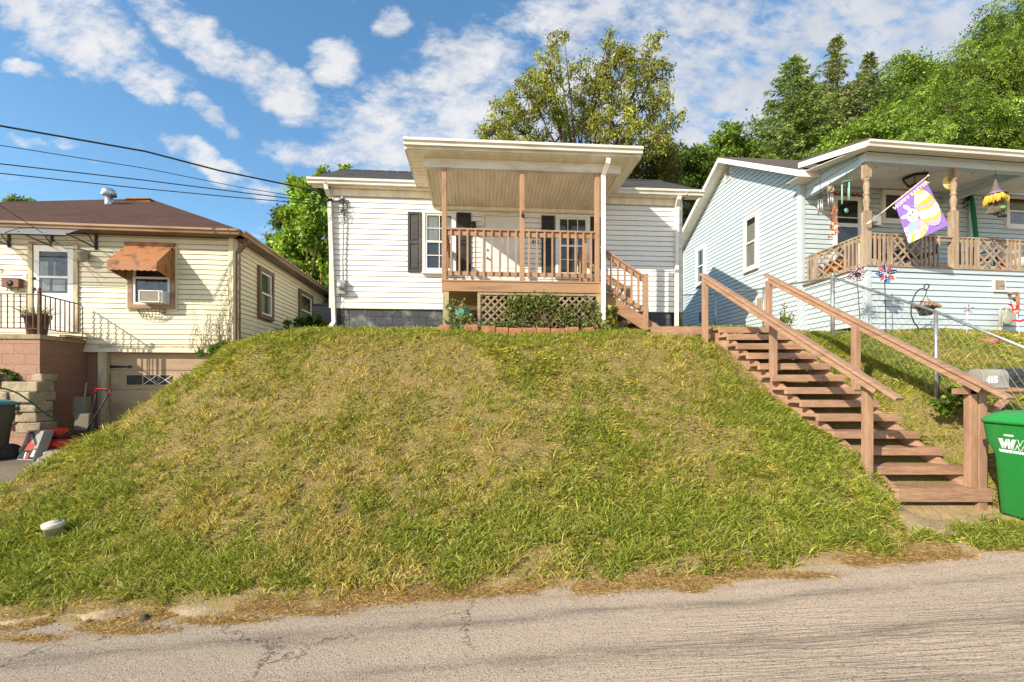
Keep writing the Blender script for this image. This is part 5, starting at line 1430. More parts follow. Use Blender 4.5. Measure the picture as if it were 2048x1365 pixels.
# porch base
zPt = 2.60; PW = 6.0
m = MB(); siding(m, Bp, 1.08, zPt - .12, lambda z: (.10, PW), .127, .023)
QL = (Bf.p(.13, 0, 0) - Bp.p(0, 0, 0)).length
siding(m, Bq, 1.3, zPt - .12, lambda z: (0, QL - .10), .127, .023); m.build('porch_skirt', M['blue_side'], bh)
m = MB(); m.fbox(Bp, 0, .10, -.02, .025, 1.0, zPt - .12); m.fbox(Bq, QL - .10, QL, -.02, .0245, 1.1, zPt - .12)
m.fbox(Bp, -.03, PW, -.02, .035, zPt - .12, zPt - .03); m.fbox(Bq, 0, QL - .0, -.02, .034, zPt - .12, zPt - .031); m.build('skirt_trim', M['blue_side'], bh)
m = MB(); m.prism([Bp.p(-.05, .06, zPt - .028), Bp.p(PW, .06, zPt - .028), Bf.p(PW, .0, zPt - .028), Bf.p(.02, .0, zPt - .028)], (0, 0, .03)); m.build('porch_floor', M['old_wood'], bh)
u0, z1 = Bp.px(1987, 559, .03); u1, z0 = Bp.px(2011, 582, .03)
m = MB(); m.fbox(Bp, u0, u1, 0, .035, z0, z1); m.fbox(Bp, u0 - .02, u1 + .02, 0, .055, z0 - .03, z0 - .001); hv = m.build('crawl_hatch', M['white'], bh)
m = MB(); m.fbox(Bp, u0 + .035, u1 - .035, .036, .045, z0 + .02, z1 - .02); hb_ = m.build('hatch_board', M['old_wood'], hv)
m = MB(); m.fbox(Bp, u0 + .12, u1 - .06, .045, .06, (z0 + z1) / 2 - .02, (z0 + z1) / 2 + .005); m.build('latch', M['steel'], hv)
# turned posts
def turned(px, nm=True):
    u = Bp.px(px, 500, -.06)[0]; c = Bp.p(u, -.08, 0); zt = 4.86
    m = MB(); zz = lambda y: Bp.px(px, y, -.08)[1]
    h = .066
    m.fbox(Bp, u - h, u + h, -.08 - h, -.08 + h, zPt, zz(424)); m.fbox(Bp, u - h, u + h, -.08 - h, -.08 + h, zz(357), zt)
    a, b = zz(424), zz(357); L = b - a
    prof = [(.062, 0), (.075, .02), (.05, .05), (.045, .09), (.062, .25), (.066, .34), (.05, .44), (.045, .48), (.068, .50), (.068, .53), (.045, .55), (.05, .60), (.066, .72), (.06, .82), (.045, .92), (.07, .94), (.07, .97), (.055, 1.)]
    m.lathe(V(c.x, c.y, a), [(r, t * L) for r, t in prof], 16); return m.build('porch_post', M['old_wood'], bh)
turned(1734.5); turned(1908.5); turned(2082)
# porch beams, ceiling, roof
m = MB(); m.fbox(Bp, -.02, PW, -.16, .0, 4.86, 5.05); m.fbox(Bp, -.022, PW, -.001, .012, 5.0, 5.06)
m.build('porch_beam', M['blue_side'], bh)
m = MB(); siding(m, Bq, 4.86, 5.40, lambda z: (.0, QL - (z - 4.86) * 1.9 if z > 5.05 else QL), .18, .012)
m.fbox(Bq, 0, QL - .003, -.14, -.002, 4.858, 4.90); m.fbox(Bq, 0, QL, -.02, .016, 4.85, 4.875); m.build('porch_beam', M['blue_side'], bh)
ub = Bp.px(2052, 330, -.1)[0]
m = MB(); m.beam(Bp.p(ub, -.16, 4.95), Bf.p(ub - .0, .02, 5.0), .12, .19); m.build('porch_beam', M['blue_side'], bh)
m = MB(); m.prism([Bp.p(.1, -.16, 5.06), Bp.p(PW, -.16, 5.06), Bf.p(PW, 0, 5.22), Bf.p(.2, 0, 5.22)], (0, 0, .012))
for k in range(1, 40): u = k * .15; m.beam(Bp.p(u, -.17, 5.058), Bf.p(u, .02, 5.217), .008, .006)
m.build('porch_ceiling', M['white'], bh)
gW2 = .28
m = MB(); sl2 = .24
m.prism([Bp.p(-.30, gW2 + .03, 5.135), Bp.p(PW + .2, gW2 + .03, 5.135), Bp.p(PW + .2, -1.62, 5.135 + sl2 * 1.93), Bp.p(-.30, -1.62, 5.135 + sl2 * 1.93)], (0, 0, .04)); q = m.build('porch_roof', M['roof_grey'], bh)
m = MB(); gutter(m, Bp, -.30, PW + .2, gW2, 5.0, .125, .10); m.build('porch_gutter', M['gutter'], q)
m = MB(); m.prism([Bp.p(-.30, gW2 + .01, 5.0), Bp.p(-.30, -1.60, 5.0 + sl2 * 1.89), Bp.p(-.30, -1.60, 5.13 + sl2 * 1.89), Bp.p(-.30, gW2 + .01, 5.13)], Bp.u * .025); m.fbox(Bp, -.27, PW, gW2 - .02, gW2, 5.0, 5.13); m.build('porch_fascia', M['white'], q)
m = MB(); m.prism([Bp.p(-.27, gW2 - .02, 5.03), Bp.p(PW, gW2 - .02, 5.03), Bp.p(PW, .013, 5.075), Bp.p(-.27, .013, 5.075)], (0, 0, .01)); m.prism([Bp.p(-.27, gW2 - .02, 5.02), Bp.p(-.02, gW2 - .02, 5.02), Bp.p(-.02, -1.7, 5.34), Bp.p(-.27, -1.7, 5.34)], (0, 0, .01)); m.build('porch_soffit', M['soffit'], q)
m = MB()
for k in range(9):
    p = Bp.p(.4 + k * .62, -.165, 4.87); m.tube([p, p - V(0, .01, .05), p - V(0, .03, .055)], .005, 4)
m.build('light_hook', M['black'], bh)
# chippendale railing
def chip(F, root, ua, ub, w, za, zb, pattern):
    """pattern: list of ('b', n) baluster runs and ('x', width) crossed panels, walking from ua."""
    m = MB(); m.fbox(F, ua, ub, w - .05, w + .05, zb - .035, zb); m.fbox(F, ua, ub, w - .02, w + .02, zb - .12, zb - .036); m.fbox(F, ua, ub, w - .02, w + .02, za + .04, za + .10)
    m.build('top_rail', M['old_wood'], root)
    u = ua; z0, z1 = za + .02, zb - .04; b = .038
    for kind, val in pattern:
        if kind == 'b':
            for k in range(val):
                q = MB(); q.fbox(F, u + .04, u + .04 + b, w + .021, w + .055, z0, z1); q.build('baluster', M['old_wood'], root); u += .112
        else:
            q = MB(); wd = val
            for s in (u, u + wd - b): q.fbox(F, s, s + b, w + .021, w + .056, z0, z1)
            c0, c1 = u + b, u + wd - b; dw, dh = c1 - c0, z1 - z0
            for s in (1, -1):
                for o in (-.52, -.12, .12, .52):
                    # parallel strips crossing the panel, clipped to it
                    t0, t1 = max(0, -o), min(1, 1 - o)
                    if s > 0: p0, p1 = (c0 + dw * t0, z0 + dh * (t0 + o)), (c0 + dw * t1, z0 + dh * (t1 + o))
                    else: p0, p1 = (c1 - dw * t0, z0 + dh * (t0 + o)), (c1 - dw * t1, z0 + dh * (t1 + o))
                    q.beam(F.p(p0[0], w + (.03 if s > 0 else .042), p0[1]), F.p(p1[0], w + (.03 if s > 0 else .042), p1[1]), .012, .042, F.n.cross(F.u))
            q.build('crossed_panel', M['old_wood'], root); u += wd + .03
zra = zPt; zrb = 3.33
crl = thing('porch_railing', 'weathered bare wood railing with crossed panels round the blue house porch', 'railing', Bp.p(.1, -.08, zPt))
uA, uB, uC = Bp.px(1742, 500, -.08)[0], Bp.px(1901, 500, -.08)[0], Bp.px(1917, 500, -.08)[0]
chip(Bp, crl, uA, uB, -.08, zra, zrb, [('b', 4), ('x', .78), ('b', 4)])
chip(Bp, crl, uC, Bp.px(2078, 500, -.08)[0], -.08, zra, zrb, [('b', 4), ('x', .80), ('b', 3)])
chip(Bp, crl, Bp.px(2090, 500, -.08)[0], 5.9, -.08, zra, zrb, [('b', 4), ('x', .80), ('b', 3)])
chip(Bq, crl, .03, QL - .16, -.06, zra, zrb, [('b', 3), ('x', .95), ('b', 4)])
# ceiling lamp
u, _ = Bf.px(1835, 355, 1.0); q = Bf.p(u, .95, 5.10)
cl_ = thing('ceiling_lamp', 'black framed lamp on the white ceiling of the blue house porch', 'lamp', q)
m = MB(); m.lathe(q - V(0, 0, .03), [(.19, .05), (.24, .0), (.24, -.025), (.14, -.17), (.13, -.175)], 6, smooth=False)
m.build('lamp_shade', flat('frosted lamp glass', (.40, .36, .30)), cl_)
m = MB(); m.lathe(q, [(.10, .06), (.27, .0), (.27, -.04), (.25, -.045)], 6, smooth=False)
for k in range(6):
    t = 2 * math.pi * k / 6; ax0 = V(0, 0, 1).orthogonal().normalized(); bx0 = V(0, 0, 1).cross(ax0); dd = ax0 * math.cos(t) + bx0 * math.sin(t); m.beam(q + dd * .25 - V(0, 0, .04), q + dd * .145 - V(0, 0, .205), .016, .016)
m.lathe(q - V(0, 0, .20), [(.15, 0), (.15, -.012)], 6, smooth=False); m.build('frame', M['black'], cl_)

# things hanging about the blue porch
def chime(name, label, px, py, Y, tubes, L, rad, topr, tmat, pend=None, hang=.25):
    q = P(px, py, Y); t = thing(name, label, 'wind chime', q)
    m = MB(); m.lathe(q - V(0, 0, .0), [(topr * .3, .03), (topr, 0), (topr, -.014), (topr * .5, -.018)], 16); m.build('top_plate', tmat[0], t)
    m = MB()
    for k in range(tubes):
        a = 2 * math.pi * k / tubes + .5; p = q + V(topr * .75 * math.cos(a), topr * .75 * math.sin(a), -.04); l = L * (.75 + .25 * ((k * 2) % tubes) / tubes); m.tube([p, p - V(0, 0, l)], rad, 8)
    m.build('tubes', tmat[1], t)
    m = MB(); m.tube([q + V(0, 0, .02), q + V(0, 0, hang)], .004, 4)
    if pend:
        m.tube([q - V(0, 0, .02), q - V(0, 0, pend[0])], .004, 4)
    m.build('cord', M['cable'], t)
    if pend:
        m = MB(); m.lathe(q - V(0, 0, pend[0]), [(pend[1], -.006), (pend[1], .006)], 20, (.25, -1, .1)); m.build('sail', tmat[0], t)
chime('wind_chime', 'large green wind chime with a round sail hanging from the blue porch ceiling', 1693, 364.5, 9.75, 3, .46, .016, .105, (M['verdigris'], flat('mint tube', (.26, .50, .38), .35)), (.62, .055), .22)
chime('wind_chime', 'silver wind chime hanging in front of the pale blue wall left of the storm door', 1640.5, 396, 10.6, 5, .40, .015, .055, (M['black'], M['alu']), None, .5)
chime('wind_chime', 'small silver wind chime under a driftwood piece beside the storm door', 1661, 385, 10.6, 5, .34, .012, .06, (M['old_wood'], M['alu']), None, .3)
m = MB(); q = P(1661, 381, 10.6)
rr = random.Random(2)
for k in range(9): a = q + V(rr.uniform(-.09, .09), rr.uniform(-.05, .05), rr.uniform(-.02, .04)); m.tube([a - V(.03, 0, .05), a, a + V(rr.uniform(-.04, .04), 0, .09)], [.014, .017, .006], 6)
tag(m.build('driftwood', M['old_wood']), 'bundle of pale driftwood above the small silver wind chime', 'driftwood')
m = MB(); q = P(1661, 415, 10.55)
m.tube([q + V(0, 0, .1), q + V(.02, 0, -.3), q + V(.05, 0, -.75)], .004, 4, mi=1)
for k in range(15):
    p = q + V(rr.uniform(-.10, .08) + .004 * k, rr.uniform(-.05, .05), -.05 * k); s = rr.uniform(.035, .05); t = rr.uniform(-.6, .6)
    for sg in (-1, 1):
        m.add([p, p + V(sg * s, -.02, s * .9 + t * .02), p + V(sg * s * 1.2, -.02, s * .1), p + V(sg * s * .7, -.01, -s * .7)], [(0, 1, 2, 3)], mi=0)
    m.tube([p - V(0, 0, .025), p + V(0, 0, .025)], .006, 5, mi=1)
tag(m.build('butterfly_string', [M['orange'], M['black']]), 'hanging string of orange paper butterflies beside the blue porch storm door', 'garland')
# moon disc behind the second post
q = P(1898, 366, 10.2)
m = MB(); m.lathe(q, [(.02, -.02), (.155, -.015), (.165, 0), (.155, .012), (.02, .02)], 28, (.1, -1, .05)); mo = m.build('moon_plaque', M['moon']); tag(mo, 'round pale yellow moon face plaque hanging behind the second turned porch post', 'plaque')
m = MB(); 
for a, b in ((-.05, .05), (.06, .05)): m.ball(q + V(a, -.022, b), .016, .006, .010, 8, 5)
m.tube([q + V(-.06, -.025, -.06), q + V(0, -.028, -.085), q + V(.07, -.025, -.055)], .006, 5); m.build('face', flat('moon ink', (.25, .17, .05)), mo)
# witch doll
q = P(1991, 395, 9.75)
wt = thing('witch_doll', 'hanging witch doll with pointed hat, yellow hair and brown cloak under the blue porch beam', 'doll', q)
m = MB(); m.lathe(q + V(0, 0, .05), [(.20, -.01), (.205, .0), (.12, .015), (.115, .03), (.06, .15), (.012, .33), (.002, .345)], 16); m.build('hat', flat('felt brown', (.16, .125, .10), .9), wt)
m = MB(); m.lathe(q + V(0, 0, .062), [(.122, 0), (.108, .045)], 16); m.build('hat_band', flat('violet ribbon', (.26, .16, .50)), wt)
m = MB()
for k in range(34):
    a = 2 * math.pi * k / 34; r0 = rr.uniform(.10, .16); l = rr.uniform(.12, .19) * (1.35 if math.cos(a) < -.4 else 1); p = q + V(r0 * math.cos(a), r0 * math.sin(a), .05); m.tube([p, p + V(.03 * math.cos(a), .03 * math.sin(a), -l * .5), p + V(.05 * math.cos(a), .045 * math.sin(a), -l)], [.03, .034, .012], 6)
m.build('hair', flat('yarn yellow', (.72, .44, .07), .9), wt)
m = MB(); m.ball(q + V(.02, -.03, -.03), .085, .08, .09)
for k in (-.05, .02, .09): m.tube([q + V(k, -.13, .02), q + V(k + .01, -.15, -.04), q + V(k, -.14, -.09)], [.012, .014, .008], 6)
m.ball(q + V(.05, -.10, -.26), .05, .05, .04); m.build('head', flat('green felt', (.16, .34, .10), .9), wt)
m = MB(); m.prism([q + V(-.07, -.03, -.10), q + V(-.19, -.03, -.36), q + V(-.06, -.03, -.35), q + V(-.02, -.03, -.16)], (0, .06, 0)); m.prism([q + V(.02, -.06, -.10), q + V(.0, -.06, -.30), q + V(.15, -.06, -.33), q + V(.11, -.06, -.12)], (0, .08, 0)); m.lathe(q + V(.03, 0, -.34), [(.09, 0), (.06, .26)], 12); m.build('cloak', flat('felt brown', (.16, .125, .10), .9), wt)
m = MB(); m.tube([q + V(.04, -.02, -.34), q + V(.05, -.03, -.41), q + V(.16, -.06, -.42), q + V(.17, -.06, -.39)], [.02, .045, .035, .01], 8); m.tube([q + V(0, -.02, -.34), q + V(-.02, -.02, -.38), q + V(-.06, -.04, -.37)], [.02, .03, .01], 8); m.build('boots', M['black'], wt)
m = MB(); m.tube([q + V(0, 0, .39), q + V(0, 0, .62)], .003, 4); m.build('cord', M['cable'], wt)
# green parasol and bracket things on the back wall
m = MB(); a, b = Bf.p(Bf.px(1941, 390, .1)[0], .12, bpx(1941, 388, .1)[1]), Bf.p(Bf.px(1957, 450, .3)[0], .35, zPf + .2); m.tube([a, a.lerp(b, .15), a.lerp(b, .75), b], [.03, .055, .05, .02], 10); tag(m.build('folded_parasol', flat('green cloth', (.02, .20, .07))), 'folded dark green parasol leaning on the back wall of the blue porch', 'parasol')
m = MB(); u = bpx(1934, 400, .0)[0]; m.fbox(Bf, u, u + .10, .0, .06, zPf, 5.2); m.build('wall_batten', M['blue_side'], bh)
m = MB(); u, z = bpx(1926, 402, .05); m.tube([Bf.p(u, .05, z - .1), Bf.p(u + .05, .1, z + .05), Bf.p(u + .12, .06, z + .1)], .02, 6); m.tube([Bf.p(u, .05, z - .2), Bf.p(u + .14, .08, z - .1)], .014, 6); m.fbox(Bf, u + .1, u + .2, .02, .1, z + .02, z + .12); tag(m.build('wall_bracket', M['black']), 'black wall bracket beside the green parasol on the porch back wall', 'bracket')
m = MB(); u, z = bpx(1956, 388, .1); m.tube([Bf.p(u, .5, z + .1), Bf.p(u + .1, .5, z - .08), Bf.p(u + .3, .5, z - .2), Bf.p(u + .5, .45, z - .18)], .012, 6); m.tube([Bf.p(u - .02, .5, z + .12), Bf.p(u + .06, .5, z)], .035, 6); tag(m.build('power_lead', M['cable']), 'black lead with a plug hanging beside the witch doll', 'lead')
# clutter seen through the railing
def lump(name, label, cat, F, px, w, z, sx, sy, sz, mt, seed, grp=None):
    u = F.px(px, 500, w)[0]; c = F.p(u, w, z); rq = random.Random(seed); m = MB()
    for k in range(4): m.ball(c + V(rq.uniform(-.4, .4) * sx, rq.uniform(-.3, .3) * sy, sz * rq.uniform(.35, .7)), sx * rq.uniform(.5, .75), sy * rq.uniform(.5, .75), sz * rq.uniform(.35, .5), 10, 7)
    return tag(m.build(name, mt), label, cat, grp)
lump('cushion', 'white bundled cover lying on a chair behind the right crossed railing panel', 'cushion', Bp, 2020, -.45, 2.75, .32, .2, .45, flat('white cloth', (.62, .62, .60)), 1)
lump('toy_bag', 'bright blue bag behind the lower part of the right crossed railing panel', 'bag', Bp, 2020, -.35, 2.62, .16, .12, .20, flat('bright blue', (.02, .08, .40)), 2)
lump('toy_bag', 'small red bag on the porch floor beside the bright blue one', 'bag', Bp, 2003, -.34, 2.66, .09, .09, .22, M['red'], 3)
lump('planter', 'orange pumpkin pot on the porch floor below the flag', 'planter', Bp, 1869, -.25, 2.60, .10, .10, .16, M['orange'], 4)
lump('cushion', 'patterned purple cushion leaning behind the railing right of the second post', 'cushion', Bp, 1950, -.30, 2.75, .12, .1, .5, flat('purple', (.22, .10, .34)), 5)
lump('cushion', 'blue and red cushion leaning behind the railing close to the second post', 'cushion', Bp, 1937, -.3, 2.85, .07, .08, .38, flat('mid blue', (.06, .12, .38)), 6)
def chair(px, w, ang, label, mt):
    u = Bp.px(px, 500, w)[0]; o = Bp.p(u, w, zPt + .005); Lc = Loc(o.x, o.y, o.z, ang); t = thing('porch_chair', label, 'chair', o, 'chairs on the blue porch')
    m = MB(); lbox(m, Lc, -.25, .25, -.25, .25, .40, .45); m.build('seat', mt, t)
    m = MB(); lbox(m, Lc, -.25, .25, .22, .27, .45, .92); m.build('backrest', mt, t)
    for x in (-.23, .23):
        for y in (-.23, .23): q = MB(); q.tube([Lc(x, y, 0), Lc(x, y, .4)], .018, 6); q.build('leg', M['black'], t)
    for x in (-.26, .26): m = MB(); m.tube([Lc(x, -.25, .4), Lc(x, -.25, .62), Lc(x, .22, .64)], .018, 6); m.build('armrest', M['black'], t)
chair(1775, -.62, .3, 'dark porch chair behind the plain balusters left of the flag', flat('dark slat', (.05, .045, .05)))
chair(1832, -.62, -.2, 'dark porch chair behind the crossed panel under the flag', flat('dark slat', (.05, .045, .05)))
chair(1950, -.75, .1, 'grey porch chair behind the railing right of the second turned post', flat('grey slat', (.16, .15, .15)))
u = Bq.px(1664, 500, -.5)[0]
for i, (pxq, w_, z_, wd, h_, mt_, tx) in enumerate(((1668, -.55, 2.62, .42, .26, flat('tan carton', (.36, .22, .10)), 'tan carton at the bottom of the stack behind the left crossed panel'), (1672, -.55, 2.883, .40, .24, M['orange'], 'orange carton on top of the stack behind the left crossed panel'))):
    u = Bq.px(pxq, 500, w_)[0]; m = MB(); m.fbox(Bq, u - wd / 2, u + wd / 2, w_ - .16, w_ + .16, z_, z_ + h_); tag(m.build('carton', mt_, bevel=.006), tx, 'carton', 'cartons on the blue porch')
m = MB(); u, z = Bp.px(1747, 448, -.3); m.fbox(Bp, u - .14, u + .12, -.42, -.22, z - .06, z + .16); m.lathe(Bp.p(u - .05, -.22, z + .04), [(.05, 0), (.05, .02), (.03, .025)], 14, Bp.n); tag(m.build('radio', M['grey_box'], bevel=.01), 'small grey radio on the porch rail beside the flag pole', 'radio')

# ---- flag
q0 = P(1737, 447, 9.70); q1 = P(1856.5, 352, 9.10)
fl = thing('garden_flag', 'purple Easter flag with white rabbit and striped egg on a pole at the porch post', 'flag', q0)
m = MB(); m.tube([q0, q1], .013, 10); m.ball(q1, .024); m.tube([q0 - (q1 - q0) * .03, q0 + (q1 - q0) * .05], .028, 10); m.build('pole', M['pipe'], fl)
TL, TR = P(1788, 402, 0), P(1849, 358, 0)
def along(px_):                               # point of the pole above a pixel column
    lo, hi = 0., 1.
    for _ in range(40):
        t = (lo + hi) / 2; p = q0.lerp(q1, t)
        if CX + FL * p.x / p.y < px_: lo = t
        else: hi = t
    return q0.lerp(q1, lo)
tl = along(1788.5); tr_ = along(1849.5)
bl = P(1817.5, 487.5, tl.y - .03); br = P(1897.5, 450.5, tr_.y - .03)
def fp_(s, t, e=0.):
    """flag surface: s across from the pole's foot to its tip, t from the pole down."""
    p = tl.lerp(tr_, s).lerp(bl.lerp(br, s), t)
    n = (tr_ - tl).cross(bl - tl).normalized()
    if n.y > 0: n = -n
    return p + n * (e + .014 * math.sin(t * 5 + s * 3) * t)
def fpatch(mb, pts, e, mi, sub=True):
    mb.add([fp_(s, t, e) for s, t in pts], [tuple(range(len(pts)))], mi=mi)
m = MB(); n = 14
m.add([fp_(i / n, j / n) for j in range(n + 1) for i in range(n + 1)], [(j * (n + 1) + i, j * (n + 1) + i + 1, (j + 1) * (n + 1) + i + 1, (j + 1) * (n + 1) + i) for j in range(n) for i in range(n)], True)
clm = m.build('cloth', flat('flag purple', (.27, .15, .52)), fl)
# picture on the cloth: cells of a fine grid coloured by shape
PAL = [('flag white', (.70, .70, .66)), ('flag mint', (.50, .62, .52)), ('flag gold', (.72, .46, .05)), ('flag lilac', (.50, .36, .62)), ('flag peach', (.74, .50, .36)), ('flag teal', (.28, .50, .55)), ('flag ink', (.03, .025, .03)), ('flag pink', (.70, .52, .46)), ('flag cream', (.74, .66, .46))]
def ell(s, t, a, b, ra, rb, rot=0.):
    c, q = math.cos(rot), math.sin(rot); x, y = s - a, (t - b) * 1.25; u, v = x * c + y * q, y * c - x * q
    return (u / ra) ** 2 + (v / rb) ** 2
def colour(s, t):
    ft = None
    e = ell(s, t, .73, .50, .27, .52, -.10)
    if e < 1:
        y = (t - .08) / .86 + .03 * math.sin(s * 14)
        ft = 2 if y < .07 else 4 if y < .14 else 1 if y < .28 else 2 if y < .39 else 3 if y < .45 else 2 if y < .50 else (0 if y < .72 else 2 if y < .80 else 3)
        if .50 < y < .72:
            if ell(s, t, .60, .55, .06, .05) < 1 or ell(s, t, .84, .55, .07, .05) < 1: ft = 7
            elif ell(s, t, .66, .64, .035, .03) < 1 or ell(s, t, .80, .65, .05, .025) < 1: ft = 1
        if e > .955: ft = 6
    if ell(s, t, .30, .78, .30, .24, .1) < 1 and e > 1:                       # striped jumper
        k = int((s * .9 + t * .55 + .03 * math.sin(t * 20)) * 7.5) % 4; ft = (5, 3, 4, 3)[k]
        if t > .80 and s < .5: ft = 0 if (math.sin(s * 30) * math.sin(t * 30) < .2) else 2
    if t > .86 and s < .42 - (t - .86) * .3 and ell(s, t, .22, .93, .26, .12) < 1: ft = 0 if math.sin(s * 26 + t * 18) < .3 else 2
    if ell(s, t, .05, .68, .055, .06) < 1: ft = 0
    if ell(s, t, .33, .48, .155, .17) < 1: ft = 0                              # head
    for a, b, rot in ((.15, .42, .30), (.27, .27, 1.0)):
        d = ell(s, t, a, b, .125, .048, rot)
        if d < 1: ft = 0
        if d < .35: ft = 7
    if ell(s, t, .60, .30, .07, .06) < 1: ft = 0                               # paw on the egg
    elif ell(s, t, .50, .33, .06, .045) < 1: ft = 5
    for a, b in ((.27, .46), (.36, .42)):
        if ell(s, t, a, b, .022, .026) < 1: ft = 6
    if ell(s, t, .385, .49, .022, .02) < 1: ft = 7
    if abs(ell(s, t, .37, .535, .05, .045) - 1) < .22 and t > .535: ft = 6
    return ft
m = MB(); G = 110; H_ = 110
for j in range(H_):
    i = 0
    while i < G:
        c = colour((i + .5) / G, .10 + .9 * (j + .5) / H_)
        if c is None: i += 1; continue
        k = i
        while k + 1 < G and k - i < 9 and colour((k + 1.5) / G, .10 + .9 * (j + .5) / H_) == c: k += 1
        t0, t1 = .10 + .9 * j / H_, .10 + .9 * (j + 1) / H_
        m.add([fp_(i / G, t0, .003), fp_((k + 1) / G, t0, .003), fp_((k + 1) / G, t1, .003), fp_(i / G, t1, .003)], [(0, 1, 2, 3)], mi=c); i = k + 1
m.build('printed_picture', [flat(*p) for p in PAL], fl)
m = MB(); text(m, 'HOPPY EASTER', fp_(.5, .128, .006), tr_ - tl, tl - bl, .094, .003, sx=1.06); m.build('lettering', flat('flag cream', (.74, .66, .46)), fl)

# ---- garden ornaments against the skirt
def gpt(px, Y): x = (px - CX) / FL * Y; return V(x, Y, gz(x, Y))
c = P(1771, 547, 9.25); t = thing('pinwheel', 'large red, white and blue star spangled pinwheel on a thin stake', 'pinwheel', gpt(1772.5, 9.25))
m = MB(); m.tube([gpt(1772.5, 9.25) - V(0, 0, .1), c - V(0, -.02, .1), c + V(0, .02, 0)], .009, 6); m.build('stake', M['black'], t)
for k in range(8):
    a = math.pi * 2 * k / 8 + .15; d = V(math.cos(a), 0, math.sin(a)); s = V(-math.sin(a), 0, math.cos(a)); R = .205
    pts = [c + d * .02, c + d * R * .55 + s * .055 - V(0, .02, 0), c + d * R * 1.0 + s * .03 - V(0, .05, 0), c + d * R * 1.0 - s * .03 + V(0, .01, 0), c + d * R * .5 - s * .05 + V(0, .025, 0)]
    m = MB(); blue = k % 2 == 0
    m.prism(pts, (0, .004, 0), mi=0 if blue else 1)
    if blue:
        for r_ in (.35, .6, .85): m.lathe(c + d * R * r_ - V(0, .03, 0), [(.012, 0), (.012, .003)], 8, (0, -1, 0), mi=1)
    else:
        for r_ in (-.025, .0, .025): m.beam(c + d * R * .3 + s * r_ - V(0, .012, 0), c + d * R * .98 + s * r_ * 1.1 - V(0, .032, 0), .012, .004, (0, -1, 0), mi=2)
    m.build('vane', [M['us_blue'], M['us_white'], M['us_red']], t)
c = P(1713.7, 549, 9.05); t = thing('starburst_stake', 'starburst garden stake of small red, white and blue stars', 'garden stake', gpt(1722.7, 9.05))
m = MB(); m.tube([gpt(1722.7, 9.05) - V(0, 0, .1), c], .008, 6)
dirs = []
rq = random.Random(6)
for k in range(64):
    z = 1 - 2 * (k + .5) / 64; a = k * 2.39996; r = math.sqrt(1 - z * z); d = V(r * math.cos(a), r * math.sin(a), z); L = rq.uniform(.11, .19); dirs.append((d, L)); m.tube([c, c + d * L], .0025, 4)
for k, (d, L) in enumerate(dirs):
    for ll in (L, L * .62):
        p = c + d * ll; m.lathe(p, [(.004, -.006), (.014, 0), (.004, .006)], 5, (rq.uniform(-.4, .4), -1, rq.uniform(-.4, .4)), False, mi=1 + (k + int(ll * 100)) % 3)
m.build('starburst', [M['black'], M['us_red'], M['us_white'], M['us_blue']], t)
g0 = gpt(1836, 9.2); Yk = 9.2
t = thing('hanging_basket', 'flower basket with pink and gold blooms hanging on a black shepherd hook', 'hanging basket', g0)
K = lambda x, y: P(x, y, Yk)
m = MB(); m.tube([g0 - V(0, 0, .15), K(1836, 655), K(1828, 645), K(1822, 630), K(1822.5, 612), K(1826, 598), K(1832, 586), K(1840, 578.5), K(1846, 577.5), K(1852, 580), K(1856, 577), K(1858.5, 572), K(1856, 569), K(1851, 569), K(1848, 572.5), K(1849, 576)], .012, 7)
m.tube([K(1853, 580), K(1852.5, 586), K(1851, 590)], .009, 6); m.build('hook', M['black'], t)
c = K(1851.5, 631)
m = MB(); m.lathe(c, [(.10, 0), (.115, .05), (.155, .15), (.17, .15), (.172, .18), (.15, .18)], 18); m.build('pot', M['mailbox_door'], t)
m = MB(); q = K(1851.5, 590)
for a in (-.15, .15): m.tube([q, c + V(a, 0, .18)], .004, 4)
m.tube([q, c + V(0, .15, .18)], .004, 4); m.build('hanger', M['black'], t)
vs = []; fs = []; cc = []
for k in range(700):
    a = rq.uniform(0, 6.283); r = .24 * math.sqrt(rq.random()); p = c + V(r * math.cos(a), r * math.sin(a), .15 + .20 * rq.random() * (1.15 - r / .24)); d = V(rq.gauss(0, 1), rq.gauss(0, 1), rq.gauss(.3, 1)).normalized(); e = d.orthogonal().normalized(); s = rq.uniform(.012, .028); b = len(vs)
    vs += [p - d * s, p + e * s * .6, p + d * s, p - e * s * .6]; fs.append((b, b + 1, b + 2, b + 3)); col = rq.choice([(.55, .20, .18), (.60, .30, .22), (.50, .34, .08), (.20, .22, .06), (.34, .10, .08), (.62, .50, .40), (.16, .14, .05)]); cc += [col] * 4
npmesh('flowers', np.array([tuple(v) for v in vs]), [np.array(fs)], M['leaf'], t, np.array(cc))
c = P(1935.5, 620, 9.3); gp_ = gpt(1933.5, 9.3); t = thing('pinwheel', 'small lilac foil pinwheel on a white stake against the pale blue skirt', 'pinwheel', gp_)
m = MB(); m.tube([gp_ - V(0, 0, .1), c + V(0, .02, -.0)], .006, 6); m.tube([c + V(.01, .02, 0), c + V(.015, .02, .12)], .004, 4); m.build('stake', M['print_white'], t)
for k in range(6):
    a = 2 * math.pi * k / 6 + .3; d = V(math.cos(a), 0, math.sin(a)); s = V(-math.sin(a), 0, math.cos(a)); m = MB(); m.prism([c, c + d * .08 + s * .035 - V(0, .02, 0), c + d * .125 + s * .01 - V(0, .03, 0), c + d * .07 - s * .012], (0, .003, 0)); m.build('vane', M['lilac_foil'], t)
m = MB(); m.ball(c - V(0, .02, 0), .012); m.build('hub', M['orange'], t)
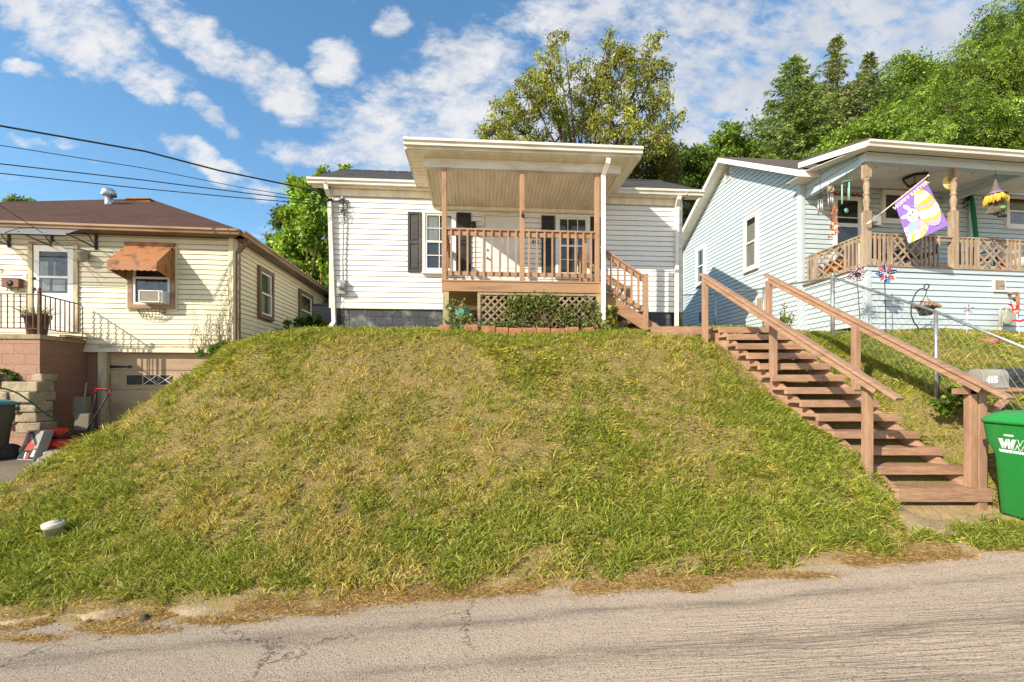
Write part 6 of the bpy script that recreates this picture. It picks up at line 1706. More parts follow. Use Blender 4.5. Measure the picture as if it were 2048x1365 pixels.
# cow stake
c = P(2031, 612, 9.3); gp_ = gpt(2040, 9.3); t = thing('cow_stake', 'cut-out garden stake of a spotted cow with red wings and a red ribbon banner', 'garden stake', gp_)
m = MB(); m.tube([gp_ - V(0, 0, .1), P(2033.5, 628, 9.31)], .007, 6); m.build('stake', M['print_white'], t)
X = lambda x, y, e=0.: P(x, y, 9.3) + V(0, e, 0)
m = MB(); m.prism([X(2025, 613), X(2036, 611), X(2040, 623), X(2036, 626), X(2029, 625), X(2025, 627)], (0, .012, 0), mi=2); m.prism([X(2017, 609), X(2026, 608), X(2024.5, 614)], (0, .012, 0), mi=2); m.prism([X(2034, 611), X(2042.5, 606.5), X(2037, 613)], (0, .012, 0), mi=2)
m.prism([X(2024, 603, -.006), X(2029, 601, -.006), X(2032, 604, -.006), X(2031, 611, -.006), X(2026, 611, -.006)], (0, .02, 0), mi=1); m.prism([X(2026, 602, -.008), X(2028, 597, -.008), X(2031, 602, -.008), X(2030, 605, -.008)], (0, .02, 0), mi=0); m.ball(X(2027, 606, -.012), .008, mi=0); m.ball(X(2022, 605, -.0), .012, mi=0); m.ball(X(2033, 606, 0), .014, mi=0)
m.prism([X(2027, 613, -.006), X(2031, 613, -.006), X(2030, 618, -.006), X(2027, 618, -.006)], (0, .01, 0), mi=1); m.prism([X(2026, 622, -.008), X(2037, 620, -.008), X(2036, 625, -.008), X(2027, 626, -.008)], (0, .01, 0), mi=3); m.build('cow', [M['black'], M['us_white'], M['us_red'], flat('peach', (.72, .50, .30))], t)
m = MB(); m.prism([X(2024, 641), X(2031, 639), X(2040, 641), X(2048, 638), X(2048, 643), X(2040, 645), X(2031, 643), X(2024, 645)], (0, .006, 0)); m.build('ribbon', M['us_red'], t)
# gas meter
gmx = Bp.px(2015, 640, .2)[0]; go = Bp.p(gmx, .2, 0); go.z = gz(go.x, go.y)
t = thing('gas_meter', 'grey green gas meter with pipes against the skirt of the blue porch', 'gas meter', go)
def bq(px, py, w): u, z = Bp.px(px, py, w); return Bp.p(u, w, z)
m = MB(); a = bq(2005, 655, .2); b = bq(2023, 625, .2); u0, u1 = Bp.px(2005, 640, .2)[0], Bp.px(2024, 640, .2)[0]
m.fbox(Bp, u0, u1, .12, .28, a.z + .03, b.z); m.lathe(bq(2014, 640, .28), [(.115, 0), (.11, .02), (.09, .03)], 20, Bp.n); m.build('meter_body', flat('gas grey', (.34, .37, .31), .5), t, bevel=.02)
m = MB(); m.tube([bq(2000, 667, .2), bq(2000, 624, .2), bq(2001, 619, .2), bq(2006, 617, .2), bq(2019, 618, .2), bq(2021, 626, .2)], .022, 8); m.tube([bq(2012, 619, .2), bq(2012, 627, .2)], .03, 8); m.tube([bq(2000, 655, .2), bq(2000, 665, .2)], .04, 8); m.build('pipe', flat('dull pipe', (.40, .37, .31), .6), t)
m = MB(); m.tube([bq(2019, 588, .02), bq(2020, 588, .10), bq(2028, 587, .12), bq(2034, 587, .12), bq(2035, 592, .12), bq(2035.5, 606, .12), bq(2034, 618, .18)], .03, 10); m.build('rusty_pipe', M['rust'], t)
# small boulder in the grass
q = gpt(1980, 8.55); m = MB(); m.ball(q + V(0, 0, .02), .14, .12, .08, 9, 6); o = m.build('boulder', M['edging']); tag(o, 'single reddish stone lying in the blue house lawn', 'stone')

# ---- chain link fence
fn = thing('chain_link_fence', 'galvanised chain link fence along the blue house lawn beside the wooden stair', 'fence', (6.2, 8.7, .95))
posts = [(6.05, 16.1), (6.08, 13.45), (6.12, 10.95), (6.20, 8.70), (6.17, 6.55), (6.12, 4.75)]
tops = []
for i, (x, y) in enumerate(posts):
    zt = [P(1365, 590, 16.1).z, P(1432, 585.5, 13.45).z, P(1526, 576, 10.95).z, P(1669, 553, 8.7).z, P(1863, 621, 6.55).z, None][i]
    if zt is None: zt = .12
    big = i == 3; zb = gz(x, y) - .2
    m = MB(); m.tube([(x, y, zb), (x, y, zt + (.03 if big else -.02))], .036 if big else .024, 12)
    if big: m.ball((x, y, zt + .03), .042, .042, .035, 12, 6)
    m.build('post', M['steel'], fn); tops.append(V(x, y, zt - .02))
m = MB(); m.tube(tops, .020, 10, smooth=True); m.build('top_rail', M['steel'], fn)
sp = 0.075
for i in range(5):
    A, B = tops[i], tops[i + 1]; L = math.hypot(B.x - A.x, B.y - A.y); m = MB()
    H0 = 1.12; n = int(L / sp)
    base = lambda t: max(A.lerp(B, t).z - H0, gz(A.lerp(B, t).x, A.lerp(B, t).y) - .02)
    def wp(u, h, e):
        t = u / L; q = A.lerp(B, t); zb = base(t) ; return V(q.x + e, q.y, zb + (q.z - .01 - zb) * h)
    nh = int(H0 / sp)
    for s in (1, -1):
        k = -nh
        while k < n:
            a, b = max(0, k), min(n, k + nh)
            if b > a:
                pts = []
                for j in range(a, b + 1):
                    h = (j - k) / nh; h = h if s > 0 else 1 - h
                    pts.append(wp(min(j * sp, L), h, .004 * (1 if (j % 2) else -1) * s))
                m.tube(pts, .0022, 3, cap=False)
            k += 2
    m.build('mesh_panel', M['steel'], fn)
# ------------------------------------------------------------------ foliage
def nrm(a): return a / np.maximum(np.linalg.norm(a, axis=1, keepdims=True), 1e-9)


def leaf_mesh(name, pos, ax, L, Wd, col, parent=None, mt='leaf', fold=.25, face=None):
    """Kite-shaped leaves: pos (N,3), ax (N,3) unit leaf axis, L / Wd sizes (N,), col (N,3)."""
    n = len(pos); r = rng.normal(size=(n, 3)) if face is None else face + rng.normal(size=(n, 3)) * .55
    sd = nrm(np.cross(ax, r)); up = np.cross(sd, ax)
    L = L[:, None]; Wd = Wd[:, None]
    vs = np.empty((n, 4, 3)); vs[:, 0] = pos; vs[:, 1] = pos + ax * L * .42 + sd * Wd + up * Wd * fold; vs[:, 2] = pos + ax * L; vs[:, 3] = pos + ax * L * .42 - sd * Wd + up * Wd * fold
    return npmesh(name, vs.reshape(-1, 3), [np.arange(n * 4).reshape(-1, 4)], M[mt], parent, np.repeat(col, 4, 0))


def pick(cols, n, var=.22):
    c = np.array(cols)[rng.integers(0, len(cols), n)]
    return c * (1 + rng.normal(size=(n, 1)) * var).clip(.45, 1.7)


def sphere_pts(n, shell=.55):
    d = nrm(rng.normal(size=(n, 3))); return d * (rng.random((n, 1)) ** (1 / 3) * (1 - shell) + shell * rng.random((n, 1)) ** .25)


def tree(name, label, root, tr, clumps, Y, nl, leaf, cols, sub=16, subr=.22, droop=.2, group=None, dY=1.0, limbs=True, aspect=.42, twigs=True, fork=.45, cat='tree', frond=False, outw=.5):
    """clumps: (px, py, rx, ry[, dy]) in photo pixels at depth Y; each becomes a leafy mass with real depth."""
    root = Vector(root); t = thing(name, label, cat, root, group)
    tm = MB(); P_ = []; A_ = []; B_ = []; wts = np.array([c[2] * c[3] for c in clumps], float); wts /= wts.sum()
    cen = [P(c[0], c[1], Y + (c[4] if len(c) > 4 else rng.uniform(-dY, dY))) for c in clumps]
    top = max(cen, key=lambda q: q.z); lean = sum(cen, Vector((0, 0, 0))) / len(cen)
    fk = root.lerp(Vector((lean.x, lean.y, lean.z)), fork)
    if limbs:
        tm.tube([root - V(0, 0, .4), root.lerp(fk, .5) + V(rng.normal() * .08, 0, 0), fk], [tr * 1.25, tr, tr * .8], 10)
    for c, q, wt in zip(clumps, cen, wts):
        k = q.y / FL; r = np.array([c[2] * k, (c[2] + c[3]) / 2 * k, c[3] * k])
        if limbs:
            mid_ = fk.lerp(q, .5) + Vector((rng.normal() * .12, rng.normal() * .12, .12 * (q - fk).length * .5)); base_ = root.lerp(fk, rng.uniform(.75, 1.))
            tm.tube([base_, mid_, q + V(0, 0, r[2] * .3)], [tr * .40, tr * .22, tr * .05], 6)
        ns = max(5, int(sub * (r[0] * r[2]) ** .5 * 2)); sc = sphere_pts(ns, .45) * r + np.array(q)
        nn = int(nl * wt); own = rng.integers(0, ns, nn); sr = subr * np.array([1, 1, .8])
        p = sc[own] + rng.normal(size=(nn, 3)) * sr * (r.mean() ** .5) * .75
        out_ = nrm(p - np.array(q)); a = nrm(out_ * outw + rng.normal(size=(nn, 3)) * .6 + np.array([0, 0, -droop]))
        P_.append(p); A_.append(a); B_.append((.62 + .7 * rng.random(ns))[own] * rng.uniform(.78, 1.15))
        if twigs:
            for s in sc[:: max(1, ns // 14)]:
                s = Vector(s); tm.tube([q + (s - q) * .05, q.lerp(s, .6) + V(0, 0, .05), s], [tr * .12, tr * .07, .006], 4, cap=False)
    p = np.concatenate(P_); a = np.concatenate(A_); br = np.concatenate(B_)[:, None]; n = len(p)
    if frond:                                   # compound leaves: leaflets in rows along a drooping stalk
        m_ = 9; ks = np.repeat(np.arange(m_)[None], n, 0); st = nrm(np.cross(a, rng.normal(size=(n, 3))))
        Lr = leaf * 5 * (.7 + .6 * rng.random((n, 1))); tt = (ks + 1) / m_
        pos = p[:, None] + a[:, None] * (Lr * tt)[..., None] + np.array([0, 0, -1.]) * ((tt ** 2) * Lr * .45)[..., None]
        sg = np.where(ks % 2 == 0, 1., -1.)
        ax = nrm((st[:, None] * sg[..., None] + a[:, None] * .45 + np.array([0, 0, -.35])).reshape(-1, 3))
        col = np.repeat(pick(cols, n) * br, m_, 0) * (1 + rng.normal(size=(n * m_, 1)) * .08); N = n * m_
        L = leaf * (.7 + .6 * rng.random(N)); up = np.repeat(nrm(np.cross(st, a)), m_, 0); up *= np.sign(up[:, 2:3] + 1e-6)
        leaf_mesh('crown', pos.reshape(-1, 3), ax, L * 1.25, L * .30, col, t, fold=.1, face=up * 1.2)
    else:
        L = leaf * (.65 + .7 * rng.random(n)); leaf_mesh('crown', p, a, L, L * aspect * .5 * 1.2, pick(cols, n) * br, t)
    if limbs: tm.build('trunk', M['bark'], t)
    return t


def spruce(name, label, base, H, R, cols, n_whorl=34, tip=.25, bare=.0, group=None, seed=0, twin=None):
    base = Vector(base); t = thing(name, label, 'tree', base, group); r = np.random.default_rng(seed); tm = MB()
    tm.tube([base - V(0, 0, .5), base + V(0, 0, H * .5), base + V(.1, 0, H * .985)], [R * .07, R * .045, .012], 8)
    Pn = []; An = []; Ln = []
    for i in range(n_whorl):
        h = .06 + .93 * (i / (n_whorl - 1)) ** .92; z = base.z + H * h
        ln = R * ((1 - h) ** .85) * (.85 + .3 * r.random()) + tip * .25; nb = int(6 + 4 * (1 - h))
        for b in range(nb):
            az = r.random() * 6.283; l = ln * (.6 + .55 * r.random()); rise = .55 * h + r.normal() * .1
            d = np.array([math.cos(az), math.sin(az), 0.]); ks = max(5, int(l / .13))
            ts = np.linspace(.12, 1, ks); cv = np.array([base.x, base.y, z]) + d * (l * ts)[:, None] + np.array([0, 0, 1.]) * (l * (rise * ts - (.62 - .3 * h) * ts ** 2 + .22 * ts ** 4))[:, None]
            tm.tube([Vector(cv[0]), Vector(cv[ks // 2]), Vector(cv[-1])], [.028 * (1 - h) + .012, .014, .004], 4, cap=False)
            side = np.array([-d[1], d[0], 0.])
            for k in range(ks):
                if r.random() < bare: continue
                m_ = 5 + int(3 * r.random()); w_ = l * .32 * (1.05 - ts[k]) + .16
                sg = r.choice([-1., 1.], m_); u = r.random(m_)
                p = cv[k] + side * (sg * u * w_)[:, None] * .5 + r.normal(size=(m_, 3)) * .03
                a = nrm(side * (sg * .7)[:, None] + d * .75 + np.array([0, 0, -.42 - .25 * (1 - h)]) + r.normal(size=(m_, 3)) * .35)
                Pn.append(p); An.append(a); Ln.append(.16 + .20 * r.random(m_))
    p = np.concatenate(Pn); a = np.concatenate(An); L = np.concatenate(Ln)
    leaf_mesh('crown', p, a, L * 1.1, L * .17, pick(cols, len(p), .25), t, 'needle', .15)
    tm.build('trunk', M['bark'], t); return t


def groot(px, Y):
    x = (px - CX) / FL * Y; return V(x, Y, gz(x, Y))


OLIVE = [(.196, .196, .040), (.149, .161, .034), (.253, .230, .057), (.115, .132, .029), (.299, .265, .081)]
MAPLE = [(.286, .422, .048), (.192, .327, .038), (.384, .517, .077), (.135, .248, .034), (.460, .575, .115)]
DEEP = [(.086, .149, .023), (.118, .187, .031), (.062, .118, .019), (.156, .227, .047)]
BRIGHT = [(.206, .325, .034), (.154, .266, .031), (.275, .395, .060), (.104, .198, .025), (.325, .429, .077)]
SPR = [(.218, .310, .075), (.161, .241, .063), (.276, .356, .092), (.115, .172, .046)]

tree('poplar_tree', 'loose olive green tree with ragged gaps rising directly behind the white porch roof', groot(1150, 19), .20,
     [(985, 268, 30, 34), (1012, 235, 34, 40), (1050, 268, 44, 38), (1058, 195, 46, 46), (1100, 140, 34, 44), (1112, 88, 15, 26), (1128, 74, 8, 14), (1108, 200, 46, 46), (1150, 240, 48, 44), (1172, 165, 46, 46), (1215, 118, 22, 40), (1219, 74, 8, 16), (1190, 215, 46, 46), (1240, 160, 42, 50), (1255, 120, 22, 30),
      (1297, 112, 16, 44), (1318, 82, 10, 22), (1322, 122, 14, 16), (1310, 158, 30, 34), (1285, 215, 44, 48), (1335, 132, 12, 12), (1230, 250, 48, 36), (1320, 205, 24, 26), (1345, 240, 22, 12), (1364, 226, 9, 7), (1320, 262, 34, 34), (1290, 285, 52, 30), (1200, 285, 60, 24), (1110, 285, 60, 24), (1020, 290, 46, 20)],
     19, 31000, .12, [(r * 1.6, g_ * 1.75, b_ * 1.3) for r, g_, b_ in OLIVE], sub=17, subr=.19, droop=.75, dY=1.2, aspect=.40, fork=.42, outw=.35)
tree('maple_tree', 'bright yellow green leafy tree squeezed between the cream house and the white house', groot(615, 17), .18,
     [(600, 375, 22, 20), (630, 400, 42, 40), (603, 440, 34, 40), (645, 460, 42, 60), (590, 500, 36, 40), (630, 540, 46, 50), (600, 560, 34, 34), (650, 590, 40, 40), (660, 360, 26, 16), (690, 345, 14, 10), (615, 470, 30, 40)],
     17, 24000, .15, [(r * 1.05, g_ * 1.1, b_) for r, g_, b_ in MAPLE], sub=13, subr=.20, droop=.35, dY=.9, aspect=.62)
tree('hedge_tree', 'dark green rounded tree behind the brown eave left of the yellow green tree', groot(545, 24), .2,
     [(540, 510, 26, 22), (570, 470, 30, 34), (562, 520, 34, 30), (590, 540, 36, 40), (575, 435, 22, 20), (610, 590, 50, 40)], 24, 14000, .15, DEEP + OLIVE[:2], sub=18, subr=.24, droop=.3, aspect=.6)
tree('distant_tree', 'small distant tree top just showing over the brown roof', groot(45, 34), .2, [(44, 404, 20, 8), (60, 409, 14, 7), (28, 411, 14, 7), (46, 430, 40, 20)], 34, 5000, .17, BRIGHT + OLIVE[:2], sub=12, subr=.3)
sy = 31
b = groot(1585, sy); spruce('spruce_tree', 'broad shaggy spruce with drooping branches above the blue house gable', b, P(1575, 118, sy).z - b.z, 6.2, SPR, 44, .6, .04, 'spruces above the blue house', 1)
b = groot(1618, sy + 1.2); spruce('spruce_tree', 'lower second leader of the shaggy spruce clump, in front of the tall spire', b, P(1612, 142, sy).z - b.z, 4.6, SPR, 40, .5, .05, 'spruces above the blue house', 2)
b = groot(1672, sy + 3); spruce('spruce_tree', 'tallest spruce with a thin see-through spire in the middle of the trees', b, P(1672, 76, sy + 3).z - b.z, 4.8, [(.22, .26, .075), (.16, .20, .06), (.28, .30, .09)], 42, .5, .18, 'spruces above the blue house', 3)
b = groot(1738, sy + 4); spruce('spruce_tree', 'narrow pointed spruce right of the tallest one', b, P(1738, 108, sy + 4).z - b.z, 3.6, [(.21, .25, .07), (.16, .20, .06)], 38, .4, .12, 'spruces above the blue house', 4)
def wood(lbl, px, Y, cl, n, leaf, cols, fr=False, **kw):
    return tree('forest_tree', lbl, groot(px, Y), .3, cl, Y, n, leaf, cols, group='trees on the wooded hillside', frond=fr, **kw)
wood('rounded bright tree standing against the sky between the spruces and the tall walnut', 1815, 38, [(1800, 150, 40, 34), (1835, 140, 34, 26), (1775, 190, 30, 40), (1815, 200, 50, 50), (1780, 250, 40, 50), (1840, 240, 50, 50), (1860, 170, 30, 30)], 17000, .22, BRIGHT, subr=.3)
wood('tall walnut tree with feathery leaves filling the top right corner', 2010, 25, [(2020, 40, 50, 60), (1985, 60, 34, 30), (2040, 110, 60, 60), (1970, 110, 44, 40), (1940, 90, 24, 20), (2000, 160, 60, 50), (1945, 155, 44, 40), (2060, 190, 60, 60), (1920, 130, 24, 22), (1980, 215, 60, 40), (2090, 60, 60, 80)], 4600, .105, BRIGHT, True, subr=.30, droop=.5)
wood('feathery walnut tree at the right edge just above the blue porch roof', 1960, 23, [(1960, 240, 70, 40), (2030, 255, 60, 40), (1900, 215, 50, 40), (1895, 260, 60, 36), (1990, 285, 80, 30), (2070, 280, 60, 40), (1850, 280, 50, 26)], 3800, .10, BRIGHT + DEEP[:2], True, subr=.28, droop=.5)
wood('bright feathery tree behind the ridge of the blue porch roof', 1815, 26, [(1850, 225, 40, 40), (1810, 250, 50, 40), (1770, 270, 44, 34), (1840, 290, 60, 24), (1885, 170, 26, 36), (1870, 200, 30, 30)], 3200, .11, BRIGHT, True, subr=.28, droop=.45)
wood('low leafy tree behind the junction of the two blue house roofs', 1720, 26, [(1700, 285, 50, 30), (1740, 265, 40, 30), (1760, 240, 34, 26), (1680, 310, 44, 20), (1720, 320, 60, 20)], 9000, .17, BRIGHT + DEEP[:1], subr=.26)
wood('bushy bright tree right behind the gable peak of the blue house', 1450, 26, [(1455, 275, 22, 26), (1440, 300, 34, 28), (1480, 300, 34, 24), (1470, 265, 14, 14), (1410, 330, 36, 26), (1450, 335, 40, 24), (1500, 320, 40, 20)], 13000, .17, BRIGHT, subr=.24)
wood('dark green tree filling the gap between the white roof and the blue gable', 1385, 25, [(1390, 325, 34, 30), (1360, 350, 34, 40), (1400, 375, 34, 34), (1375, 410, 40, 40), (1350, 320, 30, 26), (1420, 345, 26, 30)], 14000, .16, DEEP + BRIGHT[:2], subr=.24)
wood('pale olive tree behind the right end of the white porch roof', 1315, 22, [(1300, 325, 50, 26), (1270, 340, 40, 22), (1335, 335, 30, 30), (1340, 300, 26, 20), (1310, 360, 50, 20)], 10000, .13, OLIVE, subr=.22, droop=.7)
wood('dark forest tree low behind the spruces', 1610, 35, [(1560, 270, 60, 60), (1640, 260, 60, 60), (1720, 230, 60, 60), (1620, 320, 100, 40)], 9000, .24, DEEP, subr=.4)
wood('shaded forest tree behind the feathery walnuts', 1900, 40, [(1880, 190, 60, 60), (1940, 170, 60, 70), (2010, 150, 80, 80), (1830, 260, 80, 60), (1960, 260, 100, 60), (2060, 60, 60, 60)], 11000, .27, DEEP + BRIGHT[:1], subr=.5)

# shrubs and climbers
tree('leafy_shrub', 'dark small-leaved shrub against the cream side wall of the yellow house', groot(600, 13.0), .03, [(586, 660, 15, 18), (600, 650, 14, 14), (592, 674, 22, 12), (606, 668, 14, 12)], 13, 2600, .07, DEEP, sub=20, subr=.12, cat='shrub', dY=.3, twigs=False, aspect=.6)
tree('leafy_shrub', 'big-leaved bright shrub beside the grey condenser between the two houses', groot(630, 12.4), .03, [(628, 652, 18, 14), (622, 668, 22, 12), (640, 662, 16, 14), (646, 640, 9, 6), (650, 652, 10, 10)], 12.4, 420, .24, [(.06, .14, .012), (.05, .11, .01), (.09, .18, .02)], sub=14, subr=.12, cat='shrub', dY=.25, twigs=False, aspect=.7, droop=.5)
tree('weed_shrub', 'green weeds at the foot of the cream house corner downspout', groot(440, 10.15), .012, [(430, 697, 20, 9), (456, 692, 18, 12), (478, 694, 12, 10), (410, 703, 12, 6)], 10.0, 1500, .075, BRIGHT + DEEP, sub=16, subr=.10, cat='weeds', dY=.12, twigs=False, aspect=.55)
# ---- climbing vine, mostly bare, on the cream corner
o_ = Yf.p(YLEN - .12, .03, .8); vn = thing('climbing_vine', 'straggly half bare vine climbing the front corner of the cream house', 'vine', o_)
m = MB(); LP = []
rv = random.Random(9)
for k in range(26):
    u = YLEN - .1 - abs(rv.gauss(0, .33)) ; z = .72; pts = []; top = rv.uniform(1.1, 1.9) if k > 4 else rv.uniform(2.4, 3.3)
    if k <= 4: u = YLEN - .02 - rv.uniform(0, .12)
    while z < top:
        pts.append(Yf.p(u, .03 + rv.uniform(0, .04), z)); z += .09; u += rv.gauss(0, .022)
        if rv.random() < .5: LP.append(pts[-1])
    if len(pts) > 2: m.tube(pts, [.007 * (1 - .7 * i / len(pts)) for i in range(len(pts))], 4, cap=False)
for k in range(70):
    z = rv.uniform(.9, 3.3); a = Ys.p(.14, .03, z); m.tube([a, a + Ys.u * rv.uniform(.04, .14) + V(.01, 0, rv.uniform(-.05, .03))], .006, 4, cap=False)
m.build('stem', M['twig'], vn)
p = np.array([tuple(q) for q in LP]); p = np.repeat(p, 4, 0) + rng.normal(size=(len(p) * 4, 3)) * .05; n = len(p)
leaf_mesh('leaves', p, nrm(rng.normal(size=(n, 3)) + np.array([.1, -.4, 0])), np.full(n, .035), np.full(n, .010), pick([(.30, .28, .10), (.22, .22, .07), (.38, .32, .14)], n), vn)
# ---- vines over the porch lattice
o_ = W.p(4.2, dw0, 1.1); vn = thing('lattice_vine', 'green vine sprawling over the grey lattice under the porch', 'vine', o_)
m = MB(); Pv = []
def wv_(px, py, w): u, z = W.px(px, py, w); return np.array(W.p(u, w, z))
for (cx, cy, rx, ry, n) in ((1030, 620, 26, 30, 520), (1060, 610, 26, 22, 380), (1082, 600, 18, 12, 200), (1010, 650, 30, 10, 200), (1100, 612, 22, 16, 220), (1130, 625, 30, 20, 240), (1175, 612, 20, 18, 240), (1150, 645, 40, 12, 220), (1070, 645, 40, 12, 220), (1195, 640, 12, 16, 90), (990, 650, 26, 9, 140), (1040, 600, 30, 10, 160), (905, 620, 10, 24, 130), (915, 645, 20, 14, 280), (935, 640, 14, 14, 200), (945, 655, 30, 8, 200), (925, 610, 8, 10, 40), (1215, 650, 16, 10, 90)):
    for _ in range(n):
        a = rng.normal(size=2) * .5; Pv.append(wv_(cx + rx * a[0], min(cy + ry * a[1], 662), dw0 + rng.uniform(-.02, .11)))
for k in range(60):
    q = Pv[rng.integers(0, len(Pv))]; pts = [Vector((q[0] + rng.normal() * .25, q[1], 1.1))]; 
    for s in (.35, .7, 1.): pts.append(Vector((pts[0].x + (q[0] - pts[0].x) * s + rng.normal() * .03, q[1] - .01, 1.1 + (q[2] - 1.1) * s)))
    m.tube(pts, .005, 4, cap=False)
m.build('stem', M['twig'], vn)
p = np.array(Pv); p = p[rng.random(len(p)) < .52]; n = len(p); L = .05 + .045 * rng.random(n); leaf_mesh('leaves', p, nrm(rng.normal(size=(n, 3)) * .7 + np.array([0, -.5, -.3])), L, L * .33, pick([(.12, .18, .03), (.17, .23, .05), (.08, .12, .02), (.22, .27, .07), (.15, .13, .03)], n), vn, face=np.array([0, -1., .5]))
# plants by the porch steps
tree('weed_plant', 'yellowing weed with broad leaves beside the foot of the porch downspout', groot(1222, 9.15), .006, [(1222, 622, 9, 10), (1214, 640, 10, 10), (1228, 648, 10, 9), (1222, 660, 14, 6)], 9.1, 130, .11, [(.36, .30, .04), (.20, .24, .05), (.12, .17, .03)], sub=8, subr=.06, cat='weeds', dY=.06, aspect=.6)
g0 = groot(1572, 9.0); dk = thing('dock_plant', 'tall seeding dock weed standing behind the stair rail in front of the fence', 'weeds', g0)
m = MB(); Pd = []
for (x1, y1) in ((1568, 606), (1580, 628), (1560, 626), (1588, 632)):
    a = P(1572, 664, 9.0); b_ = P(x1, y1, 9.0); m.tube([a, a.lerp(b_, .5), b_], .006, 5)
    for k in range(46): t_ = rng.uniform(.25, 1); Pd.append(np.array(a.lerp(b_, t_)) + rng.normal(size=3) * .018)
m.build('stem', M['twig'], dk); p = np.array(Pd); n = len(p); leaf_mesh('seeds', p, nrm(rng.normal(size=(n, 3)) + np.array([0, 0, .6])), np.full(n, .04), np.full(n, .013), pick([(.26, .20, .06), (.20, .20, .05), (.30, .17, .06)], n), dk)  # seeds along the dock stems, drawn as small kites
p = np.array([tuple(P(1560 + 12 * rng.random(), 655 - 22 * rng.random(), 8.95)) for _ in range(26)]); leaf_mesh('leaves', p, nrm(rng.normal(size=(26, 3)) + np.array([0, -.2, .5])), np.full(26, .14), np.full(26, .032), pick([(.16, .22, .04), (.24, .28, .06)], 26), dk)
tree('ivy_bush', 'small dark ivy bush at the left edge between the pink stoop and the stone blocks', P(12, 765, 8.9), .01, [(8, 752, 20, 10), (28, 757, 16, 8), (-14, 752, 20, 14), (4, 762, 24, 6)], 8.86, 1500, .05, DEEP, sub=20, subr=.07, cat='shrub', dY=.04, twigs=False, aspect=.7)
tree('wild_shrub', 'leafy green weeds on the bank behind the brown handrail post near the mailbox', groot(1905, 6.3), .008, [(1895, 800, 24, 12), (1915, 790, 20, 12), (1905, 815, 24, 10)], 6.3, 900, .06, BRIGHT + DEEP, sub=18, subr=.09, cat='weeds', dY=.15, twigs=False, aspect=.6)
# air conditioner condenser behind the white house corner
q = P(650, 662, 12.2); q.z = gz(q.x, q.y); cd = thing('condenser_unit', 'grey ribbed condenser unit standing behind the white house corner', 'condenser', q)
m = MB()
for k in range(14): m.box(q.x - .33, q.x + .33, q.y, q.y + .66, q.z + .02 + k * .055, q.z + .055 + k * .055)
m.build('louvres', flat('slate grey', (.13, .135, .15)), cd)
m = MB(); m.box(q.x - .35, q.x + .35, q.y - .02, q.y + .68, q.z + .79, q.z + .84); m.box(q.x - .30, q.x + .30, q.y + .03, q.y + .63, q.z - .1, q.z + .79); m.build('case', flat('slate dark', (.06, .06, .07)), cd)

# ------------------------------------------------------------------ cables
hit = W.p(W.px(660, 400, .3)[0], .3, W.px(660, 400, .3)[1])
def cable(pts, r, label, name='cable'):
    out = []
    for a, b in zip(pts[:-1], pts[1:]):
        n = 12
        for k in range(n): out.append(a.lerp(b, k / n))
    out.append(pts[-1]); m = MB(); m.tube(out, r, 6); return tag(m.build(name, M['cable']), label, 'cable', 'overhead cables')
e0 = wpx(640, 384, .42); e1 = wpx(662, 402, .25)
cable([P(-260, 205, 7.2), P(0, 252, 8.0), P(290, 303, 9.0), P(440, 342, 9.6), P(590, 373, 10.2), e0, e1], .017, 'thickest overhead cable, uppermost where it leaves the picture at the left')
cable([P(-260, 245, 7.2), P(0, 291, 8.0), P(290, 337, 9.0), P(480, 375, 9.8), wpx(658, 404, .3)], .007, 'thin overhead cable, second from the top at the left edge')
cable([P(-260, 292, 7.2), P(0, 328, 8.0), P(290, 361, 9.0), P(480, 385, 9.8), wpx(659, 407, .3)], .010, 'overhead cable, third from the top at the left edge')
cable([P(-260, 318, 7.2), P(0, 347, 8.0), P(290, 378, 9.0), P(480, 396, 9.8), wpx(657, 411, .3)], .009, 'lowest of the overhead cables running to the white house corner')
cable([P(-200, 300, 7.5), P(0, 411, 8.6), P(112, 484, 9.45), P(130, 497, 9.6), P(225, 506, 9.85), P(231, 514, 9.85), P(226, 524, 9.85)], .006, 'slack thin wire crossing the brown roof down to the cream wall lamp')
cable([P(226, 524, 9.85), P(245, 520, 9.7), P(280, 544, 9.55)], .004, 'loose end of wire crossing the rust coloured awning')

# ------------------------------------------------------------------ lawn
def sample(n, x0, x1, y0, y1):
    """Ground points, denser near the camera."""
    y = y0 * (y1 / y0) ** rng.random(n); x = x0 + rng.random(n) * (x1 - x0)
    keep = np.abs(x / y) < 1.24
    return x[keep], y[keep]


def in_frame(F, x, y, u0, u1, w0, w1):
    dx = x - F.o.x; dy = y - F.o.y; u = dx * F.u.x + dy * F.u.y; w_ = dx * F.n.x + dy * F.n.y
    return (u > u0) & (u < u1) & (w_ > w0) & (w_ < w1)


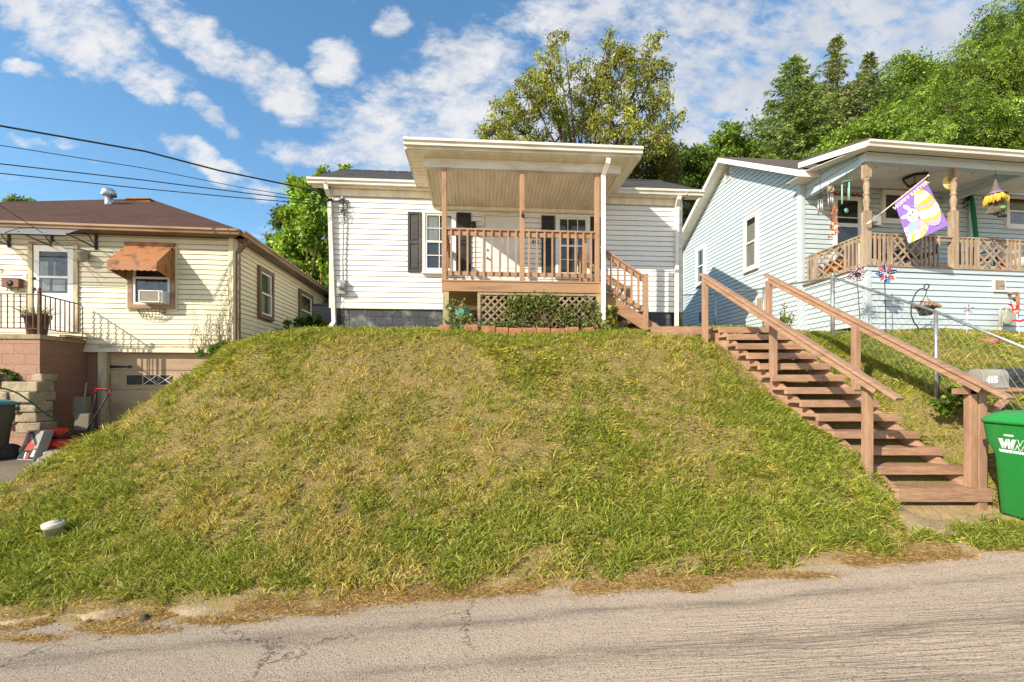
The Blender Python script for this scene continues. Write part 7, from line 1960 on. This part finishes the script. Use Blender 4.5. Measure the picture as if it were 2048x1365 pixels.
def allowed(x, y):
    ok = (y - yedge(x) > .03 + (vnoise(x, y, 1.6, 21) * .6 + vnoise(x, y, 5., 25) * .4 - .46) * .5)
    ok &= ~((x < foot(y) + .05 + (vnoise(x, y, 2.5, 22) - .5) * .4) & (y < 13) & (y > 4.7 + (vnoise(x, y, 1.2, 5) - .5) * .4))
    ok &= ~in_frame(W, x, y, 0, WL, -5, .0) & ~in_frame(W, x, y, dU_l - .02, dU_r + .02, -.1, dw0 + .03)
    ok &= ~in_frame(Yf, x, y, -5, YLEN, -13, .05) & ~in_frame(Bf, x, y, 0, 9, -9, 0) & ~in_frame(Bp, x, y, 0, 7, -2.5, .02)
    ok &= ~((x > 2.6) & (x < 3.9) & (y > 8.7) & (y < 9.9))
    st_x = np.interp(y, [5.7, 8.25], [4.9, 3.8]); ok &= ~((y > 5.62) & (y < 8.75) & (x > st_x - .02) & (x < st_x + 1.24))
    pad = (x > 4.15 + .25 * (y - 4.7) + (vnoise(x, y, 2, 23) - .5) * .4) & (x < 6.6) & (y > 4.6 + (vnoise(x, y, 2, 24) - .5) * .4) & (y < 5.75); ok &= ~pad
    ok &= ~((x > 5.1) & (x < 6.3) & (y > 4.9) & (y < 5.75))
    return ok


def dryness(x, y):
    d = .55 * vnoise(x, y, .75, 41) + .30 * vnoise(x, y, 2.0, 42) + .15 * vnoise(x, y, 5.5, 43)
    s = y - yedge(x)
    d = d + .13 * np.exp(-((x + .8) / 2.6) ** 2 - ((s - 2.0) / 1.1) ** 2) + .10 * np.exp(-((x + 4.2) / 1.1) ** 2 - ((s - 2.6) / 1.2) ** 2) + .10 * np.exp(-((x - .4) / .9) ** 2 - ((s - 2.3) / 1.6) ** 2)
    d = d - .10 * np.exp(-((s - .75) / .35) ** 2) - .10 * smooth(2.2, 4.2, x) - .07 * smooth(8.0, 9.0, y) - .12 * np.exp(-((x + 4.8) / 1.1) ** 2 - ((s - .7) / .6) ** 2)
    return d


def grass(name, n, x0, x1, y0, y1, hmin, hmax, wd, label=None, tuft=False):
    x, y = sample(n, x0, x1, y0, y1); k = allowed(x, y); x, y = x[k], y[k]
    d = dryness(x, y); clump = vnoise(x, y, 3.4, 51) * .6 + vnoise(x, y, 9, 52) * .4
    keep = rng.random(len(x)) < np.clip(.75 + clump * .7, 0, 1)
    x, y, d, clump = x[keep], y[keep], d[keep], clump[keep]; n = len(x); z = ground(x, y)
    s = y - yedge(x); lush = np.clip((.60 - d) * 3.6, 0, 1) * np.clip(clump * 1.7 - .35, 0, 1.1)
    h = (hmin + (hmax - hmin) * rng.random(n) ** 1.6) * (.45 + 1.05 * lush) * np.clip(.5 + s * .9, .5, 1.)
    az = rng.random(n) * 6.283; ln = .5 + 1.3 * rng.random(n)
    dr = np.stack([np.cos(az) * ln, np.sin(az) * ln - .3, np.ones(n)], -1); dr = nrm(dr)
    sd = nrm(np.cross(dr, rng.normal(size=(n, 3)) + np.array([0, -1.2, 0])))
    w_ = (wd * (.6 + .8 * rng.random(n)) * (1 + .9 * lush) * (y / 6.) ** .6)[:, None]; p = np.stack([x, y, z - .008], -1); h = h[:, None]
    bend = np.stack([np.cos(az), np.sin(az) - .3, np.full(n, -.55)], -1) * h * (.25 + .4 * rng.random((n, 1)))
    mid_ = p + dr * h * .55 + bend * .18; tip = p + dr * h + bend
    vs = np.stack([p - sd * w_, p + sd * w_, mid_ - sd * w_ * .8, mid_ + sd * w_ * .8, tip], 1)
    b = np.arange(n)[:, None] * 5
    green = pick([(.245, .25, .032), (.18, .20, .024), (.31, .30, .05), (.38, .35, .08), (.12, .14, .018)], n, .3); straw = pick([(.42, .32, .095), (.32, .25, .07), (.54, .43, .16), (.30, .27, .06), (.19, .14, .045)], n, .3)
    patch = vnoise(x, y, 7.5, 91) * .6 + vnoise(x, y, 17., 92) * .4
    mixd = np.clip((d - .47) * 2.7 + .17 + (patch - .5) * 1.7 + rng.normal(size=n) * .22, 0, 1)[:, None]; mixd = np.where(rng.random((n, 1)) < .15, np.maximum(mixd, .8), mixd)
    col = green * (1 - mixd) + straw * mixd
    col = col * (.60 + .95 * np.clip(vnoise(x, y, 12., 93), 0, 1))[:, None] * 1.36
    o = npmesh(name, vs.reshape(-1, 3), [b + np.array([0, 1, 3, 2]), b + np.array([2, 3, 4])], M['blade'], None, np.repeat(col, 5, 0))
    return tag(o, kind='stuff')


grass('grass', 1150000, -10.5, 11, 4.05, 12.5, .035, .095, .0038)


def tuft_col(cols, x, y, n):
    d = dryness(x, y); pt = vnoise(x, y, 6.5, 95) * .6 + vnoise(x, y, 15., 96) * .4
    k = np.clip((d - .50) * 3.6 + (pt - .5) * 1.7 + .02 + rng.normal(size=n) * .15, 0, .95)[:, None]
    return (pick(cols, n, .22) * (1 - k) + pick([(.48, .37, .11), (.38, .30, .08), (.58, .46, .17), (.30, .25, .06)], n, .22) * k) * 1.22


def clumps(name, cents, nb, h, spread, cols, wd):
    vs = []; fs = []; cc = []; X = []; Y = []
    for (x, y, sc) in cents:
        n = int(nb * sc); X += list(x + rng.normal(size=n) * .05 * sc); Y += list(y + rng.normal(size=n) * .05 * sc)
    x = np.array(X); y = np.array(Y); n = len(x); z = ground(x, y); az = rng.random(n) * 6.283; ln = spread * (.2 + rng.random(n)); dr = nrm(np.stack([np.cos(az) * ln, np.sin(az) * ln - .15, np.ones(n)], -1)); hh = (h * (.5 + .7 * rng.random(n)))[:, None]
    sd = nrm(np.cross(dr, rng.normal(size=(n, 3)) + np.array([0, -1.2, 0]))); w_ = (wd * (.6 + .8 * rng.random(n)))[:, None]; p = np.stack([x, y, z - .01], -1)
    bend = np.stack([np.cos(az), np.sin(az), np.full(n, -.9)], -1) * hh * (.12 + .36 * rng.random((n, 1))); m1 = p + dr * hh * .45 + bend * .1; m2 = p + dr * hh * .8 + bend * .5; tip = p + dr * hh + bend
    vs = np.stack([p - sd * w_, p + sd * w_, m1 - sd * w_, m1 + sd * w_, m2 - sd * w_ * .7, m2 + sd * w_ * .7, tip], 1); b = np.arange(n)[:, None] * 7
    return tag(npmesh(name, vs.reshape(-1, 3), [b + np.array([0, 1, 3, 2]), b + np.array([2, 3, 5, 4]), b + np.array([4, 5, 6])], M['blade'], None, np.repeat(tuft_col(cols, x, y, n), 7, 0)), kind='stuff')


G2 = [(.22, .265, .028), (.17, .22, .022), (.28, .31, .045), (.36, .36, .08), (.115, .15, .016)]
ct = []
for _ in range(900):                                   # lush tufts: along the bottom edge, lower left, beside the stair
    x = rng.uniform(-6.6, 5.2); e = yedge(x); s = abs(rng.normal()) * .55 + .22; y = e + s
    if vnoise(x, y, 1.3, 61) > .38: ct.append((x, y, rng.uniform(.5, 1.3)))
for _ in range(420):
    x = rng.uniform(-7.6, -3.6); y = yedge(x) + rng.uniform(.25, 1.7)
    if vnoise(x, y, 1.1, 62) > .40: ct.append((x, y, rng.uniform(.6, 1.4)))
for _ in range(260):
    t_ = rng.random(); y = 5.0 + t_ * 3.6; ct.append((np.interp(y, [5.7, 8.25], [4.72, 3.5]) - abs(rng.normal()) * .45, y, rng.uniform(.4, .9)))
for _ in range(240):
    y = rng.uniform(6.0, 9.8); ct.append((foot(y) + abs(rng.normal()) * .5 + .05, y, rng.uniform(.4, 1.1)))
for _ in range(620):
    ct.append((rng.uniform(5.3, 8.6), rng.uniform(6.0, 9.3), rng.uniform(.4, 1.)))
for _ in range(150):
    x = rng.uniform(-6, 5); ct.append((x, yedge(x) + rng.uniform(.02, .3), rng.uniform(.25, .6)))
for _ in range(200): ct.append((rng.uniform(4.75, 6.0), rng.uniform(4.52, 4.85), .8))
for _ in range(380):
    x = rng.uniform(-4.3, 4.2); y = rng.uniform(5.2, 9.); 
    if dryness(x, y) < .5: ct.append((x, y, rng.uniform(.3, .7)))
for (px, Y_) in ((1975, 5.0), (1990, 4.98), (1960, 5.35), (1985, 5.3)): ct += [((px - CX) / FL * Y_, Y_, .8)]
xx, yy = sample(9000, -8, 8.6, 4.3, 9.4); hh_ = vnoise(xx, yy, 4., 94)
ct += [(a, b, .20 + .30 * h) for a, b, h in zip(xx, yy, hh_) if h > .45]
ct = [c for c in ct if allowed(np.array([c[0]]), np.array([c[1]]))[0] or c[2] == .8]
clumps('grass_tufts', ct, 36, .16, .62, G2, .0036)
# broad-leaved weeds and clover low in the turf
x, y = sample(110000, -8, 9, 4.3, 9.6); k = allowed(x, y) & (vnoise(x, y, 2.6, 71) * .35 + vnoise(x, y, 9., 72) * .65 > .50); x, y = x[k], y[k]; n = len(x)
p = np.stack([x, y, ground(x, y) + .015 + .035 * rng.random(n)], -1); L = .018 + .028 * rng.random(n)
o = leaf_mesh('clover', p, nrm(np.stack([rng.normal(size=n), rng.normal(size=n) - .3, np.full(n, .25)], -1)), L, L * .42, pick([(.27, .31, .036), (.33, .35, .055), (.20, .24, .028)], n), None, 'leaf', .1, np.array([0, -.35, 1.])); tag(o, kind='stuff')
# dead thatch lying flat in the dry patches and drifted along the road edge
x, y = sample(130000, -9, 9, 4.1, 9.); k = allowed(x, y) & (dryness(x, y) + rng.normal(size=len(x)) * .06 > .55); x, y = x[k], y[k]
xe = rng.uniform(-9, 8, 60000); ye = yedge(xe) + rng.normal(size=60000) * .065 - .03 + .12 * (vnoise(xe, xe * 0, 1.1, 81) - .5); k = vnoise(xe, ye, 1.7, 82) * .7 + vnoise(xe, ye, 6, 83) * .3 > .40; xe, ye = xe[k], ye[k]
xp = []; yp = []
for (px, py, rx, ry, q_) in tuple((a, b, c, d, e * 3) for a, b, c, d, e in ((1355, 1165, 90, 12, 1500), (1475, 1135, 40, 8, 400), (1600, 1152, 60, 6, 600), (1385, 1178, 30, 8, 400), (250, 1262, 90, 7, 700), (60, 1278, 60, 6, 400), (420, 1243, 60, 6, 500), (1740, 1105, 70, 6, 400), (620, 1225, 80, 7, 500), (480, 1240, 60, 5, 400))):
    g_ = np.clip(rng.normal(size=(q_, 2)) * .5, -1.2, 1.2); qx = px + rx * g_[:, 0]; qy = py + ry * g_[:, 1]
    kx = (qx - CX) / FL; kz = (HZ - qy) / FL; Yq = -1.946 / (kz - .06 * kx); xp += list(kx * Yq); yp += list(Yq)
x = np.concatenate([x, xe, xp]); y = np.concatenate([y, ye, yp]); n = len(x)
z = np.where(y < yedge(x) + .1, np.maximum(roadz(x, y), ground(x, y)) + .004, ground(x, y)) + .010 * rng.random(n)
az = rng.random(n) * 6.283; a = nrm(np.stack([np.cos(az), np.sin(az) * .7, rng.normal(size=n) * .18], -1)); L = .03 + .06 * rng.random(n)
o = leaf_mesh('straw', np.stack([x, y, z], -1), a, L, np.full(n, .0022), pick([(.54, .37, .15), (.44, .29, .11), (.64, .46, .20), (.32, .21, .08)], n), None, 'blade', .3, np.array([0, 0, 1.])); tag(o, kind='stuff')
# crumbled tarmac and pale stones along the edge
sm = MB(); rq = random.Random(12)
def pebble(x, y, r, sq=.7):
    z = max(roadz(x, y) if y < yedge(x) else gz(x, y), gz(x, y)) + r * .25; b = len(sm.v); sm.ball((x, y, z), r * rq.uniform(.8, 1.3), r * rq.uniform(.7, 1.1), r * sq, 7, 5)
    for i in range(b, len(sm.v)): sm.v[i] += V(rq.uniform(-1, 1), rq.uniform(-1, 1), rq.uniform(-1, 1)) * r * .16
for _ in range(420):
    x = rq.uniform(-5.4, 6); pebble(x, yedge(x) + rq.gauss(-.06, .10), rq.uniform(.003, .010))
for _ in range(160): pebble(rq.uniform(4.4, 5.6), rq.uniform(4.9, 5.6), rq.uniform(.004, .016))
o = sm.build('gravel', flat('road grit', (.26, .22, .17), .95)); tag(o, kind='stuff')
for i, (px, py, r, tx) in enumerate(((235, 1238, .045, 'leftmost lump of broken black tarmac on the road edge'), (180, 1246, .035, 'lump of broken tarmac among the dry straw, second from the left'), (290, 1240, .05, 'largest lump of broken tarmac at the road edge, below the dandelion leaves'), (243, 1224, .038, 'lump of tarmac standing up against the grass tuft'))):
    kx = (px - CX) / FL; kz = (HZ - py) / FL; Yq = -1.946 / (kz - .06 * kx); sm = MB(); pebble(kx * Yq, Yq, r, .6); b_ = len(sm.v); o = sm.build('tarmac_lump', flat('broken tarmac', (.07, .062, .055), .95)); tag(o, tx, 'tarmac lump', 'broken tarmac at the road edge')
